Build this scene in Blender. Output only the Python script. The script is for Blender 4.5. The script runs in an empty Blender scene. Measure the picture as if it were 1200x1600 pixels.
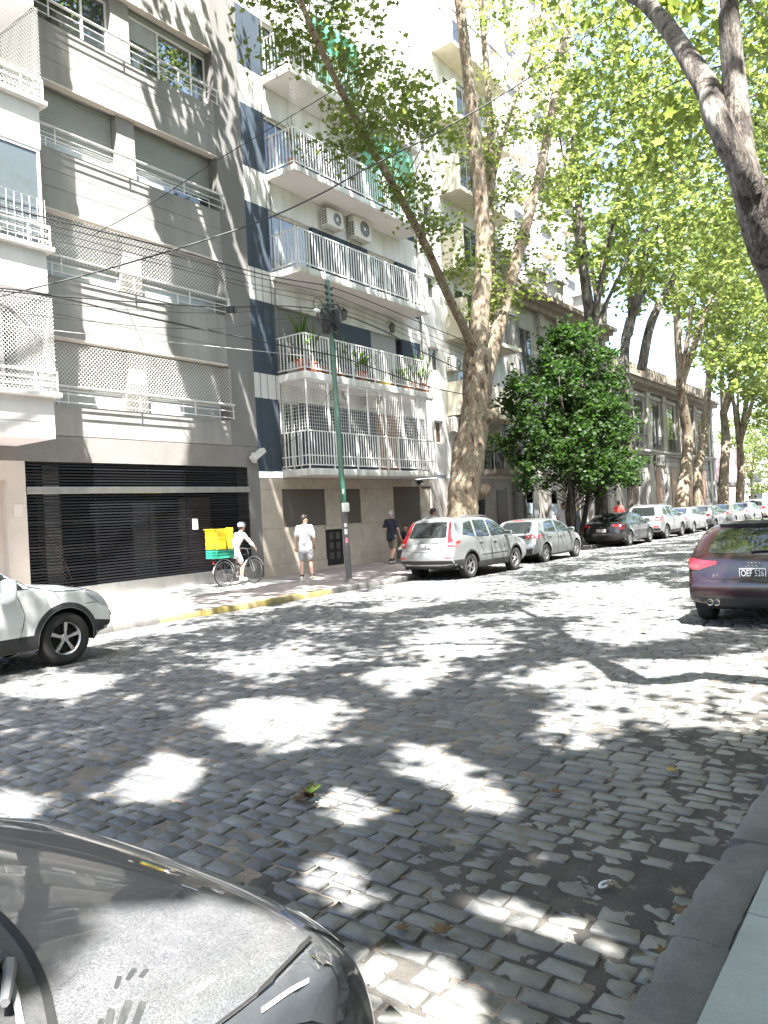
import bpy, bmesh, math, random
import numpy as np
from mathutils import Vector, Matrix, Quaternion, geometry
from mathutils.bvhtree import BVHTree

random.seed(7)
RNG = np.random.default_rng(11)
SC = bpy.context.scene
COL = SC.collection
PI = math.pi
rad = math.radians

# ------------------------------------------------------------------ camera, world, sun, exposure
F_PX, EYE = 1195.0, 1.78
YAW, PITCH, ROLL = rad(36.3326), rad(0.3615), rad(-3.1)
_f = Vector((math.cos(YAW) * math.cos(PITCH), math.sin(YAW) * math.cos(PITCH), math.sin(PITCH)))
_r = Vector((math.sin(YAW), -math.cos(YAW), 0))
_u = _r.cross(_f)
_r2 = math.cos(ROLL) * _r + math.sin(ROLL) * _u
_u2 = -math.sin(ROLL) * _r + math.cos(ROLL) * _u
cam_data = bpy.data.cameras.new('camera')
cam = bpy.data.objects.new('camera', cam_data)
COL.objects.link(cam)
_m = Matrix((_r2, _u2, -_f)).transposed().to_4x4()
_m.translation = Vector((0, 0, EYE))
cam.matrix_world = _m
cam_data.sensor_fit = 'AUTO'
cam_data.sensor_width = 36.0
cam_data.lens = 36.0 * F_PX / 1600.0
cam_data.clip_start, cam_data.clip_end = 0.05, 3000
SC.camera = cam

SUN = Vector((-0.332, -0.31, 0.891)).normalized()       # towards the sun
world = bpy.data.worlds.new('World')
SC.world = world
world.use_nodes = True
_nt = world.node_tree
_nt.nodes.clear()
_sky = _nt.nodes.new('ShaderNodeTexSky')
_sky.sky_type = 'NISHITA'
_sky.sun_disc = False
_sky.sun_elevation = math.asin(SUN.z)
_sky.sun_rotation = math.atan2(SUN.x, SUN.y)
_sky.air_density, _sky.dust_density, _sky.ozone_density = 1.0, 2.5, 1.0
_bg = _nt.nodes.new('ShaderNodeBackground')
_bg.inputs[1].default_value = 0.10
_out = _nt.nodes.new('ShaderNodeOutputWorld')
_nt.links.new(_sky.outputs[0], _bg.inputs[0])
_nt.links.new(_bg.outputs[0], _out.inputs[0])
_sd = bpy.data.lights.new('sun', 'SUN')
_sd.energy = 5.0
_sd.angle = rad(0.53)
_sd.color = (1.0, 0.98, 0.95)
sun = bpy.data.objects.new('sun', _sd)
COL.objects.link(sun)
sun.rotation_euler = SUN.to_track_quat('Z', 'Y').to_euler()
SC.view_settings.view_transform = 'Standard'
SC.view_settings.look = 'None'
SC.view_settings.exposure = 3.0
SC.view_settings.gamma = 1.0
SC.view_settings.use_curve_mapping = False
SC.render.engine = 'CYCLES'
SC.cycles.max_bounces = 8
SC.cycles.diffuse_bounces = 4
SC.cycles.glossy_bounces = 4
SC.cycles.transmission_bounces = 6
SC.cycles.transparent_max_bounces = 12
SC.cycles.caustics_reflective = False
SC.cycles.caustics_refractive = False
SC.cycles.use_denoising = True

# ------------------------------------------------------------------ materials
MATS = {}
def mat(name, col, rough=0.7, metal=0.0, var=0.0, scale=6.0, col2=None, bump=0.0, bscale=60.0, coat=0.0,
        spec=0.5, trans=0.0, emit=None, streak=False, rand=0.0, detail=5.0, fine=0.0, finescale=200.0, orand=0.0):
    """Principled surface: colour varied by object-space noise (var or col2), fine speckle, bump, per-object variation."""
    if name in MATS: return MATS[name]
    m = bpy.data.materials.new(name); m.use_nodes = True
    nt = m.node_tree; N = nt.nodes; L = nt.links
    b = N['Principled BSDF']
    b.inputs['Roughness'].default_value = rough
    b.inputs['Metallic'].default_value = metal
    b.inputs['Specular IOR Level'].default_value = spec
    if coat:
        b.inputs['Coat Weight'].default_value = coat
        b.inputs['Coat Roughness'].default_value = 0.04
    if trans: b.inputs['Transmission Weight'].default_value = trans
    c = tuple(col) + (1,)
    b.inputs['Base Color'].default_value = c
    tc = N.new('ShaderNodeNewGeometry')
    src = tc.outputs['Position']
    if var or col2:
        mp = N.new('ShaderNodeMapping')
        L.new(src, mp.inputs[0])
        if streak: mp.inputs['Scale'].default_value = (1, 1, 0.12)
        nz = N.new('ShaderNodeTexNoise'); nz.inputs['Scale'].default_value = scale
        nz.inputs['Detail'].default_value = detail; nz.inputs['Roughness'].default_value = 0.62
        L.new(mp.outputs[0], nz.inputs['Vector'])
        rp = N.new('ShaderNodeValToRGB')
        rp.color_ramp.elements[0].position, rp.color_ramp.elements[1].position = 0.3, 0.7
        if col2: a, d = tuple(col2) + (1,), c
        else:
            a = tuple(max(0, x * (1 - var)) for x in col) + (1,)
            d = tuple(min(1, x * (1 + var)) for x in col) + (1,)
        rp.color_ramp.elements[0].color, rp.color_ramp.elements[1].color = a, d
        L.new(nz.outputs[0], rp.inputs[0])
        last = rp.outputs[0]
    else:
        rgb = N.new('ShaderNodeRGB'); rgb.outputs[0].default_value = c
        last = rgb.outputs[0]
    if fine:
        nf = N.new('ShaderNodeTexNoise'); nf.inputs['Scale'].default_value = finescale
        nf.inputs['Detail'].default_value = 2
        L.new(src, nf.inputs['Vector'])
        mr = N.new('ShaderNodeMapRange'); mr.inputs[1].default_value, mr.inputs[2].default_value = 0.3, 0.7
        mr.inputs[3].default_value, mr.inputs[4].default_value = 1 - fine, 1 + fine
        L.new(nf.outputs[0], mr.inputs[0])
        mx = N.new('ShaderNodeVectorMath'); mx.operation = 'SCALE'
        L.new(last, mx.inputs[0]); L.new(mr.outputs[0], mx.inputs['Scale']); last = mx.outputs[0]
    if rand:
        oi = N.new('ShaderNodeNewGeometry')
        mr = N.new('ShaderNodeMapRange'); mr.inputs[3].default_value, mr.inputs[4].default_value = 1 - rand, 1 + rand
        L.new(oi.outputs['Random Per Island'], mr.inputs[0])
        mx = N.new('ShaderNodeVectorMath'); mx.operation = 'SCALE'
        L.new(last, mx.inputs[0]); L.new(mr.outputs[0], mx.inputs['Scale']); last = mx.outputs[0]
    if orand:
        oi = N.new('ShaderNodeObjectInfo')
        mr = N.new('ShaderNodeMapRange'); mr.inputs[3].default_value, mr.inputs[4].default_value = 1 - orand, 1 + orand
        L.new(oi.outputs['Random'], mr.inputs[0])
        mx = N.new('ShaderNodeVectorMath'); mx.operation = 'SCALE'
        L.new(last, mx.inputs[0]); L.new(mr.outputs[0], mx.inputs['Scale']); last = mx.outputs[0]
    L.new(last, b.inputs['Base Color'])
    if bump:
        nb = N.new('ShaderNodeTexNoise'); nb.inputs['Scale'].default_value = bscale; nb.inputs['Detail'].default_value = 6
        L.new(src, nb.inputs['Vector'])
        bp = N.new('ShaderNodeBump'); bp.inputs['Strength'].default_value = bump; bp.inputs['Distance'].default_value = 0.01
        L.new(nb.outputs[0], bp.inputs['Height']); L.new(bp.outputs[0], b.inputs['Normal'])
    if emit:
        b.inputs['Emission Color'].default_value = tuple(emit) + (1,); b.inputs['Emission Strength'].default_value = 1
    MATS[name] = m
    return m

def leaf_mat(name, c1, c2, t1, gloss=0.35):
    if name in MATS: return MATS[name]
    m = bpy.data.materials.new(name); m.use_nodes = True
    nt = m.node_tree; N = nt.nodes; L = nt.links; N.clear()
    out = N.new('ShaderNodeOutputMaterial')
    g = N.new('ShaderNodeNewGeometry')
    rp = N.new('ShaderNodeMixRGB'); rp.inputs[1].default_value = tuple(c1) + (1,); rp.inputs[2].default_value = tuple(c2) + (1,)
    L.new(g.outputs['Random Per Island'], rp.inputs[0])
    d = N.new('ShaderNodeBsdfPrincipled'); d.inputs['Roughness'].default_value = gloss; L.new(rp.outputs[0], d.inputs['Base Color'])
    d.inputs['Specular IOR Level'].default_value = 0.35
    t = N.new('ShaderNodeBsdfTranslucent')
    mt = N.new('ShaderNodeMixRGB'); mt.blend_type = 'MULTIPLY'; mt.inputs[0].default_value = 1
    sc = N.new('ShaderNodeMapRange'); sc.inputs[3].default_value, sc.inputs[4].default_value = 0.7, 1.25
    L.new(g.outputs['Random Per Island'], sc.inputs[0])
    mt.inputs[1].default_value = tuple(t1) + (1,); L.new(sc.outputs[0], mt.inputs[2]); L.new(mt.outputs[0], t.inputs[0])
    mx = N.new('ShaderNodeMixShader'); mx.inputs[0].default_value = 0.5
    L.new(d.outputs[0], mx.inputs[1]); L.new(t.outputs[0], mx.inputs[2]); L.new(mx.outputs[0], out.inputs[0])
    MATS[name] = m
    return m

# ------------------------------------------------------------------ mesh helpers
ORG = {}
def org(o):
    while o is not None and o.name not in ORG: o = o.parent
    return ORG[o.name] if o is not None else Vector((0, 0, 0))
def tag(o, label=None, cat=None, group=None, kind=None):
    if label: o['label'] = label
    if cat: o['category'] = cat
    if group: o['group'] = group
    if kind: o['kind'] = kind
    return o
def thing(name, label, cat, loc, rz=0.0, group=None):
    o = bpy.data.objects.new(name, None); COL.objects.link(o)
    o.empty_display_size = 0.3
    o.location = loc; o.rotation_euler = (0, 0, rz)
    ORG[o.name] = Vector(loc) if rz == 0 else Vector((0, 0, 0))
    return tag(o, label, cat, group)
def link(name, me, parent=None, mats=None, kind=None, loc=None, rot=None, scale=None):
    o = bpy.data.objects.new(name, me); COL.objects.link(o)
    if parent is not None: o.parent = parent
    if loc is not None: o.location = loc
    if rot is not None: o.rotation_euler = rot
    if scale is not None: o.scale = scale
    if kind: o['kind'] = kind
    return o

class MB:
    """Collects faces in world coordinates (or in a thing's own) and links them as one mesh object."""
    def __init__(s): s.v = []; s.f = []; s.m = []
    def add(s, vs, fs, mi=0):
        k = len(s.v); s.v += [tuple(p) for p in vs]
        s.f += [tuple(i + k for i in f) for f in fs]; s.m += [mi] * len(fs); return s
    def box(s, x0, x1, y0, y1, z0, z1, mi=0):
        v = [(x0, y0, z0), (x1, y0, z0), (x1, y1, z0), (x0, y1, z0), (x0, y0, z1), (x1, y0, z1), (x1, y1, z1), (x0, y1, z1)]
        return s.add(v, [(0, 3, 2, 1), (4, 5, 6, 7), (0, 1, 5, 4), (1, 2, 6, 5), (2, 3, 7, 6), (3, 0, 4, 7)], mi)
    def cbox(s, x0, x1, y0, y1, z0, z1, c=0.01, mi=0):
        """box with chamfered edges on all faces"""
        bm = bmesh.new()
        bmesh.ops.create_cube(bm, size=1)
        for p in bm.verts:
            p.co = Vector(((x0 + x1) / 2 + p.co.x * (x1 - x0), (y0 + y1) / 2 + p.co.y * (y1 - y0), (z0 + z1) / 2 + p.co.z * (z1 - z0)))
        bmesh.ops.bevel(bm, geom=list(bm.edges), offset=c, segments=2, affect='EDGES', profile=0.5)
        bm.verts.index_update()
        s.add([p.co[:] for p in bm.verts], [[q.index for q in f.verts] for f in bm.faces], mi); bm.free(); return s
    def obox(s, c, ax, ay, az, hx, hy, hz, mi=0):
        c = Vector(c); v = []
        for dz in (-1, 1):
            for dx, dy in ((-1, -1), (1, -1), (1, 1), (-1, 1)):
                v.append(c + ax * dx * hx + ay * dy * hy + az * dz * hz)
        return s.add(v, [(0, 3, 2, 1), (4, 5, 6, 7), (0, 1, 5, 4), (1, 2, 6, 5), (2, 3, 7, 6), (3, 0, 4, 7)], mi)
    def tube(s, pts, r, n=6, cap=True, mi=0):
        pts = [Vector(p) for p in pts]
        rs = r if isinstance(r, (list, tuple)) else [r] * len(pts)
        k = len(s.v); ref = None
        for i, p in enumerate(pts):
            t = (pts[min(i + 1, len(pts) - 1)] - pts[max(i - 1, 0)])
            if t.length < 1e-9: t = Vector((0, 0, 1))
            t.normalize()
            if ref is None: ref = t.orthogonal().normalized()
            ref = (ref - t * ref.dot(t))
            if ref.length < 1e-6: ref = t.orthogonal()
            ref.normalize(); b = t.cross(ref)
            for j in range(n):
                a = 2 * PI * j / n
                s.v.append(tuple(p + (ref * math.cos(a) + b * math.sin(a)) * rs[i]))
        for i in range(len(pts) - 1):
            for j in range(n):
                j2 = (j + 1) % n
                s.f.append((k + i * n + j, k + i * n + j2, k + (i + 1) * n + j2, k + (i + 1) * n + j)); s.m.append(mi)
        if cap:
            s.f.append(tuple(k + j for j in range(n))[::-1]); s.m.append(mi)
            e = k + (len(pts) - 1) * n
            s.f.append(tuple(e + j for j in range(n))); s.m.append(mi)
        return s
    def lathe(s, prof, n=24, axis='y', c=(0, 0, 0), mi=0, close=False):
        """prof: (radius, offset along axis)"""
        k = len(s.v); c = Vector(c)
        for (r, h) in prof:
            for j in range(n):
                a = 2 * PI * j / n; u, w = r * math.cos(a), r * math.sin(a)
                d = {'y': (u, h, w), 'z': (u, w, h), 'x': (h, u, w)}[axis]
                s.v.append(tuple(c + Vector(d)))
        m = len(prof)
        for i in range(m if close else m - 1):
            i2 = (i + 1) % m
            for j in range(n):
                j2 = (j + 1) % n
                s.f.append((k + i * n + j, k + i * n + j2, k + i2 * n + j2, k + i2 * n + j)); s.m.append(mi)
        return s
    def ball(s, c, rx, ry=None, rz=None, n=10, m=7, mi=0):
        ry = ry or rx; rz = rz or rx; k = len(s.v); c = Vector(c)
        for i in range(m + 1):
            t = PI * i / m
            for j in range(n):
                a = 2 * PI * j / n
                s.v.append(tuple(c + Vector((rx * math.sin(t) * math.cos(a), ry * math.sin(t) * math.sin(a), rz * math.cos(t)))))
        for i in range(m):
            for j in range(n):
                j2 = (j + 1) % n
                s.f.append((k + i * n + j, k + (i + 1) * n + j, k + (i + 1) * n + j2, k + i * n + j2)); s.m.append(mi)
        return s
    def prism(s, poly, axis, a, b, mi=0):
        """2D polygon extruded between a and b along axis; poly in the other two axes in xyz order"""
        n = len(poly); v = []
        for h in (a, b):
            for (p, q) in poly:
                v.append({'x': (h, p, q), 'y': (p, h, q), 'z': (p, q, h)}[axis])
        fs = [tuple(range(n))[::-1], tuple(range(n, 2 * n))] + [(i, (i + 1) % n, n + (i + 1) % n, n + i) for i in range(n)]
        return s.add(v, fs, mi)
    def mesh(s, name, mats=None, smooth=False, off=None, fixn=True):
        me = bpy.data.meshes.new(name)
        o = off or (0, 0, 0)
        me.from_pydata([(p[0] - o[0], p[1] - o[1], p[2] - o[2]) for p in s.v], [], s.f)
        if mats is not None:
            if not isinstance(mats, (list, tuple)): mats = [mats]
            for q in mats: me.materials.append(q)
            if len(mats) > 1: me.polygons.foreach_set('material_index', s.m)
        if fixn and len(s.f) < 60000:
            bm = bmesh.new(); bm.from_mesh(me); bmesh.ops.recalc_face_normals(bm, faces=bm.faces); bm.to_mesh(me); bm.free()
        if smooth:
            me.polygons.foreach_set('use_smooth', [True] * len(me.polygons))
            if smooth != 'all':
                me.set_sharp_from_angle(angle=rad(smooth if smooth > 1 else 40))
        return me
    def build(s, name, mats, parent=None, smooth=False, kind=None, fixn=True):
        me = s.mesh(name, mats, smooth, org(parent) if parent is not None else None, fixn)
        return link(name, me, parent, kind=kind)

def fast_mesh(name, V, Fq, mats, smooth=False, matidx=None):
    """numpy verts (N,3) and faces (M,k), all with k corners"""
    me = bpy.data.meshes.new(name)
    V = np.asarray(V, np.float32); Fq = np.asarray(Fq, np.int32); k = Fq.shape[1]
    me.vertices.add(len(V)); me.vertices.foreach_set('co', V.ravel())
    me.loops.add(Fq.size); me.loops.foreach_set('vertex_index', Fq.ravel())
    me.polygons.add(len(Fq)); me.polygons.foreach_set('loop_start', np.arange(0, Fq.size, k, dtype=np.int32))
    try: me.polygons.foreach_set('loop_total', np.full(len(Fq), k, np.int32))
    except Exception: pass
    for q in (mats if isinstance(mats, (list, tuple)) else [mats]): me.materials.append(q)
    if matidx is not None: me.polygons.foreach_set('material_index', np.asarray(matidx, np.int32))
    if smooth: me.polygons.foreach_set('use_smooth', np.ones(len(Fq), bool))
    me.update(calc_edges=True); me.validate()
    return me
def copy_tree(o, parent=None):
    c = o.copy(); COL.objects.link(c)
    if parent is not None: c.parent = parent
    for ch in o.children: copy_tree(ch, c)
    return c
def crv(pts, per=8):
    """Catmull-Rom through 2D or 3D points"""
    P = [np.array(p, float) for p in pts]; P = [2 * P[0] - P[1]] + P + [2 * P[-1] - P[-2]]; out = []
    for i in range(1, len(P) - 2):
        for t in np.linspace(0, 1, per, endpoint=False):
            a, b, c, d = P[i - 1:i + 3]
            out.append(0.5 * (2 * b + (c - a) * t + (2 * a - 5 * b + 4 * c - d) * t * t + (3 * b - a - 3 * c + d) * t ** 3))
    out.append(P[-2]); return out
def text_mesh(txt, size, ext=0.002, spacing=1.0):
    cu = bpy.data.curves.new('lettering', 'FONT'); cu.body = txt; cu.size = size; cu.extrude = ext
    cu.align_x = 'CENTER'; cu.align_y = 'CENTER'; cu.space_character = spacing; cu.resolution_u = 3
    o = bpy.data.objects.new('lettering', cu); COL.objects.link(o)
    dg = bpy.context.evaluated_depsgraph_get()
    me = bpy.data.meshes.new_from_object(o.evaluated_get(dg))
    bpy.data.objects.remove(o); bpy.data.curves.remove(cu)
    return me
# ------------------------------------------------------------------ ground, road, kerbs, pavements
KN, KF, FAC = 0.95, 11.95, 16.2          # near kerb face, far kerb face, far facade plane
def cobble_mat():
    m = bpy.data.materials.new('granite_cobble'); m.use_nodes = True
    nt = m.node_tree; N = nt.nodes; L = nt.links; b = N['Principled BSDF']
    g = N.new('ShaderNodeNewGeometry'); oi = N.new('ShaderNodeObjectInfo')
    ad = N.new('ShaderNodeMath'); ad.operation = 'ADD'
    L.new(g.outputs['Random Per Island'], ad.inputs[0]); L.new(oi.outputs['Random'], ad.inputs[1])
    fr = N.new('ShaderNodeMath'); fr.operation = 'FRACT'; L.new(ad.outputs[0], fr.inputs[0])
    rp = N.new('ShaderNodeValToRGB'); L.new(fr.outputs[0], rp.inputs[0])
    e = rp.color_ramp.elements
    e[0].position, e[0].color = 0.0, (0.062, 0.064, 0.066, 1)
    e[1].position, e[1].color = 1.0, (0.145, 0.145, 0.143, 1)
    for p, c in ((0.3, (0.082, 0.084, 0.086, 1)), (0.55, (0.094, 0.096, 0.096, 1)), (0.8, (0.11, 0.11, 0.107, 1))):
        x = e.new(p); x.color = c
    n1 = N.new('ShaderNodeTexNoise'); n1.inputs['Scale'].default_value = 55; n1.inputs['Detail'].default_value = 6
    n1.inputs['Roughness'].default_value = 0.7
    L.new(g.outputs['Position'], n1.inputs['Vector'])
    mr = N.new('ShaderNodeMapRange'); mr.inputs[1].default_value, mr.inputs[2].default_value = 0.3, 0.7
    mr.inputs[3].default_value, mr.inputs[4].default_value = 0.7, 1.35
    L.new(n1.outputs[0], mr.inputs[0])
    sc = N.new('ShaderNodeVectorMath'); sc.operation = 'SCALE'
    L.new(rp.outputs[0], sc.inputs[0]); L.new(mr.outputs[0], sc.inputs['Scale'])
    # dust lies on the stones, thicker towards the gutter
    n2 = N.new('ShaderNodeTexNoise'); n2.inputs['Scale'].default_value = 2.2; n2.inputs['Detail'].default_value = 8
    n2.inputs['Roughness'].default_value = 0.68
    L.new(g.outputs['Position'], n2.inputs['Vector'])
    sx = N.new('ShaderNodeSeparateXYZ'); L.new(g.outputs['Position'], sx.inputs[0])
    gy = N.new('ShaderNodeMapRange'); gy.inputs[1].default_value, gy.inputs[2].default_value = 2.6, 1.2
    gy.inputs[3].default_value, gy.inputs[4].default_value = 0.0, 0.30
    L.new(sx.outputs[1], gy.inputs[0])
    a2 = N.new('ShaderNodeMath'); a2.operation = 'ADD'; L.new(n2.outputs[0], a2.inputs[0]); L.new(gy.outputs[0], a2.inputs[1])
    dr = N.new('ShaderNodeMapRange'); dr.inputs[1].default_value, dr.inputs[2].default_value = 0.48, 0.85
    dr.inputs[3].default_value, dr.inputs[4].default_value = 0, 0.75
    L.new(a2.outputs[0], dr.inputs[0])
    mx = N.new('ShaderNodeMixRGB'); mx.inputs[2].default_value = (0.23, 0.22, 0.19, 1)
    L.new(dr.outputs[0], mx.inputs[0]); L.new(sc.outputs[0], mx.inputs[1]); L.new(mx.outputs[0], b.inputs['Base Color'])
    b.inputs['Roughness'].default_value = 0.62
    bp = N.new('ShaderNodeBump'); bp.inputs['Strength'].default_value = 0.8; bp.inputs['Distance'].default_value = 0.006
    L.new(n1.outputs[0], bp.inputs['Height']); L.new(bp.outputs[0], b.inputs['Normal'])
    return m
M_COB = cobble_mat()
M_JOINT = mat('sandy_joint_dirt', (0.22, 0.175, 0.135), 0.95, col2=(0.075, 0.066, 0.057), scale=2.0, bump=0.6, bscale=120, detail=8, fine=0.3, finescale=150)
M_MUD = mat('gutter_mud', (0.075, 0.066, 0.054), 0.9, col2=(0.032, 0.029, 0.026), scale=5, bump=0.8, bscale=70, fine=0.35, finescale=260)
M_KERB = mat('kerb_granite', (0.145, 0.14, 0.13), 0.8, var=0.3, scale=3, bump=0.4, bscale=60, fine=0.25, orand=0.15)
M_SLAB = mat('pale_granite_slab', (0.30, 0.315, 0.29), 0.8, var=0.14, scale=3, bump=0.25, bscale=150, fine=0.16, finescale=320, orand=0.12)
M_FARPAVE = mat('reddish_paving', (0.27, 0.235, 0.22), 0.85, col2=(0.20, 0.175, 0.165), scale=1.5, bump=0.4, bscale=40, fine=0.15, finescale=90)
M_CONC = mat('pale_concrete', (0.46, 0.45, 0.43), 0.85, var=0.15, scale=2, bump=0.3, bscale=60)
M_YEL = mat('worn_yellow_paint', (0.36, 0.28, 0.06), 0.8, col2=(0.15, 0.14, 0.11), scale=5, bump=0.3)
M_GROUND = mat('distant_ground', (0.16, 0.155, 0.15), 0.9, var=0.2, scale=0.5)

g = MB(); g.box(-400, 900, -400, 500, -0.4, -0.06); g.build('ground', M_GROUND)['kind'] = 'structure'

def undul(x, y):
    return 0.010 * np.sin(x * 0.9 + 0.7 * np.sin(y * 1.1)) + 0.008 * np.sin(y * 1.7 + 1.3 + 0.5 * x)

# joint bed of the road (one sheet) carrying the stones as parts
xs = np.concatenate([np.arange(-6, 14, 0.16), np.arange(14, 50, 0.4), np.arange(50, 160, 2.0)])
ys = np.arange(KN - 0.03, KF + 0.04, 0.16)
X, Y = np.meshgrid(xs, ys, indexing='ij')
Z = undul(X, Y) - 0.0085 + RNG.normal(0, 0.002, X.shape)
V = np.stack([X, Y, Z], -1).reshape(-1, 3)
ni, nj = X.shape
ii, jj = np.meshgrid(np.arange(ni - 1), np.arange(nj - 1), indexing='ij')
q = np.stack([ii * nj + jj, (ii + 1) * nj + jj, (ii + 1) * nj + jj + 1, ii * nj + jj + 1], -1).reshape(-1, 4)
road = link('road', fast_mesh('road', V, q, M_JOINT, True)); road['kind'] = 'structure'
road['label'] = 'cobbled one-way street of grey granite setts with sandy joints'

stones = []
x = -3.0
while x < 92:
    px_ = 0.118 + random.uniform(-0.012, 0.012)
    y = KN - random.uniform(0, 0.2)
    bend = random.uniform(-0.01, 0.01)
    while y < KF:
        ly = random.uniform(0.14, 0.24)
        y1 = min(y + ly, KF - 0.005); y0 = max(y, KN + 0.004)
        if y1 - y0 > 0.07:
            stones.append((x + px_ / 2 + random.uniform(-0.006, 0.006) + bend, (y0 + y1) / 2, px_ - random.uniform(0.006, 0.016), y1 - y0 - random.uniform(0.006, 0.018)))
        y += ly
    x += px_
S = np.array(stones)
near = S[:, 0] < 11.5
def oct_template(seed):
    r = np.random.default_rng(seed)
    a = np.array([(-.5, -.42), (-.40, -.5), (.40, -.5), (.5, -.42), (.5, .42), (.40, .5), (-.40, .5), (-.5, .42)])
    a = a + r.normal(0, 0.04, a.shape)
    v = [np.c_[a, np.full(8, -0.045)], np.c_[a * 0.985, np.full(8, -0.0045) + r.normal(0, 0.0015, 8)], np.c_[a * 0.92, np.full(8, 0.002) + r.normal(0, 0.002, 8)], [[0, 0, 0.0045]]]
    v = np.concatenate(v); f = []
    for k in (0, 8):
        for i in range(8):
            j = (i + 1) % 8
            f += [(k + i, k + j, k + 8 + j), (k + i, k + 8 + j, k + 8 + i)]
    for i in range(8): f.append((16 + i, 16 + (i + 1) % 8, 24))
    return v, np.array(f)
TPL = [oct_template(i) for i in range(10)]
def stone_rot(n):
    return RNG.normal(0, 0.02, n), RNG.normal(0, 0.02, n), RNG.normal(0, 0.022, n), RNG.normal(0, 0.0034, n)
rz_, rx_, ry_, dz_ = stone_rot(len(S))
zz = undul(S[:, 0], S[:, 1]) + dz_
# visible size of each stone in the photograph decides which are parts of their own
def project(P):
    P = np.asarray(P, float) - np.array([0, 0, EYE])
    R_ = np.array([_r2[:], (-_u2)[:], _f[:]]); c = P @ R_.T
    return 600 + F_PX * c[:, 0] / c[:, 2], 800 + F_PX * c[:, 1] / c[:, 2], c[:, 2]
u, w, dep = project(np.c_[S[:, 0], S[:, 1], zz])
vis = (dep > 0.5) & (u > -20) & (u < 1220) & (w > 0) & (w < 1620) & ~((u < 560) & (w > 1250 + 0.00085 * u * u))
order = np.argsort(np.where(vis, dep, 1e9))[:290]
single = np.zeros(len(S), bool); single[order] = True
stone_me = []
for v, f in TPL:
    stone_me.append(fast_mesh('cobblestone', v, f, M_COB, False))
for i in order:
    k = int(i) % 10
    o = link('cobblestone', stone_me[k], road, loc=(S[i, 0], S[i, 1], zz[i]), rot=(rx_[i], ry_[i], rz_[i]), scale=(S[i, 2], S[i, 3], 1))
def bulk(idx, templates, name):
    VV, FF, off = [], [], 0
    for k, (v, f) in enumerate(templates):
        s = idx[(idx % len(templates)) == k]
        if not len(s): continue
        P = v[None] * np.c_[S[s, 2], S[s, 3], np.ones(len(s))][:, None]
        P[..., 2] += P[..., 0] * -ry_[s][:, None] + P[..., 1] * rx_[s][:, None]
        c, sn = np.cos(rz_[s])[:, None], np.sin(rz_[s])[:, None]
        Q = np.stack([P[..., 0] * c - P[..., 1] * sn + S[s, 0][:, None], P[..., 0] * sn + P[..., 1] * c + S[s, 1][:, None], P[..., 2] + zz[s][:, None]], -1)
        VV.append(Q.reshape(-1, 3))
        FF.append((f[None] + (np.arange(len(s)) * len(v))[:, None, None] + off).reshape(-1, f.shape[1])); off += Q.shape[0] * len(v)
    return link(name, fast_mesh(name, np.concatenate(VV), np.concatenate(FF), M_COB), road, kind='stuff')
bulk(np.where(near & ~single)[0], TPL, 'near_cobblestones')
QT = []
for s_ in range(6):
    r_ = np.random.default_rng(50 + s_)
    a_ = np.array([(-.5, -.5), (.5, -.5), (.5, .5), (-.5, .5)]) + r_.normal(0, .03, (4, 2))
    v_ = np.concatenate([np.c_[a_, np.full(4, -.045)], np.c_[a_ * .96, np.full(4, -.004)], np.c_[a_ * .8, np.full(4, .007)]])
    f_ = [(i + k, (i + 1) % 4 + k, (i + 1) % 4 + 4 + k, i + 4 + k) for k in (0, 4) for i in range(4)] + [(8, 9, 10, 11)]
    QT.append((v_, np.array(f_)))
bulk(np.where(~near & (S[:, 0] < 46))[0], QT, 'distant_cobblestones')
QT2 = [(v_[4:], np.array([(0, 1, 5, 4), (1, 2, 6, 5), (2, 3, 7, 6), (3, 0, 4, 7), (4, 5, 6, 7)])) for v_, f_ in QT]
bulk(np.where(S[:, 0] >= 46)[0], QT2, 'farthest_cobblestones')

# mud lying in the gutter, rising over the setts
def fbm(x, y, seed=0, oct=5, f=1.0):
    r = np.random.default_rng(seed); o = 0; a = 1
    for k in range(oct):
        for _ in range(4):
            t = r.uniform(0, 2 * PI); ph = r.uniform(0, 2 * PI)
            o = o + a * np.sin((x * np.cos(t) + y * np.sin(t)) * f * 2.2 ** k * r.uniform(.7, 1.3) + ph) * 0.25
        a *= 0.62
    return o
xs = np.arange(-1.0, 11.0, 0.022); ys = np.arange(KN - 0.002, 3.2, 0.022)
X, Y = np.meshgrid(xs, ys, indexing='ij')
edge = np.clip(1.0 - (Y - KN) / 1.25, -0.6, 1)
H = -0.0050 + 0.0072 * edge + 0.0048 * fbm(X, Y, 3, 5, 3.0) + 0.0042 * fbm(X, Y, 6, 4, 11) + 0.002 * fbm(X, Y, 5, 3, 45)
Z = undul(X, Y) + np.clip(H, -0.024, 0.012)
V = np.stack([X, Y, Z], -1).reshape(-1, 3); ni, nj = X.shape
ii, jj = np.meshgrid(np.arange(ni - 1), np.arange(nj - 1), indexing='ij')
q = np.stack([ii * nj + jj, (ii + 1) * nj + jj, (ii + 1) * nj + jj + 1, ii * nj + jj + 1], -1).reshape(-1, 4)
keep = (Z.reshape(-1)[q] - undul(V[q][..., 0], V[q][..., 1])).max(1) > -0.020
o = link('gutter_mud', fast_mesh('gutter_mud', V, q[keep], M_MUD, True), kind='stuff')
o['label'] = 'dark mud caked in the gutter along the near kerb'

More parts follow.
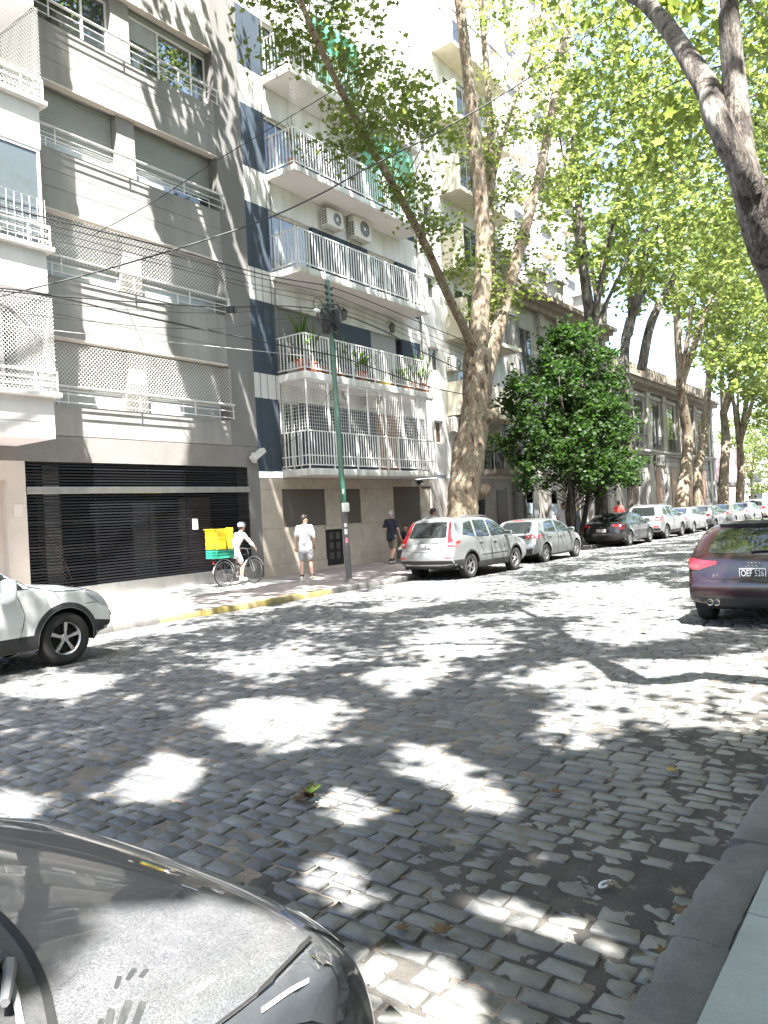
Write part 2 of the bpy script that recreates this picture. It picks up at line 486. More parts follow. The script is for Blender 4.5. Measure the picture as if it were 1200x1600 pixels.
# sand brushed over the setts: fills the joints nearly flush and creeps over the edges
xs = np.arange(0.6, 8.6, 0.024); ys = np.arange(1.3, 7.6, 0.024)
X, Y = np.meshgrid(xs, ys, indexing='ij')
H = -0.0052 + 0.0042 * fbm(X, Y, 13, 5, 2.2) + 0.003 * fbm(X, Y, 16, 4, 16)
V = np.stack([X, Y, undul(X, Y) + np.clip(H, -0.02, 0.010)], -1).reshape(-1, 3); ni, nj = X.shape
ii, jj = np.meshgrid(np.arange(ni - 1), np.arange(nj - 1), indexing='ij')
q = np.stack([ii * nj + jj, (ii + 1) * nj + jj, (ii + 1) * nj + jj + 1, ii * nj + jj + 1], -1).reshape(-1, 4)
keep = H.reshape(-1)[q].max(1) > -0.0095
o = link('joint_sand', fast_mesh('joint_sand', V, q[keep], M_JOINT, True), kind='stuff')
o['label'] = 'sandy dirt filling the joints between the setts in the near half of the road'

# near kerb and pavement
kerb = MB(); kerb.box(-30, 120, KN - 0.30, KN - 0.03, -0.05, 0.085); kb = kerb.build('near_kerb', M_KERB); kb['kind'] = 'structure'
km = []
for s_ in range(4):
    b_ = MB(); r_ = np.random.default_rng(90 + s_); nx_ = 22
    prof_ = [(-.222, -.05), (-.222, .105), (-.205, .113), (-.11, .116), (-.035, .112), (-.012, .100), (-.002, .075), (0, .03), (0, -.05)]
    for i in range(nx_ + 1):
        xx = .004 + .992 * i / nx_; wob = .010 * math.sin(xx * 5 + s_ * 2) + r_.normal(0, .003); chip = -abs(r_.normal(0, .012)) * (r_.random() < .3)
        for k_, (yy, zz_) in enumerate(prof_):
            f_ = 1 if k_ >= 4 else .3
            b_.v.append((xx, yy + (wob + chip * (k_ in (4, 5, 6))) * f_ + r_.normal(0, .0015), zz_ + (chip * .8 if k_ in (4, 5) else 0) + r_.normal(0, .0018) * (zz_ > 0)))
    m_ = len(prof_)
    for i in range(nx_):
        for k_ in range(m_ - 1): b_.f.append((i * m_ + k_, i * m_ + k_ + 1, (i + 1) * m_ + k_ + 1, (i + 1) * m_ + k_)); b_.m.append(0)
    b_.f += [tuple(range(m_)), tuple(range(nx_ * m_, nx_ * m_ + m_))]; b_.m += [0, 0]
    km.append(b_.mesh('kerb_stone', M_KERB, 40))
for i in range(-3, 26):
    link('kerb_stone', km[i % 4], kb, loc=(i, KN + random.uniform(-0.012, 0.012), random.uniform(-0.006, 0.006)), rot=(0, 0, random.uniform(-.008, .008)))
p = MB(); p.box(-30, 120, -3.6, KN - 0.225, -0.05, 0.095); nearp = p.build('near_pavement', M_CONC); nearp['kind'] = 'structure'
sm = []
for s_ in range(3):
    b_ = MB(); b_.cbox(0.002, 0.408, 0.002, 0.618, 0, 0.025, 0.003); sm.append(b_.mesh('paving_slab', M_SLAB))
for i in range(-2, 30):
    for j in range(4):
        dx = 0.0 if j % 2 == 0 else 0.205
        link('paving_slab', sm[(i * 7 + j) % 3], nearp, loc=(i * 0.41 + dx, KN - 0.228 - 0.62 * (j + 1) + random.uniform(-.004, .004), 0.0955 + random.uniform(-.002, .003)), rot=(random.uniform(-.006, .006), random.uniform(-.006, .006), random.uniform(-.004, .004)))

# far kerb and pavement (rises towards the facades)
def far_z(y): return 0.13 + (y - KF) * (0.21 - 0.13) / (FAC - KF)
fp = MB(); fp.add([(-30, KF + 0.2, 0.125), (130, KF + 0.2, 0.125), (130, FAC + .6, far_z(FAC + .6)), (-30, FAC + .6, far_z(FAC + .6)),
                   (-30, KF + 0.2, -0.05), (130, KF + 0.2, -0.05)], [(0, 1, 2, 3), (4, 5, 1, 0)])
farp = fp.build('far_pavement', M_FARPAVE); farp['kind'] = 'structure'
fk = MB(); fk.box(-30, 130, KF + 0.03, KF + 0.2, -0.05, 0.11); fkb = fk.build('far_kerb', M_KERB); fkb['kind'] = 'structure'
yk = []
for m_ in (M_KERB, M_YEL):
    b_ = MB(); b_.cbox(0.006, 0.994, 0, 0.205, -0.05, 0.128, 0.015); yk.append(b_.mesh('kerb_stone', m_, 35))
for i in range(-4, 60):
    o = link('kerb_stone', yk[1 if 9 <= i <= 13 else 0], fkb, loc=(i, KF + random.uniform(-.006, .006), random.uniform(-.006, .004)), rot=(0, 0, random.uniform(-.006, .006)))
    if 9 <= i <= 13: o['label'] = 'kerb stone with worn yellow paint by the garage'
dv = MB(); dv.add([(8.9, KF + 0.207, far_z(KF + .207) + .006), (15.3, KF + 0.207, far_z(KF + .207) + .006), (15.3, FAC - .02, far_z(FAC) + .006), (8.9, FAC - .02, far_z(FAC) + .006),
                   (8.9, FAC - 2.0, far_z(FAC - 2.0) + .006), (15.3, FAC - 2.0, far_z(FAC - 2.0) + .006)], [(4, 5, 2, 3)])
o = dv.build('garage_apron', M_CONC); o['kind'] = 'structure'
# ------------------------------------------------------------------ building materials
M_GREY = mat('grey_granular_render', (0.235, 0.225, 0.205), 0.9, var=0.26, scale=1.1, streak=True, bump=0.5, bscale=45, fine=0.22, finescale=70)
M_GREYD = mat('brown_grey_render', (0.19, 0.175, 0.16), 0.9, var=0.16, scale=1.2, bump=0.6, bscale=40, fine=0.25, finescale=60)
M_PIERD = mat('dark_grey_render', (0.165, 0.157, 0.147), 0.9, var=0.14, scale=1.0, streak=True, bump=0.5, bscale=50, fine=0.18, finescale=80)
M_WHITE = mat('white_wall_paint', (0.70, 0.69, 0.66), 0.75, col2=(0.47, 0.455, 0.42), scale=1.8, streak=True, bump=0.12, bscale=30)
M_SLABW = mat('stained_white_slab_edge', (0.70, 0.69, 0.65), 0.8, col2=(0.36, 0.35, 0.30), scale=3.0, streak=True, bump=0.15)
M_SOFFIT = mat('pinkish_white_soffit', (0.70, 0.655, 0.64), 0.8, var=0.06, scale=1.2)
M_PALE = mat('pale_beige_render', (0.56, 0.50, 0.44), 0.85, var=0.10, scale=1.0, bump=0.3, bscale=35, fine=0.08)
M_SHUT = mat('grey_green_shutter', (0.25, 0.26, 0.235), 0.55, var=0.10, scale=0.8)
M_SHUTB = mat('brown_grey_shutter', (0.175, 0.16, 0.15), 0.5, var=0.10, scale=0.8)
M_FRAME = mat('white_window_frame', (0.70, 0.69, 0.67), 0.45)
M_RAIL = mat('white_painted_iron', (0.74, 0.735, 0.71), 0.45, col2=(0.62, 0.60, 0.55), scale=8)
M_RAILG = mat('grey_rail_paint', (0.52, 0.505, 0.49), 0.45, var=0.1, scale=5)
M_NET = mat('white_net_cord', (0.70, 0.68, 0.65), 0.7)
M_BLUE = mat('slate_blue_paint', (0.032, 0.047, 0.066), 0.8, col2=(0.045, 0.06, 0.08), scale=1.4, streak=True, bump=0.2, bscale=30)
M_TRAV = mat('travertine', (0.47, 0.41, 0.335), 0.6, col2=(0.35, 0.305, 0.25), scale=2.2, streak=False, bump=0.15, bscale=25, detail=9, rand=0.10, fine=0.10, finescale=40)
M_CREAM = mat('cream_render', (0.62, 0.575, 0.46), 0.85, col2=(0.50, 0.46, 0.36), scale=1.4, streak=True, bump=0.2)
M_STONE = mat('aged_grey_stone', (0.37, 0.35, 0.315), 0.88, col2=(0.24, 0.225, 0.20), scale=1.6, streak=True, bump=0.3, bscale=20, rand=0.08)
M_STONEB = mat('brown_cornice_stone', (0.27, 0.225, 0.185), 0.88, col2=(0.17, 0.145, 0.12), scale=1.5, streak=True, bump=0.3)
M_MARBLE = mat('veined_grey_marble', (0.33, 0.31, 0.285), 0.4, col2=(0.19, 0.175, 0.16), scale=2.5, detail=9)
M_PINK = mat('pink_wall', (0.55, 0.36, 0.37), 0.8, var=0.08, scale=1)
M_BLACK = mat('black_enamel', (0.012, 0.012, 0.014), 0.35)
M_SLAT = mat('black_anodised_slat', (0.02, 0.02, 0.023), 0.28, metal=0.6)
M_STEEL = mat('brushed_steel', (0.50, 0.49, 0.48), 0.34, metal=1.0, var=0.12, scale=4)
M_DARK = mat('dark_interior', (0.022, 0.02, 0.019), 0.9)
M_BROWN = mat('brown_door_wood', (0.22, 0.115, 0.06), 0.5, var=0.25, scale=5, streak=True)
M_TAN = mat('tan_door_panel', (0.50, 0.37, 0.20), 0.6, var=0.1, scale=3)
M_AC = mat('cream_plastic', (0.62, 0.59, 0.53), 0.5)
M_GRILL = mat('dark_grille', (0.06, 0.06, 0.06), 0.6)
M_CURT = mat('grey_curtain', (0.36, 0.36, 0.36), 0.9, var=0.12, scale=3, streak=False)
M_GRNET = mat('green_shade_net', (0.07, 0.30, 0.19), 0.8, var=0.2, scale=3, streak=True)
M_IRON = mat('black_wrought_iron', (0.03, 0.03, 0.03), 0.5)
M_TERRA = mat('terracotta', (0.34, 0.12, 0.07), 0.8, var=0.15, scale=9)
def glass_mat(name, tint, r=0.03):
    m = mat(name, tint, r, spec=0.9, coat=0.6); return m
M_GLASS = glass_mat('window_glass', (0.035, 0.042, 0.045))
M_GLASSW = mat('milky_glass', (0.36, 0.38, 0.38), 0.12, spec=0.7, coat=0.4)
M_MIRROR = mat('reflecting_glass', (0.30, 0.32, 0.33), 0.02, metal=0.92)
LEAF_PLANT = leaf_mat('balcony_plant_leaf', (0.05, 0.10, 0.02), (0.10, 0.15, 0.03), (0.12, 0.22, 0.03))

def ridged(mb, x0, x1, y, z0, z1, pitch=0.055, d=0.012):
    n = max(2, int((z1 - z0) / pitch)); h = (z1 - z0) / n
    v = []; f = []
    for i in range(n):
        a = z0 + i * h
        k = len(v)
        v += [(x0, y - d, a + 0.14 * h), (x1, y - d, a + 0.14 * h), (x0, y - d, a + 0.80 * h), (x1, y - d, a + 0.80 * h), (x0, y, a + 0.94 * h), (x1, y, a + 0.94 * h), (x0, y, a), (x1, y, a)]
        f += [(k, k + 1, k + 3, k + 2), (k + 2, k + 3, k + 5, k + 4), (k + 6, k + 7, k + 1, k)]
        if i: f.append((k - 4, k - 3, k + 7, k + 6))
    mb.add(v, f); return mb
def netting(mb, p0, ux, uz, w, h, pitch=0.075, r=0.004):
    """diamond net: two families of thin cords in the plane p0 + s*ux + t*uz"""
    p0, ux, uz = Vector(p0), Vector(ux), Vector(uz); nrm = ux.cross(uz)
    for sgn in (1, -1):
        s = -h
        while s < w + h:
            # line: along (1, sgn) clipped to the rectangle
            t0, t1 = 0, h; a0 = s if sgn > 0 else s + h; d = 1 if sgn > 0 else -1
            a1 = a0 + d * h
            lo, hi = 0.0, 1.0
            for (A, B) in ((a0, a1),):
                if B != A:
                    u0, u1 = (0 - A) / (B - A), (w - A) / (B - A)
                    if u0 > u1: u0, u1 = u1, u0
                    lo, hi = max(lo, u0), min(hi, u1)
            if hi - lo > 0.01:
                pts = [p0 + ux * (a0 + (a1 - a0) * q) + uz * (h * q) for q in (lo, hi)]
                t = (pts[1] - pts[0]).normalized(); sd = t.cross(nrm) * r; dp = nrm * r
                k = len(mb.v)
                for p in pts: mb.v += [tuple(p + sd), tuple(p - sd * 0.5 + dp), tuple(p - sd * 0.5 - dp)]
                for j in range(3):
                    j2 = (j + 1) % 3; mb.f.append((k + j, k + j2, k + 3 + j2, k + 3 + j)); mb.m.append(0)
            s += pitch
    return mb
def gridmesh(mb, p0, ux, uz, w, h, pitch=0.1, r=0.0045):
    p0, ux, uz = Vector(p0), Vector(ux), Vector(uz)
    n = max(1, round(w / pitch)); m = max(1, round(h / pitch))
    for i in range(n + 1):
        p = p0 + ux * (w * i / n); mb.tube([p, p + uz * h], r, 3, False)
    for j in range(m + 1):
        p = p0 + uz * (h * j / m); mb.tube([p, p + ux * w], r, 3, False)
    return mb
def pane(mb, x0, x1, z0, z1, y, mi=0):
    return mb.box(x0, x1, y, y + 0.012, z0, z1, mi)
def frame(mb, x0, x1, z0, z1, y, t=0.05, d=0.05, mull=()):
    mb.box(x0, x0 + t, y, y + d, z0, z1); mb.box(x1 - t, x1, y, y + d, z0, z1)
    mb.box(x0 + t, x1 - t, y, y + d, z0, z0 + t); mb.box(x0 + t, x1 - t, y, y + d, z1 - t, z1)
    for q in mull: mb.box(q - t / 2, q + t / 2, y + .001, y + d - .001, z0 + t, z1 - t)
    return mb
def window(parent, x0, x1, z0, z1, y, mull=(), glass=None, t=0.05, fm=None):
    w = frame(MB(), x0, x1, z0, z1, y, t, 0.05, mull).build('window', fm or M_FRAME, parent)
    pane(MB(), x0 + t - .004, x1 - t + .004, z0 + t - .004, z1 - t + .004, y + 0.02).build('pane', glass or M_GLASS, w)
    return w
def balusters(parent, p0, p1, z0, z1, pitch, me):
    p0, p1 = Vector(p0), Vector(p1); L = (p1 - p0).length; n = int(L / pitch); a = math.atan2(p1.y - p0.y, p1.x - p0.x)
    o_ = org(parent)
    for i in range(1, n):
        p = p0.lerp(p1, i / n)
        link('baluster', me, parent, loc=Vector((p.x, p.y, z0)) - o_, rot=(0, 0, a))

# ------------------------------------------------------------------ grey apartment block with the garage
G = thing('apartment_building', 'grey rendered apartment block with strip windows, roller shutters and a black slatted garage', 'apartment building', (12, FAC, 0.15))
SILL = [4.74, 7.72, 10.68, 13.65, 16.62]; LINT = [6.32, 9.26, 12.26, 15.30, 18.2]
w = MB()
w.box(14.95, 15.95, FAC, FAC + .63, 4.03, 21)
w.box(15.53, 15.95, FAC, FAC + .5, 0.1, 3.43)
w.build('side_pier', M_PIERD, G)
w = MB()
w.box(5.0, 15.95, FAC + .003, FAC + .5, 3.43, 4.02)
w.build('garage_lintel', M_GREYD, G)
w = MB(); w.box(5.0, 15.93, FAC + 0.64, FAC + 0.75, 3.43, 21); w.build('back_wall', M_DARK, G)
for i in range(5):
    z0 = 4.03 if i == 0 else LINT[i - 1]
    z1 = SILL[i]
    s = MB()
    h = (z1 - z0)
    cuts = [z0, z1] if i == 0 else [z0, z0 + h * 0.36, z0 + h * 0.64, z1]
    for a, b in zip(cuts[:-1], cuts[1:]):
        s.box(5.0, 14.947, FAC, FAC + .4, a + 0.006, b - 0.006)
    s.box(5.0, 14.945, FAC + .012, FAC + .63, z0 + 0.001, z1 - 0.001)
    s.build('spandrel', M_GREY, G)
    if i: 
        e = MB(); e.box(5.0, 14.95, FAC - .015, FAC + .2, z0 - .035, z0 + .002); e.build('lit_lintel_edge', M_PALE, G)  # pale strip puts the lit underside edge of the lintel into its colour
for i in range(4):
    a, b = SILL[i], LINT[i]
    p = MB(); p.box(11.76, 12.29, FAC + .14, FAC + .6, a - .002, b + .002); p.build('window_pillar', M_GREY, G)
    for x0, x1 in ((8.2, 11.75), (12.30, 14.94)):
        if i < 3:
            zb = a + 0.50
            s = ridged(MB(), x0, x1, FAC + .37, zb, b, 0.058, 0.012); s.box(x0, x1, FAC + .36, FAC + .395, zb - .05, zb); s.build('roller_shutter', M_SHUT, G)
            g_ = M_GLASSW if not (i == 2 and x0 > 12) else M_GLASS
            wn = frame(MB(), x0, x1, a - .002, zb - .05, FAC + .38, 0.04, 0.05, ((x0 + x1) / 2,)).build('window', M_FRAME, G)
            pane(MB(), x0 + .03, (x0 + x1) / 2, a + .03, zb - .08, FAC + .405).build('pane', M_GLASSW, wn)
            pane(MB(), (x0 + x1) / 2 + .002, x1 - .03, a + .03, zb - .08, FAC + .405).build('pane', g_, wn)
        else:
            m1, m2 = x0 + (x1 - x0) * .38, x0 + (x1 - x0) * .80
            wn = frame(MB(), x0, x1, a - .002, b - .16, FAC + .3, 0.055, 0.06, (m1, m2)).build('window', M_FRAME, G)
            for q0, q1, mm in ((x0 + .05, m1 - .02, M_GLASS), (m1 + .02, m2 - .02, M_MIRROR), (m2 + .02, x1 - .05, M_GLASS)):
                pane(MB(), q0, q1, a + .05, b - .21, FAC + .33).build('pane', mm, wn)
            bb = ridged(MB(), m1 - 1.0, m1 - .02, FAC + .326, b - 0.75, b - .22, 0.05, 0.004).build('blind', M_CURT, wn)
            sb = ridged(MB(), x0, x1, FAC + .29, b - .16, b, 0.055); sb.build('roller_shutter', M_SHUT, G)
    r = MB()
    for zr, rr in ((a + .42, .03), (a + .24, .013), (a + .05, .013)):
        r.tube([(8.6, FAC - .13, zr), (15.0, FAC - .13, zr)], rr, 8)
    for xp in (9.9, 11.85, 13.6, 14.95):
        r.box(xp - .014, xp + .014, FAC - .14, FAC - .115, a + .02, a + .42)
    r.build('window_rail', M_RAILG, G, 40)
for i, x1 in ((0, 14.95), (1, 14.95)):
    netting(MB(), (8.75, FAC - .10, SILL[i] + .35), (1, 0, 0), (0, 0, 1), x1 - 8.75, LINT[i] - SILL[i] - .5, 0.098, 0.0048).build('window_netting', M_NET, G, kind='stuff')
# enclosed balcony bay at the left
BX, BY = 8.70, 14.65
for i, (zb, zt) in enumerate(((3.76, 4.58), (6.76, 7.58), (9.72, 10.60), (12.7, 13.55), (15.7, 16.5))):
    b_ = MB()
    zc = (zb + zt) / 2 - .1
    b_.box(5.0, BX, BY, FAC + .02, zb, zc - .012); b_.box(5.0, BX - .012, BY + .012, FAC + .02, zc - .014, zc + .014); b_.box(5.0, BX, BY, FAC + .02, zc + .012, zt)
    bal = b_.build('balcony_bay', mat('pale_grey_render', (0.52, 0.505, 0.475), 0.85, var=0.12, scale=1.2, streak=True, bump=0.35, bscale=40, fine=0.1), G)
    l_ = MB(); l_.cbox(5.0, BX + .13, BY - .13, FAC + .01, zt, zt + .10, .012); l_.build('coping', M_WHITE, bal, 40)
    u_ = MB(); u_.box(5.0, BX - .002, BY + .002, FAC + .02, zb - .015, zb - .001); u_.build('soffit', M_SOFFIT, bal)
    zr = zt + .10
    r = MB()
    for zq, rr in ((zr + .42, .03), (zr + .26, .014), (zr + .12, .014)):
        r.tube([(5.0, BY - .06, zq), (BX + .06, BY - .06, zq)], rr, 8); r.tube([(BX + .06, BY - .06, zq), (BX + .06, FAC, zq)], rr, 8)
    for yq in (BY - .06, BY + .75): r.box(BX + .045, BX + .075, yq - .015, yq + .015, zr, zr + .42)
    for xq in (7.2, 8.3): r.box(xq - .015, xq + .015, BY - .075, BY - .045, zr, zr + .42)
    r.build('bay_rail', M_RAIL, G, 40)
    top = zr + 2.02
    if i == 1:
        f_ = frame(MB(), 5.0, BX - .02, zr, top, BY + .02, .06, .05, (6.4, 7.55))
        f_.box(BX - .07, BX - .02, BY + .075, FAC - .6, top - .06, top); f_.box(BX - .07, BX - .02, FAC - .65, FAC, zr, top); f_.box(BX - .07, BX - .02, BY + .075, FAC, zr, zr + .06)
        wn = f_.build('glazed_enclosure', M_FRAME, G)
        MB().box(5.0, BX - .08, BY + .04, BY + .05, zr + .06, top - .06).build('pane', mat('enclosure_glass', (0.085, 0.10, 0.105), 0.04, spec=0.45), wn)
        MB().box(BX - .05, BX - .04, BY + .08, FAC - .65, zr + .06, top - .06).build('pane', M_GLASS, wn)
        gridmesh(MB(), (5.0, BY - .03, zr + .02), (1, 0, 0), (0, 0, 1), BX - 5.0, .95, .16, .006).build('wire_guard', M_RAIL, G, kind='stuff')
    else:
        n_ = netting(MB(), (5.0, BY - .05, zr), (1, 0, 0), (0, 0, 1), BX + .05 - 5.0, 1.95, .085, .006)
        netting(n_, (BX + .05, BY - .05, zr), (0, 1, 0), (0, 0, 1), 1.5, 1.95, .085, .006)
        n_.build('balcony_netting', M_NET, G, kind='stuff')
        wn = frame(MB(), 5.4, BX - .25, zr + .05, top - .1, FAC - .15, .06, .06, (6.5, 7.6)).build('balcony_door', M_FRAME, G)
        MB().box(5.45, BX - .3, FAC - .11, FAC - .10, zr + .1, top - .15).build('curtain', M_CURT, wn)
        MB().box(BX - .25, BX - .2, FAC - .16, FAC - .04, zr + .05, top - .1).build('dark_jamb', M_BLACK, G)
# ground floor: pale wall, garage gate, dark interior
w = MB()
w.box(8.46, 8.86, FAC - .004, FAC + .5, 0.1, 3.428); w.box(5.0, 8.46, FAC - .004, FAC + .5, 3.0, 3.428)
w.box(5.0, 8.46, FAC + .12, FAC + .5, 0.1, 3.0)
w.build('entrance_wall', M_PALE, G)
MB().box(8.40, 8.46, FAC - .02, FAC + .12, .15, 3.02).build('entrance_frame', mat('pale_grey_trim', (0.5, 0.45, 0.41), 0.6), G)
MB().box(8.56, 8.76, FAC - .022, FAC - .004, 2.2, 2.48).build('number_plate', mat('pale_plate', (0.62, 0.57, 0.52), 0.5), G)
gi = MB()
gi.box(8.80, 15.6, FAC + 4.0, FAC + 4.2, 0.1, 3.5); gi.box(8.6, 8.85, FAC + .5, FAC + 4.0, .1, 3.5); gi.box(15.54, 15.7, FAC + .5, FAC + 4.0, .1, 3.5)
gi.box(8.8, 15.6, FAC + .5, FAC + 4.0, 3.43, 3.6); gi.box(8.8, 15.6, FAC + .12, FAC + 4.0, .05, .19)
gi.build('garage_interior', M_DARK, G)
MB().box(9.6, 10.0, FAC + .6, FAC + .9, .19, 3.4).build('garage_column', mat('grey_column_paint', (0.30, 0.28, 0.27), .8), G)
MB().box(13.55, 14.6, FAC + .65, FAC + .75, .19, 2.6).build('garage_door', mat('brown_panel', (0.16, 0.10, 0.075), .6, var=.1), G)
MB().box(12.2, 12.9, FAC + .9, FAC + 1.0, .19, 2.5).build('garage_panel', mat('grey_panel', (0.12, 0.12, 0.13), .6), G)
gate = MB(); gate.box(8.88, 15.52, FAC + .07, FAC + .10, .55, .58)
for xq in (10.6, 12.1, 13.3): gate.box(xq - .02, xq + .02, FAC + .085, FAC + .11, .5, 3.42)
gt = gate.build('garage_gate', M_SLAT, G)
MB().cbox(8.87, 15.525, FAC - .03, FAC + .10, 2.70, 2.86, .01).build('steel_beam', M_STEEL, gt)
MB().cbox(8.87, 15.525, FAC - .02, FAC + .08, .16, .55, .01).build('steel_kickplate', M_STEEL, gt)
b_ = MB(); b_.cbox(-3.32, 3.32, -.012, .012, -.019, .019, .006); slat_me = b_.mesh('slat', M_SLAT)
z = .60
while z < 3.42:
    if not 2.66 < z < 2.90: link('slat', slat_me, gt, loc=Vector((12.197, FAC + .055, z)) - org(gt), rot=(rad(random.uniform(-12, 12)), 0, 0))
    z += 0.0705
MB().box(13.42, 13.60, FAC + .02, FAC + .03, 1.72, 2.0).build('notice', mat('white_paper', (.75, .74, .72), .7), gt)
ld = MB()
for sx in (0, .16): ld.tube([(9.45 + sx, FAC + .35, 1.9), (10.05 + sx, FAC + .30, .2)], .012, 5)
for k in range(11):
    t = k / 10; ld.tube([(9.45 + .6 * t, FAC + .35, 1.9 - 1.7 * t), (9.61 + .6 * t, FAC + .35, 1.9 - 1.7 * t - .09)], .008, 4); ld.tube([(9.61 + .6 * t, FAC + .35, 1.9 - 1.7 * t), (9.45 + .6 * t, FAC + .35, 1.86 - 1.7 * t - .09)], .006, 4)
tag(ld.build('folded_trellis', mat('dusty_pink_metal', (.30, .17, .15), .6)), 'dusty pink lattice strip leaning inside the slatted garage', 'trellis')
sl = thing('security_light', 'white wall floodlight at the edge of the grey building above the garage', 'security light', (15.75, FAC - .02, 3.75))
MB().box(15.68, 15.82, FAC - .06, FAC - .004, 3.55, 3.85).build('wall_bracket', M_FRAME, sl)
MB().obox((15.72, FAC - .22, 3.78), Vector((.8, -.1, .55)).normalized(), Vector((.1, .99, 0)), Vector((-.55, .05, .8)).normalized(), .24, .11, .07).build('lamp_head', M_WHITE, sl)

# ------------------------------------------------------------------ blue and white block with balconies
B = thing('apartment_building', 'slate blue and white apartment block with white railed balconies over travertine', 'apartment building', (20.5, FAC, .2))
SL = [(3.14, 3.34), (6.01, 6.24), (9.17, 9.38), (12.19, 12.38), (15.13, 15.38), (18.1, 18.3)]
ZT = [5.50, 8.42, 11.33, 14.25, 17.2]
BF, BXL, BXR = 15.05, 16.93, 23.95
wl, bl = MB(), MB()
for k in range(5):
    z0, z1, z2 = SL[k][1], ZT[k], SL[k + 1][1]
    wl.box(15.95, 26.45, FAC + .003, FAC + .4, z1, z2)
    MB().box(15.95, 16.92, FAC, FAC + .4, z0, z1).build('blue_panel', M_BLUE, B)
    xb = [(18.92, 21.88), (23.68, 25.0)] if k != 1 else [(19.9, 21.8), (23.75, 25.0)]
    if k == 0: xb = [(18.0, 21.83), (23.38, 25.0)]
    for a, b in xb: MB().box(a, b, FAC, FAC + .4, z0, z1).build('blue_panel', M_BLUE, B)
    wl.box(25.0, 25.55, FAC + .003, FAC + .4, z0, z1); wl.box(26.35, 26.45, FAC + .003, FAC + .4, z0, z1)
    wl.box(25.55, 26.35, FAC + .003, FAC + .4, z0, z1 - .9)
    window(B, 25.55, 26.35, z1 - .9, z1, FAC + .12, (25.95,), M_GLASS if k else mat('brown_glass', (.09, .05, .03), .1))
    o1, o2 = (16.92, xb[0][0]), (xb[0][1], xb[1][0])
    for j, (a, b) in enumerate((o1, o2)):
        if k == 1:
            ridged(MB(), a, b - (.25 if j else 0), FAC + .14, z0 + .02, z1, .06).build('roller_shutter', M_SHUTB if j == 0 else mat('grey_shutter', (.36, .36, .36), .5), B)
            if j: MB().box(b - .25, b, FAC + .14, FAC + .2, z0, z1).build('dark_gap', M_BLACK, B)
        elif k == 0 and j == 1:
            dr = MB(); dr.box(a, b, FAC + .13, FAC + .17, z0, z1); d_ = dr.build('balcony_door', M_BROWN, B)
            MB().box((a + b) / 2 - .04, (a + b) / 2 + .04, FAC + .10, FAC + .13, z0, z1).build('door_post', M_FRAME, d_)
        else:
            wn = window(B, a, b, z0 + .02, z1, FAC + .14, (a + (b - a) * .33, a + (b - a) * .67), M_GLASS if not (k == 2 and j == 0) else mat('curtained_glass', (.21, .21, .20), .05, spec=.8, coat=.5, var=.2, scale=4))
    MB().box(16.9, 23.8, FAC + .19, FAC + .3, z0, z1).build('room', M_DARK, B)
wl.box(15.95, 26.45, FAC + .003, FAC + .4, 18.3, 21.5); wl.build('white_wall', M_WHITE, B)
b_ = MB(); b_.box(-.017, .017, -.006, .006, 0, 1.0); bal_me = b_.mesh('baluster', M_RAIL)
for k in range(5):
    za, zb = SL[k]
    s = MB(); s.cbox(BXL, BXR, BF, FAC + .002, za, zb, .012)
    bal = s.build('balcony', M_SLABW, B, 40)
    MB().box(BXL + .03, BXR - .03, BF + .03, FAC - .01, za - .012, za - .001).build('soffit', M_SOFFIT, bal)
    zr = zb + (1.12 if k else 1.13); z0 = zb + .11
    rl = MB(); y_ = BF + .05; xa, xe = BXL + .04, BXR - .06
    for zq in (zr, z0) + ((z0 + .28,) if k == 0 else ()):
        rl.box(xa - .02, xe + .02, y_ - .018, y_ + .018, zq - .016, zq + .016)
        rl.box(xa - .018, xa + .018, y_ + .018, FAC, zq - .015, zq + .015); rl.box(xe - .018, xe + .018, y_ + .018, FAC, zq - .015, zq + .015)
    nps = 7
    for i in range(nps):
        xp = xa + (xe - xa) * i / (nps - 1)
        rl.box(xp - .018, xp + .018, y_ - .017, y_ + .017, zb - .01, zr - .016)
    rl.build('railing', M_RAIL, bal)
    def bars(p0, p1):
        p0, p1 = Vector(p0), Vector(p1); n = int((p1 - p0).length / .125); a = math.atan2(p1.y - p0.y, p1.x - p0.x)
        for i in range(1, n):
            p = p0.lerp(p1, i / n)
            link('baluster', bal_me, bal, loc=Vector((p.x, p.y, z0)) - org(bal), rot=(0, 0, a), scale=(1, 1, zr - z0 - .016))
    bars((xa, y_, 0), (xe, y_, 0)); bars((xa, y_, 0), (xa, FAC, 0)); bars((xe, y_, 0), (xe, FAC, 0))
    if k == 0:   # full height grille
        gp = MB(); xs_ = [xa + (xe - xa) * i / 7 for i in range(8)]
        for xp in xs_: gp.box(xp - .02, xp + .02, y_ - .019, y_ + .019, zr, 6.0)
        gp.box(xa, xe, y_ - .017, y_ + .017, 5.96, 5.99); gp.box(xa - .019, xa + .019, FAC - .05, FAC - .01, zr, 6.0)
        gp.build('grille_post', M_RAIL, bal)
        gm = gridmesh(MB(), (xa, y_, zr + .01), (1, 0, 0), (0, 0, 1), xe - xa, 1.47, .105, .0055)
        gridmesh(gm, (xa, y_, zr + .01), (0, 1, 0), (0, 0, 1), FAC - y_, 1.47, .105, .0055); gridmesh(gm, (xe, y_, zr + .01), (0, 1, 0), (0, 0, 1), FAC - y_, 1.47, .105, .0055)
        gm.build('wire_mesh', M_RAIL, bal, kind='stuff')
    if k == 3:   # safety net and green shade cloth
        netting(MB(), (xa, y_ + .03, z0), (1, 0, 0), (0, 0, 1), xe - xa, 2.6, .11, .003).build('safety_net', M_NET, bal, kind='stuff')
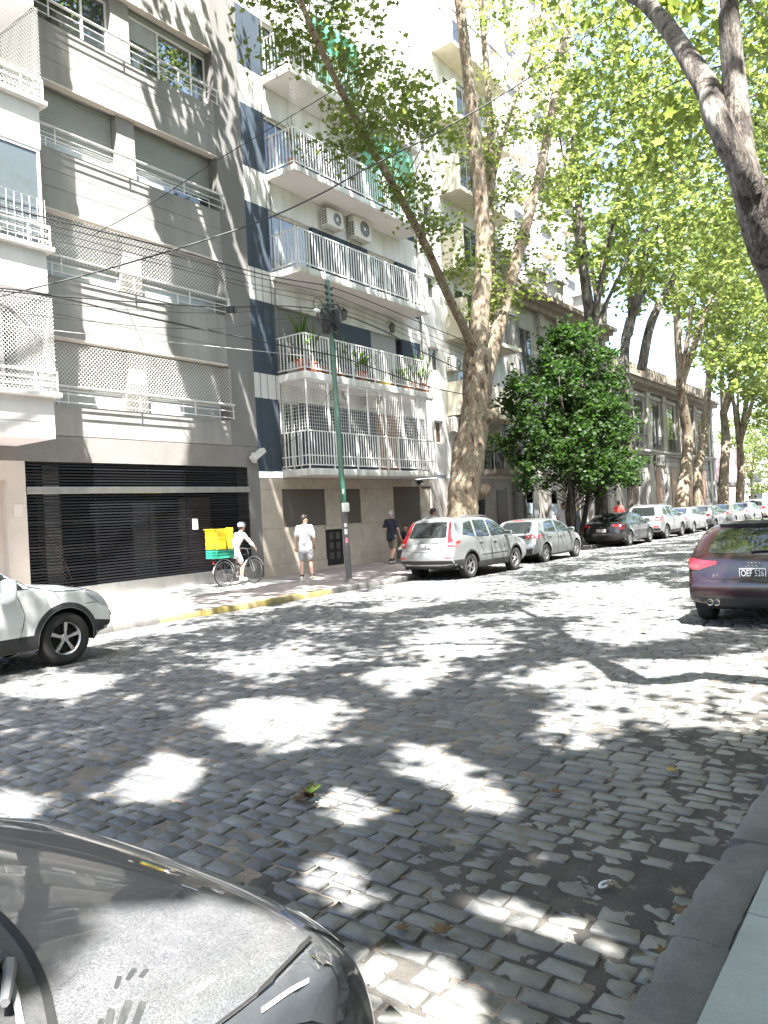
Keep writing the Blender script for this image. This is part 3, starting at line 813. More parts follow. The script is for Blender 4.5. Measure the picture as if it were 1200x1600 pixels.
def cloth(parent, x0, x1, y, z0, z1, m, name='shade_cloth', amp=.05):
    nx, nz = 24, 8; v = []; f = []
    for i in range(nx + 1):
        for j in range(nz + 1):
            xq = x0 + (x1 - x0) * i / nx; zq = z0 + (z1 - z0) * j / nz
            v.append((xq, y + amp * math.sin(i * 1.3) * (1 - .5 * j / nz) + .02 * math.sin(i * 3.1 + j), zq + .04 * math.sin(i * .7) * (1 - j / nz)))
    for i in range(nx):
        for j in range(nz): a = i * (nz + 1) + j; f.append((a, a + nz + 1, a + nz + 2, a + 1))
    mb = MB().add(v, f); o = mb.build(name, m, parent, 'all'); md = o.modifiers.new('thickness', 'SOLIDIFY'); md.thickness = .006
    return o
tag(cloth(None, 20.4, 23.6, BF + .14, 12.5, 15.0, M_GRNET), 'green shade cloth hung inside the fourth balcony of the blue block', 'shade cloth')
tag(cloth(None, 18.3, 20.6, BF + .14, 15.5, 17.6, M_GRNET), 'green shade cloth high in the top balcony of the blue block', 'shade cloth')
# ground floor travertine
tr = MB(); tr.box(15.95, 25.2, FAC + .03, FAC + .4, .1, 3.14); base = tr.build('ground_floor', mat('dark_joint', (.10, .085, .07), .9), B)  # dark brown backing shows in the joints between the panels
def trav(x0, x1, z0, z1): MB().cbox(x0 + .004, x1 - .004, FAC - .012, FAC + .03, z0 + .004, z1 - .004, .004).build('stone_panel', M_TRAV, base)
tb = [15.96, 16.87]
x_ = 16.87
while x_ < 22.6: x_ += .955; tb.append(min(x_, 22.62))
for a, b in zip(tb[:-1], tb[1:]):
    trav(a, b, .2, .52); 
    if not (18.6 < (a + b) / 2 < 19.6): trav(a, b, .52, 1.60)
    trav(a, b, 2.78, 3.12)
trav(18.74, 18.79, .52, 1.60); trav(19.62, 19.735, .52, 1.60); trav(18.79, 19.62, 1.46, 1.60)
trav(15.96, 16.86, 1.60, 2.78); trav(18.85, 19.25, 1.60, 2.78); trav(19.25, 19.62, 1.60, 2.78); trav(20.70, 21.64, 1.60, 2.78); trav(21.64, 22.62, 1.60, 2.78)
trav(24.50, 25.2, .2, 1.6); trav(24.5, 25.2, 1.6, 2.78); trav(22.62, 23.9, 2.86, 3.12); trav(23.9, 25.2, 2.86, 3.12)
for a, b in ((16.87, 18.84), (19.63, 20.69)):
    r_ = ridged(MB(), a, b, FAC + .10, 1.62, 2.77, .052, .010); r_.build('roller_shutter', M_SHUTB, B)
    MB().box(a, b, FAC + .0, FAC + .12, 1.60, 1.62).build('window_sill', M_TRAV, B)
vd = MB(); vd.box(18.8, 19.61, FAC - .02, FAC + .03, .30, 1.45); v_ = vd.build('meter_cupboard', M_BLACK, B)
for xq in (18.92, 19.26):
    for zq in (.5, .82, 1.14): MB().box(xq, xq + .2, FAC - .028, FAC - .019, zq, zq + .22).build('louvre', M_GRILL, v_)
MB().box(24.40, 24.50, FAC - .01, FAC + .9, .2, 2.86).build('door_reveal', M_TRAV, B); MB().box(22.62, 22.66, FAC, FAC + .9, .2, 2.86).build('door_reveal', M_TRAV, B)
dr = MB(); dr.box(22.66, 23.35, FAC + .2, FAC + .24, .22, 2.84); d_ = dr.build('entrance_door', M_TAN, B)
MB().box(22.72, 23.30, FAC + .16, FAC + .2, .9, 1.25).build('door_panel', M_BROWN, d_)
MB().box(23.35, 23.55, FAC + .16, FAC + .6, .2, 2.86).build('door_jamb', M_BLACK, B)
MB().box(23.55, 24.40, FAC + .12, FAC + .6, .2, 2.84).build('side_panel', mat('brown_stone', (.34, .25, .17), .6, var=.15, scale=3), B)
dl = thing('doorway_lamp', 'small dark bulkhead lamp under the lowest balcony by the doorway', 'lamp', (24.3, FAC - .1, 3.0)); MB().ball((24.3, FAC - .12, 3.02), .17, .12, .10, 12, 8).build('lamp_body', M_BLACK, dl, 'all'); MB().ball((24.3, FAC - .16, 2.97), .10, .08, .06, 10, 6).build('lens', M_FRAME, dl, 'all')
for xq, rr in ((16.98, .022), (16.80, .010), (25.05, .035), (16.15, .010), (16.45, .008)): MB().tube([(xq, FAC - .05, 3.4 if xq < 20 else 3.3), (xq + .02, FAC - .05, 18)], rr, 6).build('downpipe', M_PIERD if rr > .02 else M_BLUE, B, 50)

def ac_unit(x, y, z, wd=.82, h=.56, label=''):
    t = thing('air_conditioner', label, 'air conditioner', (x, y, z), group='air conditioners on the facades')
    d = .30
    MB().cbox(x, x + wd, y - d, y, z, z + h, .02).build('casing', M_AC, t, 40)
    fc = (x + wd * .60, y - d - .004, z + h / 2); R = h * .42
    g_ = MB().lathe([(R, 0), (R, -.012), (R * .9, -.012), (R * .9, 0)], 24, 'y', fc); g_.build('fan_ring', M_AC, t)
    MB().lathe([(R * .9, .003), (.001, .003)], 20, 'y', fc).build('fan_opening', M_GRILL, t)
    gr = MB()
    for k in range(1, 6): gr.lathe([(R * .17 * k, -.006), (R * .17 * k + .006, -.006)], 20, 'y', fc)
    for k in range(8):
        a = k * PI / 4; gr.tube([fc, (fc[0] + R * .9 * math.cos(a), fc[1] - .006, fc[2] + R * .9 * math.sin(a))], .004, 3)
    gr.lathe([(.001, -.012), (.05, -.012), (.06, -.004)], 12, 'y', fc)
    gr.build('fan_guard', M_FRAME, t)
    sg = MB()
    for k in range(6):
        for c in range(2): sg.box(x - .006, x + .002, y - d + .05 + c * .11, y - d + .13 + c * .11, z + .06 + k * .08, z + .11 + k * .08)
    sg.build('side_grille', M_GRILL, t)
    br = MB()
    for xq in (x + .1, x + wd - .1): br.box(xq - .02, xq + .02, y - d - .1, y + .12, z - .04, z - .005); br.box(xq - .02, xq + .02, y + .09, y + .12, z - .3, z - .04)
    br.build('bracket', M_RAIL, t)
ac_unit(19.28, FAC - .09, 11.42, label='smaller air conditioner high on the blue block above the third balcony rail')
ac_unit(20.70, FAC - .09, 11.42, .95, .74, label='larger air conditioner beside the smaller one above the third balcony')
ac_unit(19.2, FAC - .09, 5.62, label='air conditioner behind the green pole over the caged lowest balcony')
ac_unit(21.0, FAC - .09, 5.62, label='air conditioner over the brown balcony door of the caged lowest balcony')
def lantern(x, z, label):
    t = thing('wall_lantern', label, 'lantern', (x, FAC - .1, z))
    MB().tube([(x, FAC, z + .25), (x, FAC - .15, z + .33), (x, FAC - .28, z + .28)], .012, 6).build('bracket', M_IRON, t)
    MB().lathe([(.001, .27), (.05, .25), (.12, .16), (.125, .14)], 6, 'z', (x, FAC - .28, z)).build('cap', M_IRON, t)
    MB().lathe([(.11, .14), (.06, -.12), (.001, -.13)], 6, 'z', (x, FAC - .28, z)).build('glass', mat('lantern_glass', (.12, .11, .10), .2), t)
    fr = MB()
    for k in range(6):
        a = k * PI / 3; fr.tube([(x + .112 * math.cos(a), FAC - .28 + .112 * math.sin(a), z + .14), (x + .06 * math.cos(a), FAC - .28 + .06 * math.sin(a), z - .12)], .006, 4)
    fr.build('cage', M_IRON, t)
lantern(20.0, 8.55, 'black wall lantern behind the green pole above the second balcony')
lantern(22.75, 8.55, 'black wall lantern beside the grey shutter above the second balcony')

def pot_plant(x, y, z, kind, label, s=1.0):
    t = thing('potted_plant', label, 'potted plant', (x, y, z), group='plants on the second balcony')
    MB().lathe([(.001, 0), (.09 * s, 0), (.13 * s, .22 * s), (.14 * s, .22 * s), (.14 * s, .25 * s), (.11 * s, .25 * s), (.001, .22 * s)], 14, 'z', (x, y, z)).build('pot', M_TERRA if kind != 2 else M_PIERD, t, 30)
    lf = MB(); r_ = random.Random(int(x * 100 + y))
    n = 34 if kind != 1 else 26
    for i in range(n):
        a = r_.uniform(0, 2 * PI); h = r_.uniform(.3, .95) * s * (1.25 if kind == 1 else .8); sp = r_.uniform(.05, .32) * s
        d = Vector((math.cos(a), math.sin(a), 0)); sd = Vector((-d.y, d.x, 0)) * (.022 if kind == 1 else .05) * s
        b0 = Vector((x, y, z + .22 * s)); m1 = b0 + d * sp * .5 + Vector((0, 0, h * .65)); t1 = b0 + d * sp * 1.3 + Vector((0, 0, h * (.98 if kind == 1 else .75)))
        if kind != 1: b0 = b0 + d * sp * .3 + Vector((0, 0, h * .35))
        lf.add([b0 - sd * .3, b0 + sd * .3, m1 + sd, m1 - sd, t1], [(0, 1, 2, 3), (3, 2, 4)])
    lf.build('leaves', LEAF_PLANT, t, kind='stuff', fixn=False)
for x_, y_, kd, s_, lb in ((17.15, 15.35, 1, 1.5, 'tall spiky plant in the left corner of the second balcony'), (17.5, 15.25, 1, 1.3, 'spiky potted plant next to the corner plant on the second balcony'),
        (18.1, 15.25, 0, 1.1, 'bushy plant just left of the green pole on the second balcony'), (18.9, 15.25, 1, 1.1, 'thin-leaved plant behind the green pole on the second balcony'), (20.0, 15.25, 0, 1.2, 'bright leafy plant in the middle of the second balcony rail'),
        (21.6, 15.22, 0, .8, 'low plant above the small yellow crate on the second balcony'), (22.4, 15.22, 0, .8, 'low plant in a red trough on the second balcony'), (23.1, 15.22, 0, 1.0, 'yellow-green plant near the right end of the second balcony'), (23.7, 15.2, 1, 1.0, 'dark spiky plant at the right corner of the second balcony'),
        (17.3, 15.4, 1, 1.3, 'dark palm in the corner of the third balcony')):
    pot_plant(x_, y_, SL[1][1] + .004 if 'third' not in lb else SL[3][1] + .004, kd, lb, s_)
for k_ in range(9):
    x_ = (17.75, 18.5, 19.4, 19.8, 20.5, 22.05, 22.75, 23.45, 17.2)[k_]
    pot_plant(x_, 15.24 if k_ < 8 else 15.8, SL[1][1] + .004, k_ % 3, ('low dark plant between the spiky plants and the green pole', 'straggly plant left of the green pole on the second balcony', 'broad plant just right of the green pole on the second balcony', 'pale plant under the second black lantern wire', 'leafy plant left of the yellow crate on the second balcony', 'small plant left end of the red trough', 'small plant right end of the red trough', 'tuft between the yellow-green and the dark spiky plant', 'tall fronds at the inner left end of the second balcony')[k_], .9 + .12 * (k_ % 4))
tr_ = thing('planter_trough', 'long red planter trough at the rail of the second balcony', 'planter', (22.5, 15.2, 6.25)); MB().cbox(22.1, 23.0, 15.12, 15.30, 6.25, 6.38, .01).build('trough', M_TERRA, tr_); MB().box(22.12, 22.98, 15.14, 15.28, 6.37, 6.385).build('soil', M_MUD, tr_)
yc = thing('plastic_crate', 'small yellow crate under the rail of the second balcony', 'crate', (21.0, 15.2, 6.25)); MB().cbox(20.85, 21.35, 15.12, 15.35, 6.25, 6.42, .01).build('crate_body', mat('yellow_plastic', (.6, .42, .1), .5), yc); MB().box(20.9, 21.3, 15.111, 15.12, 6.34, 6.38).build('hand_hole', M_GRILL, yc)
ct = thing('covered_furniture', 'greyish cover over furniture at the left end of the second balcony', 'covered furniture', (17.4, 15.6, 6.25)); MB().cbox(17.05, 18.0, 15.35, 15.95, 6.25, 6.62, .08).build('cover', M_CURT, ct, 50)

# ------------------------------------------------------------------ cream block
Cb = thing('apartment_building', 'cream apartment block with solid parapet balconies behind the big plane trunk', 'apartment building', (29.4, FAC, .2))
MB().box(26.45, 32.35, FAC + .006, FAC + .5, 3.2, 25).build('wall', M_WHITE, Cb)
MB().box(25.2, 32.35, FAC + .002, FAC + .5, .1, 3.19).build('marble_base', M_MARBLE, Cb)
window(Cb, 28.1, 29.5, .9, 2.6, FAC - .03, (28.8,), M_GLASS, .06, M_PIERD)
MB().box(30.6, 31.6, FAC - .02, FAC + .002, .25, 2.7).build('door', M_BLACK, Cb)
for z0, z1 in ((8.9, 10.5), (11.72, 13.45), (14.85, 16.35), (17.85, 19.3), (20.8, 22.3)):
    p_ = MB(); p_.box(27.02, 27.12, 15.2, FAC + .006, z0, z1); p_.box(27.12, 31.9, 15.204, FAC + .005, z0 + .004, z0 + .16); bl_ = p_.build('balcony', M_CREAM, Cb)
    rr = MB()
    for k in range(34): xq = 27.2 + k * .14; rr.box(xq - .009, xq + .009, 15.23, 15.25, z0 + .16, z1 - .08)
    rr.box(27.1, 31.9, 15.22, 15.26, z1 - .08, z1 - .04); rr.build('railing', M_IRON, bl_)
    window(Cb, 27.7, 30.2, z0 + .2, z0 + 2.3, FAC - .04, (28.5, 29.4), M_GLASS)
for z0, z1 in ((5.75, 7.1),):
    p_ = MB(); p_.box(26.75, 26.87, 15.3, FAC + .006, z0, z1); p_.box(26.87, 31.9, 15.3, 15.42, z0, z1); p_.box(26.87, 31.9, 15.42, FAC + .006, z0, z0 + .15); p_.build('balcony', M_CREAM, Cb)
    window(Cb, 27.7, 30.2, z0 + .2, z0 + 2.4, FAC - .04, (28.9,), M_GLASS)
s = MB(); s.box(28.9, 32.2, 15.2, FAC + .006, 3.35, 3.55); bl_ = s.build('balcony', M_STONEB, Cb)
b2 = MB(); b2.box(-.012, .012, -.006, .006, 0, 1.0); bd_me = b2.mesh('baluster', M_PIERD)
for k in range(24): link('baluster', bd_me, bl_, loc=Vector((29.0 + k * .135, 15.24, 3.55)) - org(bl_))
rr = MB(); rr.box(28.9, 32.2, 15.22, 15.27, 4.55, 4.6); rr.box(32.1, 32.2, 15.2, FAC, 3.55, 4.6); rr.build('railing', M_PIERD, bl_)
window(Cb, 29.5, 31.5, 3.56, 5.4, FAC - .04, (30.5,), M_GLASS)
ac_unit(26.6, FAC - .1, 5.1, label='air conditioner on the white wall just left of the plane trunk')
ac_unit(26.7, FAC - .1, 7.6, .8, .55, label='air conditioner under the cream parapet by the fork of the plane tree')

# ------------------------------------------------------------------ old stone building with the heavy cornice
D = thing('stone_building', 'old grey stone building with a heavy brown cornice behind the dark bushy tree', 'building', (39, FAC, .2))
w = MB(); w.box(32.4, 45.5, FAC + .05, FAC + .6, .1, 12.1); w.build('wall', M_STONE, D)
for xq in (32.7, 36.2, 38.4, 42.0, 44.9):
    p_ = MB(); p_.box(xq - .35, xq + .35, FAC - .14, FAC + .05, .1, 11.6); p_.box(xq - .45, xq + .45, FAC - .24, FAC + .05, .1, .8); p_.box(xq - .45, xq + .45, FAC - .24, FAC + .05, 10.9, 11.3); p_.build('pilaster', M_STONE, D)
    t_ = MB(); t_.box(xq - .45, xq + .45, FAC - .3, FAC + .3, 12.7, 13.6); t_.box(xq - .65, xq + .65, FAC - .5, FAC + .4, 13.6, 13.75); t_.build('roof_pier', M_STONE, D)
c_ = MB(); c_.box(32.4, 45.5, FAC - .3, FAC + .06, 11.6, 11.9); c_.box(32.4, 45.5, FAC - .55, FAC + .06, 11.9, 12.1); c_.box(32.4, 45.5, FAC - .8, FAC + .3, 12.1, 12.3); c_.box(32.4, 45.5, FAC - .2, FAC + .2, 12.3, 12.75); c_.build('cornice', M_STONEB, D)
for xq in (34.4, 40.2, 43.4):
    for z0, z1 in ((.3, 3.3), (4.6, 7.2), (8.2, 10.6)):
        window(D, xq - .65, xq + .65, z0, z1, FAC - .01, (xq,), M_GLASS, .07, M_STONEB)
for xq, z0, lb in ((33.4, 1.0, 'white posters pasted on the dark wall behind the silver hatchback'), (36.2, .9, 'white paper sheets hung on the stone pilaster under the bushy tree')):
    t = thing('poster', lb, 'poster', (xq, FAC - .2, z0))
    for k in range(3): MB().box(xq - .35 + k * .02, xq + .3, FAC - .268, FAC - .262 - .003 * k, z0 + k * .55, z0 + k * .55 + .5).build('sheet', mat('poster_paper_%d' % k, [(.62, .60, .58), (.45, .55, .62), (.6, .42, .42)][k], .8), t)
    MB().box(xq - .4, xq + .4, FAC - .261, FAC - .1, z0 - .1, z0 + 1.75).build('board', M_PIERD, t)

# ------------------------------------------------------------------ classical two-storey building
E_ = thing('stone_building', 'classical two-storey stone building with pilasters, tall windows and iron balconies', 'building', (58, FAC, .2))
MB().box(45.6, 70.6, FAC + .06, FAC + .7, .1, 10.4).build('wall', M_STONE, E_)
blk = MB(); bx = MB()
zc = .2
while zc < 5.0:
    xq = 45.6; odd = int(zc / .45) % 2
    while xq < 70.5:
        x1 = min(xq + (1.1 if not (odd and xq == 45.6) else .55), 70.6); bx.cbox(xq + .012, x1 - .012, FAC - .03, FAC + .06, zc + .012, zc + .438, .012); xq = x1
    zc += .45
bx.build('rusticated_blocks', M_STONE, E_, kind='stuff')
c_ = MB(); c_.box(45.6, 70.6, FAC - .25, FAC + .07, 5.0, 5.18); c_.box(45.6, 70.6, FAC - .4, FAC + .07, 5.18, 5.32); c_.build('string_course', M_STONE, E_)
c_ = MB(); c_.box(45.6, 70.6, FAC - .2, FAC + .07, 9.3, 9.6); c_.box(45.6, 70.8, FAC - .6, FAC + .07, 9.6, 9.9); c_.box(45.6, 70.9, FAC - .75, FAC + .3, 9.9, 10.1); c_.box(45.6, 70.6, FAC - .15, FAC + .2, 10.1, 11.0); c_.build('cornice', M_STONEB, E_)
k = 0
for xq in (47.5, 51.0, 54.6, 58.3, 62.8, 66.8):
    window(E_, xq - .95, xq + .95, 5.4, 8.65, FAC + .0, (xq,), M_GLASS, .07, M_PIERD)
    sf = MB(); sf.box(xq - 1.15, xq - .96, FAC - .06, FAC + .07, 5.33, 8.9); sf.box(xq + .96, xq + 1.15, FAC - .06, FAC + .07, 5.33, 8.9); sf.box(xq - 1.25, xq + 1.25, FAC - .14, FAC + .07, 8.9, 9.1); sf.build('window_surround', M_STONE, E_)
    rl = MB()
    for q in range(15): rl.box(xq - .95 + q * .134 - .01, xq - .95 + q * .134 + .01, FAC - .20, FAC - .18, 5.33, 6.3)
    rl.box(xq - 1, xq + 1, FAC - .21, FAC - .17, 6.28, 6.33); rl.box(xq - 1, xq + 1, FAC - .21, FAC - .17, 5.42, 5.46); rl.build('iron_balcony', M_IRON, E_)
    MB().box(xq - .6, xq + .6, FAC - .06, FAC - .031, .3, 4.2).build('ground_door', M_PIERD if int(xq) % 2 else M_BROWN, E_)
for xq in (45.9, 49.25, 52.8, 56.45, 60.5, 64.8, 69.2, 70.3):
    p_ = MB(); p_.box(xq - .3, xq + .3, FAC - .15, FAC + .07, 5.32, 9.3); p_.box(xq - .4, xq + .4, FAC - .22, FAC + .07, 8.9, 9.29); p_.box(xq - .35, xq + .35, FAC - .18, FAC - .031, .1, 5.0); p_.build('pilaster', M_STONE, E_)
ac_unit(53.4, FAC - .3, 4.3, 1.0, .7, label='air conditioner far along on the classical building below the string course')

P_ = thing('shop_building', 'small pink building with a dark awning at the far end of the row', 'building', (76, FAC, .2))
MB().box(70.9, 82, FAC + .1, FAC + 6, .1, 6.5).build('wall', M_PINK, P_)
MB().box(71.2, 81.5, FAC - .9, FAC + .1, 2.9, 3.2).build('awning', M_PIERD, P_)
MB().box(72, 81, FAC + .05, FAC + .1, .2, 2.8).build('shop_window', M_GLASSW, P_)
T_ = thing('tower_block', 'tall white apartment tower set back behind the old stone building', 'tower block', (58, 26, 0))
MB().box(44, 64, 24, 38, 0, 46).build('wall', mat('bright_white_wall', (.8, .8, .79), .8), T_)
for zf in range(4, 15):
    for xq in (46.5, 51, 55.5, 60):
        z0 = zf * 3 + .6
        window(T_, xq - .9, xq + .9, z0, z0 + 1.7, 23.93, (xq,), M_CURT, .08)
        b_ = MB(); b_.box(xq - 1.2, xq + 1.2, 23.2, 24, z0 - .5, z0 - .35)
        for q in range(4): b_.box(xq - 1.2, xq + 1.2, 23.2, 23.23, z0 - .25 + q * .2, z0 - .2 + q * .2)
        b_.build('balcony', M_PALE, T_)
        ridged(MB(), xq - .9, xq + .9, 23.92, z0 + 1.05, z0 + 1.7, .12).build('blind', M_SHUTB, T_)
H_ = thing('apartment_building', 'pale building closing the far end of the street beyond the trees', 'building', (170, 10, 0))
MB().box(165, 180, -30, 60, 0, 9).build('wall', mat('far_pale_wall', (.6, .58, .55), .85, var=.1), H_)
for yq in range(-24, 58, 6):
    for z0 in (1.2, 4.6): MB().box(164.93, 165, yq - 1, yq + 1, z0, z0 + 2).build('window', M_GLASS, H_)
# buildings on the photographer's side of the street
for x0, x1, hh, c_, lb in ((-30, 6.0, 12.5, M_STONE, 'grey stone house behind the photographer'), (6.01, 30, 9.5, M_CREAM, 'cream two-storey house on the near pavement'), (30.01, 70, 11, M_STONE, 'grey stone row farther along the near pavement')):
    t = thing('town_house', lb, 'house', ((x0 + x1) / 2, -3.7, .1))
    MB().box(x0, x1, -9, -3.6, -.05, hh).build('wall', c_, t); MB().box(x0, x1, -9, -3.4, hh - .4, hh - .2).build('cornice', c_, t)
    xq = x0 + 2
    while xq < x1 - 1.5:
        for z0 in (1.0, 4.6, 8.0):
            if z0 + 2 < hh: window(t, xq - .6, xq + .6, z0, z0 + 2.1, -3.6 - .02, (xq,), M_GLASS)
        xq += 3.0
# ------------------------------------------------------------------ trees
def bark_mat(name, cols, sx=9, bump=0.9):
    """flaking bark: sharp-edged plates of a few colours, crossed by vertical cracks"""
    m = bpy.data.materials.new(name); m.use_nodes = True
    nt = m.node_tree; N = nt.nodes; L = nt.links; b = N['Principled BSDF']; b.inputs['Roughness'].default_value = 0.9
    g = N.new('ShaderNodeNewGeometry'); mp = N.new('ShaderNodeMapping'); mp.inputs['Scale'].default_value = (1, 1, 0.42)
    L.new(g.outputs['Position'], mp.inputs[0])
    n = N.new('ShaderNodeTexNoise'); n.inputs['Scale'].default_value = sx * .55; n.inputs['Detail'].default_value = 12; n.inputs['Roughness'].default_value = 0.66
    n.inputs['Distortion'].default_value = 0.35
    L.new(mp.outputs[0], n.inputs['Vector'])
    rp = N.new('ShaderNodeValToRGB'); rp.color_ramp.interpolation = 'CONSTANT'
    e = rp.color_ramp.elements; k = len(cols)
    pos = [0.0, .395, .455, .525, .60][-k:] if k <= 5 else None; pos[0] = 0.0
    e[0].position, e[0].color = pos[0], tuple(cols[0]) + (1,); e[1].position, e[1].color = pos[-1], tuple(cols[-1]) + (1,)
    for i in range(1, k - 1):
        q = e.new(pos[i]); q.color = tuple(cols[i]) + (1,)
    L.new(n.outputs[0], rp.inputs[0])
    n2 = N.new('ShaderNodeTexNoise'); n2.inputs['Scale'].default_value = sx * 4; n2.inputs['Detail'].default_value = 8
    mp2 = N.new('ShaderNodeMapping'); mp2.inputs['Scale'].default_value = (1, 1, 0.18); L.new(g.outputs['Position'], mp2.inputs[0]); L.new(mp2.outputs[0], n2.inputs['Vector'])
    mr = N.new('ShaderNodeMapRange'); mr.inputs[1].default_value, mr.inputs[2].default_value = .3, .62; mr.inputs[3].default_value, mr.inputs[4].default_value = .45, 1.2
    L.new(n2.outputs[0], mr.inputs[0])
    sc = N.new('ShaderNodeVectorMath'); sc.operation = 'SCALE'; L.new(rp.outputs[0], sc.inputs[0]); L.new(mr.outputs[0], sc.inputs['Scale']); L.new(sc.outputs[0], b.inputs['Base Color'])
    ad = N.new('ShaderNodeMath'); ad.operation = 'ADD'; L.new(n.outputs[0], ad.inputs[0]); L.new(n2.outputs[0], ad.inputs[1])
    bp = N.new('ShaderNodeBump'); bp.inputs['Strength'].default_value = bump; bp.inputs['Distance'].default_value = 0.04
    L.new(ad.outputs[0], bp.inputs['Height']); L.new(bp.outputs[0], b.inputs['Normal'])
    return m
BARK = bark_mat('plane_tree_bark', [(0.05, 0.032, 0.022), (0.145, 0.10, 0.065), (0.215, 0.165, 0.112), (0.17, 0.148, 0.10), (0.34, 0.29, 0.21)], 9, 1.0)
BARKG = bark_mat('grey_plane_bark', [(0.045, 0.035, 0.028), (0.12, 0.10, 0.083), (0.16, 0.14, 0.118), (0.30, 0.28, 0.245)], 10, .9)
BARKD = bark_mat('dark_bark', [(0.03, 0.025, 0.02), (0.07, 0.055, 0.045), (0.11, 0.09, 0.07)], 9)
LEAF_P = leaf_mat('plane_tree_leaf', (0.06, 0.09, 0.022), (0.11, 0.13, 0.03), (0.27, 0.34, 0.065))
LEAF_P2 = leaf_mat('far_plane_tree_leaf', (0.065, 0.10, 0.025), (0.11, 0.135, 0.035), (0.27, 0.34, 0.075))
LEAF_F = leaf_mat('glossy_dark_leaf', (0.014, 0.032, 0.009), (0.04, 0.075, 0.016), (0.05, 0.115, 0.015), 0.55)

_o = np.array([(0, -.5), (.16, -.30), (.50, -.26), (.30, .0), (.46, .22), (.17, .2), (0, .55), (-.17, .2), (-.46, .22), (-.30, 0), (-.50, -.26), (-.16, -.30)])
T_LOBE = (np.concatenate([np.c_[_o, 0.10 * np.abs(_o[:, 0]) - .12 * _o[:, 1] ** 2], [[0, -.1, -.03]]]), np.array([(i, (i + 1) % 12, 12) for i in range(12)]))
T_KITE = (np.array([(0, -.5, 0), (.45, -.05, .09), (0, .55, -.03), (-.45, -.05, .09)]), np.array([(0, 1, 2), (0, 2, 3)]))
T_STAR = (np.array([(0, -.45, 0), (.5, -.2, .08), (.2, .05, 0), (0, .55, -.05), (-.2, .05, 0), (-.5, -.2, .08)]), np.array([(0, 1, 2), (0, 2, 4), (2, 3, 4), (0, 4, 5)]))

LIT = [[(4.75, 5.63), (5.45, 5.75), (5.71, 4.95), (5.17, 4.46), (4.52, 4.28), (4.44, 4.86)],
       [(5.46, 2.73), (6.22, 2.94), (6.58, 2.79), (6.38, 2.34), (5.74, 2.14), (5.25, 2.35)],
       [(7.11, 3.78), (7.96, 3.66), (8.62, 3.16), (8.56, 2.3), (9.75, 1.75), (9.36, 1.12), (6.94, 0.86), (6.54, 1.2), (6.41, 1.65), (6.4, 1.95), (6.61, 2.62), (6.9, 3.19)],
       [(8.99, 6.28), (10.05, 6.4), (10.11, 5.54), (8.71, 4.75), (8.13, 5.1), (8.2, 5.54)],
       [(2.98, 1.87), (3.07, 1.84), (3.12, 1.47), (3.02, 1.05), (2.95, 1.05), (2.9, 1.21), (2.89, 1.69)],
       [(2.3, 1.95), (2.47, 1.93), (2.55, 1.71), (2.46, 1.38), (2.31, 1.3), (2.09, 1.6)],
       [(2.74, 2.71), (3.01, 2.75), (3.05, 2.53), (2.85, 2.22), (2.69, 2.14), (2.61, 2.33)],
       [(4.06, 2.61), (4.3, 2.47), (4.17, 2.18), (3.96, 2.16), (3.94, 2.4)],
       [(4.8, 3.53), (4.9, 3.13), (4.43, 2.4), (4.19, 2.5), (4.3, 3.06)],
       [(3.13, 4.75), (3.89, 5.18), (3.74, 4.45), (3.08, 4.12)],
       [(2.38, 5.19), (2.69, 5.47), (2.74, 4.98), (2.56, 4.74), (2.3, 4.71)],
       [(6.77, 5.47), (7.45, 5.22), (7.02, 4.42), (6.19, 4.51)],
       [(8.6, 15.3), (9.6, 16.3), (12.3, 16.3), (10.4, 12.9), (8.6, 11.9), (7.33, 11.45)],
       [(10.4, 4.55), (13.79, 4.76), (14.42, 3.97), (10.59, 2.94), (9.4, 3.44)],
       [(6.37, 7.49), (7.48, 7.59), (7.43, 6.4), (6.14, 6.16)],
       [(11.81, 5.84), (15.16, 6.3), (17.91, 5.86), (15.37, 4.66), (12.42, 4.95)],
       [(4.55, 9.13), (5.43, 9.38), (5.64, 8.31), (4.72, 7.93)],
       [(3.62, 3.34), (3.89, 3.19), (3.7, 2.75), (3.33, 2.84)], [(13.1, 14.8), (14.4, 14.7), (14.6, 15.9), (13.3, 15.9)], [(15.7, 14.1), (16.2, 14.1), (16.4, 14.8), (15.9, 14.8)], [(12.4, 14.2), (14.2, 14.3), (14.0, 14.7), (12.6, 14.6)]]
HOODLIT = [(0.96, 1.56), (1.22, 1.47), (1.30, 1.24), (1.25, 1.02), (0.95, 0.70), (0.5, .75), (0.55, 1.3), (0.86, 1.45)]
def in_poly(px, py, poly):
    inside = np.zeros(len(px), bool); n = len(poly)
    for i in range(n):
        x1, y1 = poly[i]; x2, y2 = poly[(i + 1) % n]
        c = ((y1 > py) != (y2 > py)) & (px < (x2 - x1) * (py - y1) / (y2 - y1 + 1e-12) + x1)
        inside ^= c
    return inside
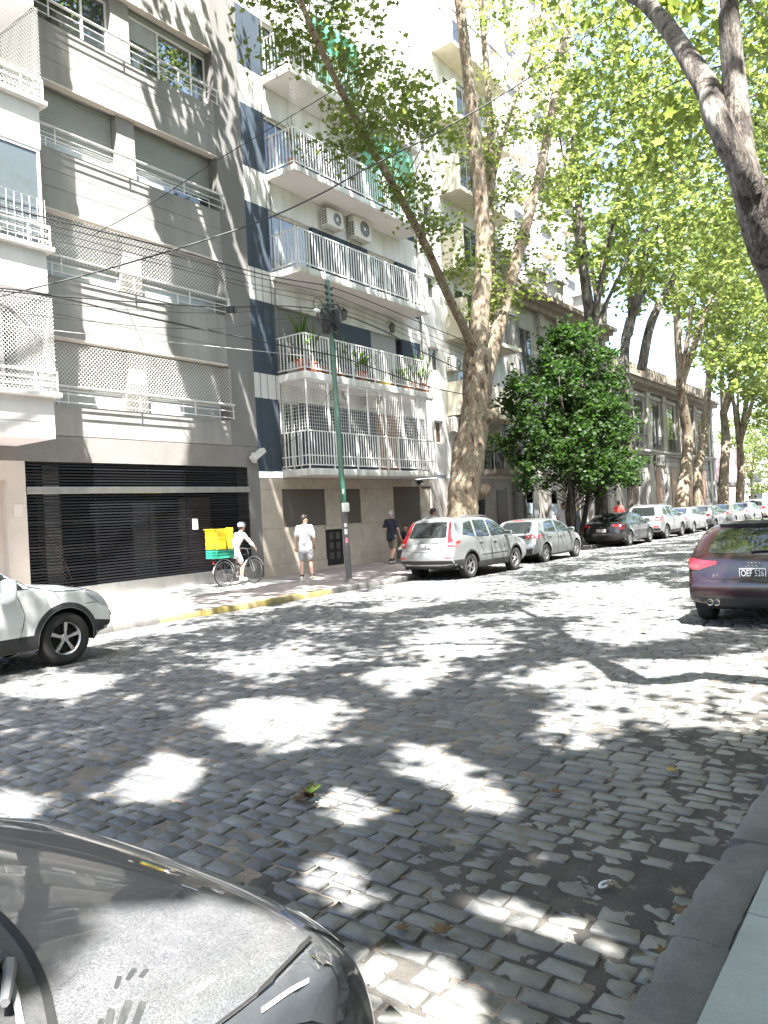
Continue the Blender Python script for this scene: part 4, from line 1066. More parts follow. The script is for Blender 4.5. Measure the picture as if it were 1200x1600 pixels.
def in_gap(P):
    """leaves cut from the crowns to let sun onto chosen street, bonnet and facade patches"""
    d = -np.array(SUN[:])
    t = P[:, 2] / -d[2]; gx = P[:, 0] + d[0] * t; gy = P[:, 1] + d[1] * t
    out = np.zeros(len(P), bool)
    r_ = np.interp(gx, [4.3, 7], [.045, .15])
    gx2 = gx + RNG.normal(0, r_, len(P)); gy2 = gy + RNG.normal(0, r_, len(P))
    for p in LIT:
        c = np.mean(p, 0); out |= in_poly(gx2, gy2, [tuple(c + (np.array(v) - c) * (1.08 if c[0] < 4.5 else 1.18) + (np.array(v) - c) / (np.linalg.norm(np.array(v) - c) + 1e-6) * (.085 if c[0] < 4.5 else .11)) for v in p])
    out &= RNG.random(len(P)) > np.interp(gx, [4.3, 7], [.0, .05])
    n_ = fbm(gx2, gy2, 21, 4, 2.1); th = np.interp(gx2, [3, 5.5, 8, 14, 40], [1.1, .52, .40, .27, .2])
    out |= (n_ > th) & (gy2 > 1.2) & (gy2 < 12.2)
    t2 = (P[:, 2] - .92) / -d[2]
    out |= in_poly(P[:, 0] + d[0] * t2, P[:, 1] + d[1] * t2, HOODLIT)
    tw = (FAC - P[:, 1]) / d[1]; wx = P[:, 0] + d[0] * tw; wz = P[:, 2] + d[2] * tw
    edge = 12.75 + (12 - wz) * .085 + .25 * np.sin(wz * 1.7)
    out |= (wz > -.5) & (wz < 17) & (wx > 9) & (wx < edge)
    stripe = np.sin((wx + .37 * (wz - 8)) * 5.2 + 1.5 * np.sin(wz * .5)) + .5 * np.sin((wx + .37 * (wz - 8)) * 11.3)
    out |= (wz > 0) & (wz < 18) & (wx >= edge) & (wx < 26.5) & (stripe > .95)
    return out
def leaf_field(name, P, size, tpl, m, parent=None, kind='stuff', up=0.4):
    n = len(P); v, f = tpl
    q = RNG.normal(0, 1, (n, 4)); q[:, 0] += up * 0; q /= np.linalg.norm(q, axis=1)[:, None]
    w_, x_, y_, z_ = q.T
    R = np.stack([1 - 2 * (y_ ** 2 + z_ ** 2), 2 * (x_ * y_ - z_ * w_), 2 * (x_ * z_ + y_ * w_),
                  2 * (x_ * y_ + z_ * w_), 1 - 2 * (x_ ** 2 + z_ ** 2), 2 * (y_ * z_ - x_ * w_),
                  2 * (x_ * z_ - y_ * w_), 2 * (y_ * z_ + x_ * w_), 1 - 2 * (x_ ** 2 + y_ ** 2)], -1).reshape(n, 3, 3)
    # flatten the spread so that most blades face up and down
    s = size * RNG.uniform(0.65, 1.25, n)
    Q = np.einsum('nij,kj->nki', R, v) * s[:, None, None]
    Q[..., 2] *= 0.75
    Q += P[:, None]
    o_ = np.array(org(parent)[:]) if parent is not None else 0
    return link(name, fast_mesh(name, (Q - o_).reshape(-1, 3), (f[None] + (np.arange(n) * len(v))[:, None, None]).reshape(-1, 3), m), parent, kind=kind)
def limb(mb, pts, r0, r1, n=10, rough=.10, seed=0, per=5, flare=0):
    P = crv(pts, per); m = len(P); r_ = np.random.default_rng(seed)
    k = len(mb.v); ref = None
    ph = r_.uniform(0, 6, 4)
    for i, p in enumerate(P):
        t = P[min(i + 1, m - 1)] - P[max(i - 1, 0)]; t = t / (np.linalg.norm(t) + 1e-9)
        if ref is None: ref = np.cross(t, [0.3, 0.9, 0.1])
        ref = ref - t * ref.dot(t); ref /= np.linalg.norm(ref); b = np.cross(t, ref)
        s = i / (m - 1); R = r0 + (r1 - r0) * s
        if flare: R *= 1 + flare * max(0, 1 - s * 6) ** 2
        for j in range(n):
            a = 2 * PI * j / n
            q = R * (1 + rough * (math.sin(3 * a + ph[0] + s * 9) * .4 + math.sin(2 * a + ph[1] - s * 14) * .4 + math.sin(5 * a + ph[2] + s * 23) * .3) + r_.normal(0, rough * .25))
            mb.v.append(tuple(p + (ref * math.cos(a) + b * math.sin(a)) * q))
    for i in range(m - 1):
        for j in range(n):
            j2 = (j + 1) % n; mb.f.append((k + i * n + j, k + i * n + j2, k + (i + 1) * n + j2, k + (i + 1) * n + j)); mb.m.append(0)
    mb.f.append(tuple(k + (m - 1) * n + j for j in range(n))); mb.m.append(0)
    return [np.array(p) for p in P]
def clusters(cen, rad_, n, seed, shell=.45):
    r_ = np.random.default_rng(seed); out = []
    while len(out) < n:
        p = r_.uniform(-1, 1, 3); d = np.linalg.norm(p)
        if d > 1 or (d < shell and r_.random() > .35): continue
        out.append(np.array(cen) + p * np.array(rad_))
    return out
def fill(cl, per, spread, seed):
    r_ = np.random.default_rng(seed); out = []
    for c in cl:
        k = max(3, int(per * r_.uniform(.5, 1.5)))
        # sprays: leaves strung along a few short twigs
        for _ in range(max(1, k // 9)):
            d = r_.normal(0, 1, 3); d[2] = d[2] * .5 - .15; d /= np.linalg.norm(d)
            s = r_.uniform(0, 1, 9)[:, None]
            out.append(c + d * s * spread * 1.5 + r_.normal(0, spread * .22, (9, 3)))
    return np.concatenate(out)
def clear_view(P):
    """the crowns were kept clear of the facades on the far side: nothing hangs low in front of them"""
    az = np.degrees(np.arctan2(P[:, 1], P[:, 0])); dist = np.hypot(P[:, 0], P[:, 1])
    el = (P[:, 2] - EYE) / (dist + 1e-6)
    return (((az > 27) & (az < 80) & (el < 0.76)) | ((az > 2) & (az <= 27) & (dist < 12.5) & (el < .82))) & (P[:, 0] > 0) & (P[:, 1] > 0)
def plane_tree(label, base, trunk, limbs, crowns, leaf, tpl=T_KITE, m=LEAF_P2, bark=BARK, r=.34, seed=0, per=60, spread=.75, clear=True, keep_gap=True, n=12, twigs=True, group='plane trees along the street', rough=.12, leaves_parts=0, rt=None):
    t = thing('plane_tree', label, 'tree', base, group=group)
    mb = MB(); limb(mb, trunk, r, (rt or r * .68), n + 4, rough, seed, 6, .25); mb.build('trunk', bark, t, 'all')
    allp = []
    for i, (pts, a, b) in enumerate(limbs):
        q = MB(); pp = limb(q, pts, a, b, n - 3, .09, seed + 7 + i, 6); q.build('limb', bark, t, 'all'); allp += pp[len(pp) // 3:]
    cl = []
    for k, (c, rr, num) in enumerate(crowns): cl += clusters(c, rr, num, seed * 31 + k)
    P = fill(cl, per, spread, seed + 3)
    if keep_gap: P = P[~in_gap(P)]
    if clear: P = P[~clear_view(P)]
    P = P[P[:, 2] > 2.2]
    if twigs and allp:
        tw = MB(); A = np.array(allp); r_ = random.Random(seed)
        for c in cl:
            if clear and clear_view(c[None])[0]: continue
            d = np.linalg.norm(A - c, axis=1); j = int(d.argmin())
            if d[j] < .3 or d[j] > (4.0 if clear else 2.6): continue
            mid = (A[j] + c) / 2 + np.array([r_.uniform(-.3, .3), r_.uniform(-.3, .3), r_.uniform(.0, .5)])
            if keep_gap and in_gap(np.array([A[j] * .5 + mid * .5, mid, mid * .67 + c * .33, mid * .33 + c * .67, c])).any(): continue
            tw.tube([A[j], mid, c], [.012 + .003 * d[j], .009 + .0015 * d[j], .005], 4, False)
        if tw.f: tw.build('twigs', bark, t, 'all', kind='stuff', fixn=False)
    if leaves_parts:
        u, w, dep = project(P); ok = (u > 0) & (u < 1200) & (w > 0) & (w < 1600) & (dep > .5)
        pick = np.argsort(np.where(ok, dep, 1e9))[:leaves_parts]; o_ = np.array(t.location[:])
        lme = fast_mesh('leaf', T_LOBE[0], T_LOBE[1], m); rl = random.Random(seed)
        for i in pick: link('leaf', lme, t, loc=tuple(P[i] - o_), rot=(rl.uniform(-.9, .9), rl.uniform(-.9, .9), rl.uniform(0, 6.3)), scale=(leaf * rl.uniform(.65, 1.25),) * 3)
        P = np.delete(P, pick, 0)
    cr = leaf_field('crown', P, leaf, tpl, m, t)
    return t, P
def auto_limbs(top, cen, rr, n, seed, r0=.10):
    r_ = np.random.default_rng(seed); out = []
    for i in range(n):
        a = 2 * PI * (i + r_.uniform(-.2, .2)) / n
        e = np.array(cen) + np.array([math.cos(a) * rr[0] * .75, math.sin(a) * rr[1] * .75, rr[2] * r_.uniform(.0, .75)])
        s = np.array(top); mid = s + (e - s) * .45 + np.array([0, 0, (e - s)[2] * .18]) + r_.normal(0, .25, 3)
        out.append(([s - (0, 0, .3), s + (mid - s) * .4, mid, e], r0 * r_.uniform(.8, 1.1), .025))
    return out

# the big plane tree in front of the cream block
T1L = [([(23.45, 12.95, 6.6), (23.3, 12.93, 7.3), (22.4, 12.8, 8.13), (21.24, 12.6, 8.78), (19.42, 12.2, 9.84), (17.45, 11.8, 10.71), (15.67, 11.4, 11.31), (14.45, 11.1, 11.8), (13.32, 10.8, 12.24), (12.3, 10.5, 12.8), (11.44, 10.2, 13.6)], .175, .045),
       ([(23.6, 12.95, 7.0), (23.9, 12.95, 8.6), (24.36, 12.95, 10.22), (24.58, 13.0, 12.59), (24.36, 13.0, 14.83), (24.19, 13.0, 17.06), (23.9, 13.0, 18.99), (23.7, 13.0, 22.5)], .36, .17),
       ([(23.6, 12.95, 4.9), (23.95, 12.95, 6.2), (24.69, 12.9, 7.62), (25.51, 12.7, 9.47), (25.87, 12.5, 10.57), (26.82, 12.2, 12.77), (27.8, 12.0, 14.99), (28.87, 11.8, 17.84), (29.67, 11.6, 20.17), (30.34, 11.4, 23.0)], .31, .11),
       ([(24.0, 12.97, 5.6), (24.5, 13.05, 7.4), (25.92, 13.5, 9.48), (26.97, 13.9, 13.54), (27.81, 14.1, 17.21), (28.07, 14.3, 21.05), (28.1, 14.4, 24)], .24, .10),
       ([(27.1, 13.9, 14.2), (27.27, 13.5, 15.79), (27.59, 13.0, 17.5), (28.81, 12.6, 20.18), (29.78, 12.2, 23)], .10, .05),
       ([(23.1, 12.85, 5.15), (23.45, 12.6, 5.05), (23.68, 12.48, 5.1), (23.75, 12.45, 5.3)], .34, .13), ([(22.4, 12.9, 2.55), (22.75, 12.65, 2.45), (22.92, 12.55, 2.5), (22.98, 12.52, 2.66)], .34, .13)]
T1C = [((14.0, 11.0, 13.1), (1.9, 1.3, 1.2), 17), ((16.6, 11.3, 12.3), (1.7, 1.2, 1.3), 15), ((15.2, 11.2, 11.3), (1.2, .9, .7), 5), ((18.6, 11.7, 12.9), (1.3, 1.0, .9), 7), ((18.9, 11.9, 10.5), (.8, .6, .5), 4), ((17.3, 11.6, 11.0), (1.3, .7, .6), 4),        ((12.2, 10.6, 13.6), (1.3, 1.2, .9), 8), ((21.6, 12.4, 9.6), (.8, .6, .5), 3), ((25.2, 13.2, 9.4), (.8, .8, 1.6), 8), ((26.9, 12.8, 11.5), (1.0, 1.3, 2.2), 10), ((28.6, 12.8, 15.5), (2.2, 1.8, 3.0), 26), ((26.2, 13.4, 14.5), (1.0, 1.0, 3.0), 10),
       ((19.5, 11.0, 23), (8, 4.4, 3.6), 230), ((29, 11.5, 21), (4, 3.5, 4), 60), ((17.5, 8.6, 18.0), (3.2, 2.2, 1.7), 100), ((16.5, 12.0, 18.8), (4.0, 1.8, 2.2), 40)]  # last two clusters, above the view, added to shade trunk and blue facade
t1, P1 = plane_tree('huge flaking plane tree in front of the cream block, bough reaching across the blue balconies', (22.2, 12.95, .14), [(22.25, 12.95, .05), (22.05, 12.95, 1.0), (22.0, 12.95, 1.75), (22.35, 12.95, 2.97), (22.95, 12.95, 4.4), (23.3, 12.95, 5.75), (23.6, 12.95, 7.4)],
    T1L, T1C, .165, T_LOBE, LEAF_P, r=.58, rt=.46, seed=5, per=80, spread=.62, clear=False, n=15, rough=.17, keep_gap=True)

# near tree leaning in from the right
N1L = [([(6.12, 1.05, 3.98), (6.0, 1.08, 4.15), (5.92, 1.2, 4.51), (6.15, 1.3, 4.85), (6.48, 1.5, 5.32), (6.94, 1.75, 5.88), (7.56, 2.1, 6.58), (8.54, 2.7, 7.67), (9.2, 3.2, 9.5)], .10, .06), ([(6.25, 1.3, 7.4), (5.6, 1.8, 9), (4.5, 2.3, 11)], .08, .03)]
plane_tree('plane tree leaning in on the right with a fork of dark limbs, paler bark peeling', (7.4, .25, .12), [(7.4, .25, 0), (7.3, .45, 1.4), (7.08, .7, 2.5), (6.8, .9, 3.26), (6.33, 1.0, 3.69), (6.18, 1.04, 3.95), (6.08, 1.08, 4.2), (6.12, 1.1, 4.58), (6.2, 1.12, 4.9), (6.2, 1.13, 5.35), (6.25, 1.15, 5.7), (6.3, 1.3, 8), (6.2, 1.6, 9.8)], N1L,
    [((4.5, 2.2, 12), (6, 5, 4.2), 330), ((1.0, -1.2, 10.8), (5.0, 2.4, 2.4), 200), ((0.4, -1.1, 8.3), (3.0, 2.0, 1.4), 230), ((6, -1.4, 11), (5, 2.2, 2.4), 120), ((13.5, 2.0, 9.5), (2, 2, 2), 24)], .21, T_LOBE, LEAF_P, bark=BARKG, r=.185, rt=.03, leaves_parts=200, seed=9, per=62, spread=.7)  # clusters over the pavement, out of view, added to shade the near road
k = 0
for (x, lb, big) in ((-4.5, 'plane tree on the near pavement behind the photographer', 1), (15.2, 'plane tree on the near pavement beside the dark red car', 1), (23.5, 'plane tree on the near pavement, second beyond the dark red car', 1), (32, 'plane tree on the near pavement, third beyond the dark red car', 0), (41, 'plane tree on the near pavement about level with the old stone building', 0), (51, 'plane tree on the near pavement facing the classical building', 0), (62, 'plane tree on the near pavement facing the far end of the classical building', 0), (76, 'plane tree on the near pavement facing the pink building', 0), (92, 'plane tree on the near pavement past the pink building', 0), (110, 'farthest plane tree of the near pavement row', 0)):
    k += 1; cen = (x + (1.5 if x > 0 else 2), 2.6, 12.2 if x < 45 else 10.6); rr = (5.6, 4.4, 4.8 if x < 45 else 5.6)
    top = (x, .4, 4.6)
    plane_tree(lb, (x, .2, .12), [(x, .2, 0), (x + .1, .25, 1.6), (x - .05, .35, 3.4), (x, .4, 4.8)], auto_limbs(top, cen, rr, 5, k + 40), [(cen, rr, 330 if x < 0 else (290 if big else 150)), ((x + 2, 1.5, 7.6 if x < 45 else 5.0), (3, 1.6, 1.5), 24 if x < 45 else 50)],
        .17 if x < 30 else .24, T_STAR if x < 30 else T_KITE, LEAF_P2, bark=BARKG, seed=60 + k, per=72 if x < 30 else 50, spread=.62)
# far pavement row
far = [(3.2, 'tall unseen plane tree on the far pavement, crown shaped to shade the grey block', (7.5, 10.8, 18.8), (8.5, 5.6, 4.6), 520, [(3.2, 13, 0), (3.3, 13, 3), (3.2, 12.9, 6), (3.4, 12.8, 9)], .36),  # stands out of view; crown placed to throw shade on the facade
       (34.9, 'pale plane trunk rising out of the dark bushy tree', (35.3, 11.6, 16.5), (4.6, 3.8, 4.8), 120, [(34.7, 13, 0), (34.95, 13, 4.5), (35.1, 13, 8.7), (34.87, 13, 9.9)], .36),
       (40, 'plane tree with two spreading limbs just beyond the dark bushy tree', (41.5, 11.2, 16), (4.8, 3.8, 5), 120, [(39.4, 13, 0), (39.4, 13, 4.6), (39.2, 13, 9.2), (40.5, 13, 11.5)], .38),
       (50, 'thick tan plane trunk in front of the classical building', (51.0, 11.0, 16), (5, 4, 5.2), 120, [(47.8, 13, 0), (48.3, 13, 1.6), (49.5, 13, 3.45), (50.5, 13, 5.5), (50.1, 13, 7.1), (49.5, 13, 9)], .62),
       (55, 'slimmer plane trunk bending right at the end of the classical building', (57, 11.0, 16), (5, 4, 5), 110, [(52.3, 13, 0), (52.4, 13, 3.4), (54.5, 13, 5.7), (55.4, 13, 7.5), (57, 13, 10.3)], .50),
       (61, 'broad plane trunk in front of the pink building', (62.5, 11, 15.5), (5, 4, 5), 110, [(58.5, 13, 0), (60.0, 13, 4), (61.1, 13, 6.4), (60.7, 13, 8.3)], .60),
       (65, 'last clear plane trunk of the far row, forking low', (67, 11, 14.5), (5, 4, 5), 110, [(63.8, 13, 0), (65.7, 13, 4.2), (65.6, 13, 6.2)], .52),
       (80, 'plane tree near the far street corner', (81, 11, 13), (6, 5, 6), 120, [(79, 13, 0), (79.5, 13, 3), (80, 13, 6)], .5), (98, 'hazy green plane tree past the far street corner', (99, 9, 12), (7, 8, 7), 130, [(98, 11, 0), (98, 11, 5)], .5),
       (104, 'tree with a low crown in the square beyond the pink building, left one', (104, 19.5, 8.0), (6, 4, 5.0), 130, [(104, 19.5, 0), (104, 19.5, 4)], .35), (118, 'tree with a low crown in the square beyond the pink building, right one', (118, 19, 8.5), (7, 5, 5.5), 130, [(118, 19, 0), (118, 19, 4)], .35)]
for k, (x, lb, cen, rr, num, tk, r0) in enumerate(far):
    lm = auto_limbs(tk[-1], cen, rr, 5, k + 80, r0 * (.4 if x > 5 else .2))
    if x == 34.9: lm += [([(34.87, 13, 9.7), (34.27, 13, 12.74), (34.11, 13, 15.37), (33.91, 13, 17.67), (33.9, 13, 20)], .26, .12), ([(34.87, 13, 9.87), (36.2, 13.2, 11.2), (36.7, 13.5, 13.41), (35.2, 13.5, 15)], .18, .08)]
    if x == 40: lm += [([(42.0, 13, 9.0), (42.25, 12.4, 11.57), (44.74, 11.5, 14.79), (46.7, 11.0, 18)], .28, .12), ([(40, 13, 10.6), (42.57, 13, 13.94), (43.5, 12.6, 18)], .26, .1)]
    plane_tree(lb, (tk[0][0], tk[0][1], .14), tk, lm, [(cen, rr, num)] + ([((cen[0], cen[1] - 1, cen[2] - 6.0), (rr[0], 2.0, 1.6), 26)] if x > 45 else []) + ([((10.4, 12.4, 15.9), (2.6, 1.8, 1.6), 190), ((9.6, 13.0, 18), (2.6, 1.6, 2.0), 90)] if x < 5 else []), .30, T_KITE, LEAF_P2 if x < 90 else LEAF_P2, bark=BARKG if x in (34.9, 40) else BARK, r=r0 * (.64 if x > 45 else .85), seed=100 + k, per=44, spread=.75, clear=x < 10, twigs=x > 5)  # the first tree gets extra unseen clusters, added to darken the grey facade
# dark bushy tree
ft = thing('bushy_tree', 'dense dark green bushy tree between the two white-clad walkers and the old stone building', 'tree', (30.8, 12.6, .14))
mb = MB()
for i, (a, b) in enumerate(((30.2, 12.5), (31.0, 12.8), (31.6, 12.5), (30.6, 12.9))): limb(mb, [(30.7 + (i - 1.5) * .15, 12.65, 0), (a, b, 1.5), (a + (i - 1.5) * .5, b - .2, 4), (a + (i - 1.5) * .9, b - .3, 7)], .13, .04, 8, .12, i)
mb.build('trunk', BARKD, ft, 'all')
cl = []
for q, (c_, rr_, n_) in enumerate((((30.6, 12.3, 7.6), (1.7, 1.6, 1.7), 55), ((32.2, 12.4, 7.0), (1.7, 1.6, 1.5), 45), ((29.2, 12.2, 6.2), (1.5, 1.4, 1.3), 36), ((33.2, 12.2, 5.4), (1.4, 1.5, 1.5), 34), ((28.7, 12.2, 4.4), (1.6, 1.4, 1.1), 32), ((30.8, 11.6, 5.2), (1.9, 1.3, 1.4), 46), ((32.9, 12.0, 3.4), (1.5, 1.5, 1.3), 34), ((29.8, 11.9, 3.2), (1.7, 1.4, 1.0), 34), ((31.4, 11.8, 3.4), (1.4, 1.3, 1.2), 28), ((34.0, 12.4, 4.2), (1.0, 1.2, 1.0), 14), ((30.0, 12.2, 9.0), (.7, .8, .6), 8), ((31.7, 12.5, 8.6), (.8, .8, .7), 9), ((27.9, 13.3, 6.2), (1.3, .9, 1.0), 24), ((27.6, 13.2, 4.6), (1.2, .9, .9), 20), ((28.0, 13.0, 3.2), (1.2, 1.0, .8), 16), ((34.6, 12.3, 5.6), (1.1, 1.2, 1.0), 18), ((35.0, 12.2, 3.4), (1.0, 1.2, .9), 14))): cl += clusters(c_, rr_, n_, 500 + q, .6)
P = fill(cl, 74, .40, 520); P = P[(P[:, 2] > 1.7 + 1.1 * np.abs(np.sin(P[:, 0] * 2.3))) & ((P[:, 2] > 2.5) | (P[:, 0] < 33.2))]
leaf_field('crown', P, .17, T_KITE, LEAF_F, ft)
tw = MB(); r_ = random.Random(4)
for c in cl[::2]: tw.tube([(30.8 + (c[0] - 30.8) * .25, 12.6, min(c[2], 6) * .7), (c[0], c[1], c[2])], [.02, .006], 4, False)
tw.build('twigs', BARKD, ft, 'all', kind='stuff', fixn=False)
# ------------------------------------------------------------------ cars
def paint(name, col, metal=.35, rough=.32, dust=0.0, dustcol=(.30, .29, .27)):
    m = bpy.data.materials.new(name); m.use_nodes = True
    nt = m.node_tree; N = nt.nodes; L = nt.links; b = N['Principled BSDF']
    b.inputs['Metallic'].default_value = metal; b.inputs['Roughness'].default_value = rough
    b.inputs['Coat Weight'].default_value = 1.0; b.inputs['Coat Roughness'].default_value = .03
    g = N.new('ShaderNodeNewGeometry')
    n = N.new('ShaderNodeTexNoise'); n.inputs['Scale'].default_value = 900; n.inputs['Detail'].default_value = 1
    L.new(g.outputs['Position'], n.inputs['Vector'])
    mr = N.new('ShaderNodeMapRange'); mr.inputs[3].default_value, mr.inputs[4].default_value = .85, 1.15
    L.new(n.outputs[0], mr.inputs[0])
    rgb = N.new('ShaderNodeRGB'); rgb.outputs[0].default_value = tuple(col) + (1,)
    sc = N.new('ShaderNodeVectorMath'); sc.operation = 'SCALE'; L.new(rgb.outputs[0], sc.inputs[0]); L.new(mr.outputs[0], sc.inputs['Scale'])
    L.new(sc.outputs[0], b.inputs['Base Color'])
    if dust:
        out = N['Material Output']; d = N.new('ShaderNodeBsdfDiffuse'); d.inputs[0].default_value = tuple(dustcol) + (1,)
        n2 = N.new('ShaderNodeTexNoise'); n2.inputs['Scale'].default_value = 3.0; n2.inputs['Detail'].default_value = 9; n2.inputs['Roughness'].default_value = .75
        L.new(g.outputs['Position'], n2.inputs['Vector'])
        n3 = N.new('ShaderNodeTexNoise'); n3.inputs['Scale'].default_value = 260; n3.inputs['Detail'].default_value = 3
        L.new(g.outputs['Position'], n3.inputs['Vector'])
        sx = N.new('ShaderNodeSeparateXYZ'); L.new(g.outputs['Normal'], sx.inputs[0])
        up = N.new('ShaderNodeMapRange'); up.inputs[1].default_value, up.inputs[2].default_value = .2, .95
        up.inputs[3].default_value, up.inputs[4].default_value = .25, 1
        L.new(sx.outputs[2], up.inputs[0])
        a = N.new('ShaderNodeMapRange'); a.inputs[1].default_value, a.inputs[2].default_value = .33, .72
        a.inputs[3].default_value, a.inputs[4].default_value = dust * .35, dust
        L.new(n2.outputs[0], a.inputs[0])
        a3 = N.new('ShaderNodeMapRange'); a3.inputs[1].default_value, a3.inputs[2].default_value = .35, .65
        a3.inputs[3].default_value, a3.inputs[4].default_value = .3, 1.3
        L.new(n3.outputs[0], a3.inputs[0])
        m1 = N.new('ShaderNodeMath'); m1.operation = 'MULTIPLY'; L.new(a.outputs[0], m1.inputs[0]); L.new(up.outputs[0], m1.inputs[1])
        m2 = N.new('ShaderNodeMath'); m2.operation = 'MULTIPLY'; m2.use_clamp = True; L.new(m1.outputs[0], m2.inputs[0]); L.new(a3.outputs[0], m2.inputs[1])
        mx = N.new('ShaderNodeMixShader'); L.new(m2.outputs[0], mx.inputs[0]); L.new(b.outputs[0], mx.inputs[1]); L.new(d.outputs[0], mx.inputs[2])
        L.new(mx.outputs[0], out.inputs[0])
    return m
P_WHITE = paint('white_car_paint', (.65, .67, .65), .0, .4, .15, (.45, .43, .40)); P_SILVER = paint('silver_car_paint', (.36, .37, .375), .75, .33, .10); P_SILVER2 = paint('grey_silver_car_paint', (.25, .265, .265), .7, .33, .10)
P_BLACK = paint('black_car_paint', (.010, .010, .012), .1, .3, .05); P_MAROON = paint('dark_maroon_car_paint', (.016, .003, .005), .2, .28, .02, (.22, .17, .18)); P_GREY = paint('dusty_graphite_car_paint', (.06, .061, .064), .5, .35, .58, (.17, .17, .175))
P_DGREY = paint('dark_grey_car_paint', (.10, .105, .11), .5, .33, .1); P_TAN = paint('champagne_car_paint', (.36, .31, .27), .6, .35, .12); P_RED = paint('red_car_paint', (.25, .03, .03), .2, .35, .08)
C_GLASS = mat('tinted_car_glass', (.014, .017, .017), .015, spec=.7, coat=.35)
C_TRIM = mat('black_plastic_trim', (.022, .022, .023), .55, bump=.15, bscale=300)
C_RUB = mat('tyre_rubber', (.022, .021, .020), .85, bump=.3, bscale=120)
C_RIM = mat('alloy_wheel', (.48, .48, .48), .3, metal=.9)
C_CHROME = mat('chrome', (.75, .75, .75), .08, metal=1.0)
C_RED = mat('red_tail_lens', (.42, .012, .018), .12, spec=.7, coat=.6)
C_CLR = mat('clear_lamp_lens', (.42, .43, .44), .08, spec=.8, coat=.8)
C_LAMP = mat('lamp_interior', (.30, .31, .32), .25, metal=.7)
C_PLATEW = mat('plate_white', (.68, .68, .66), .5); C_PLATEB = mat('plate_black', (.015, .015, .016), .5)
C_UNDER = mat('car_underside', (.012, .012, .012), .9)
C_SEAM = mat('panel_gap', (.008, .008, .008), .8)

def cdt_fill(poly, step, holes=()):
    """triangulate a 2D polygon with interior points"""
    vs, es = [], []
    def ring(pl):
        k = len(vs); m = len(pl)
        vs.extend(Vector(p) for p in pl); es.extend((k + i, k + (i + 1) % m) for i in range(m))
    ring(poly)
    arr = np.array([p[:] for p in vs]); lo, hi = arr.min(0), arr.max(0)
    gx, gy = np.meshgrid(np.arange(lo[0] + step / 2, hi[0], step), np.arange(lo[1] + step / 2, hi[1], step))
    q = np.c_[gx.ravel(), gy.ravel()]
    if len(q):
        ins = in_poly(q[:, 0], q[:, 1], [tuple(p) for p in arr]); q = q[ins]
        if len(q):
            a = arr; b = np.roll(arr, -1, 0); dmin = np.full(len(q), 1e9)
            for i in range(len(a)):
                d = b[i] - a[i]; L2 = max(d @ d, 1e-12); t = np.clip(((q - a[i]) @ d) / L2, 0, 1)
                dmin = np.minimum(dmin, np.linalg.norm(q - a[i] - t[:, None] * d, axis=1))
            vs.extend(Vector(p) for p in q[dmin > step * .4])
    r = geometry.delaunay_2d_cdt(vs, es, [], 1, 1e-5)
    return r[0], r[2]
def resample(P, step):
    P = np.array(P, float); d = np.r_[0, np.cumsum(np.linalg.norm(np.diff(P, axis=0), axis=1))]
    n = max(3, int(d[-1] / step)); s = np.linspace(0, d[-1], n)
    return np.c_[np.interp(s, d, P[:, 0]), np.interp(s, d, P[:, 1])]
def soften(P, k=2):
    for _ in range(k):
        Q = P.copy(); Q[1:-1] = .25 * P[:-2] + .5 * P[1:-1] + .25 * P[2:]; P = Q
    return P

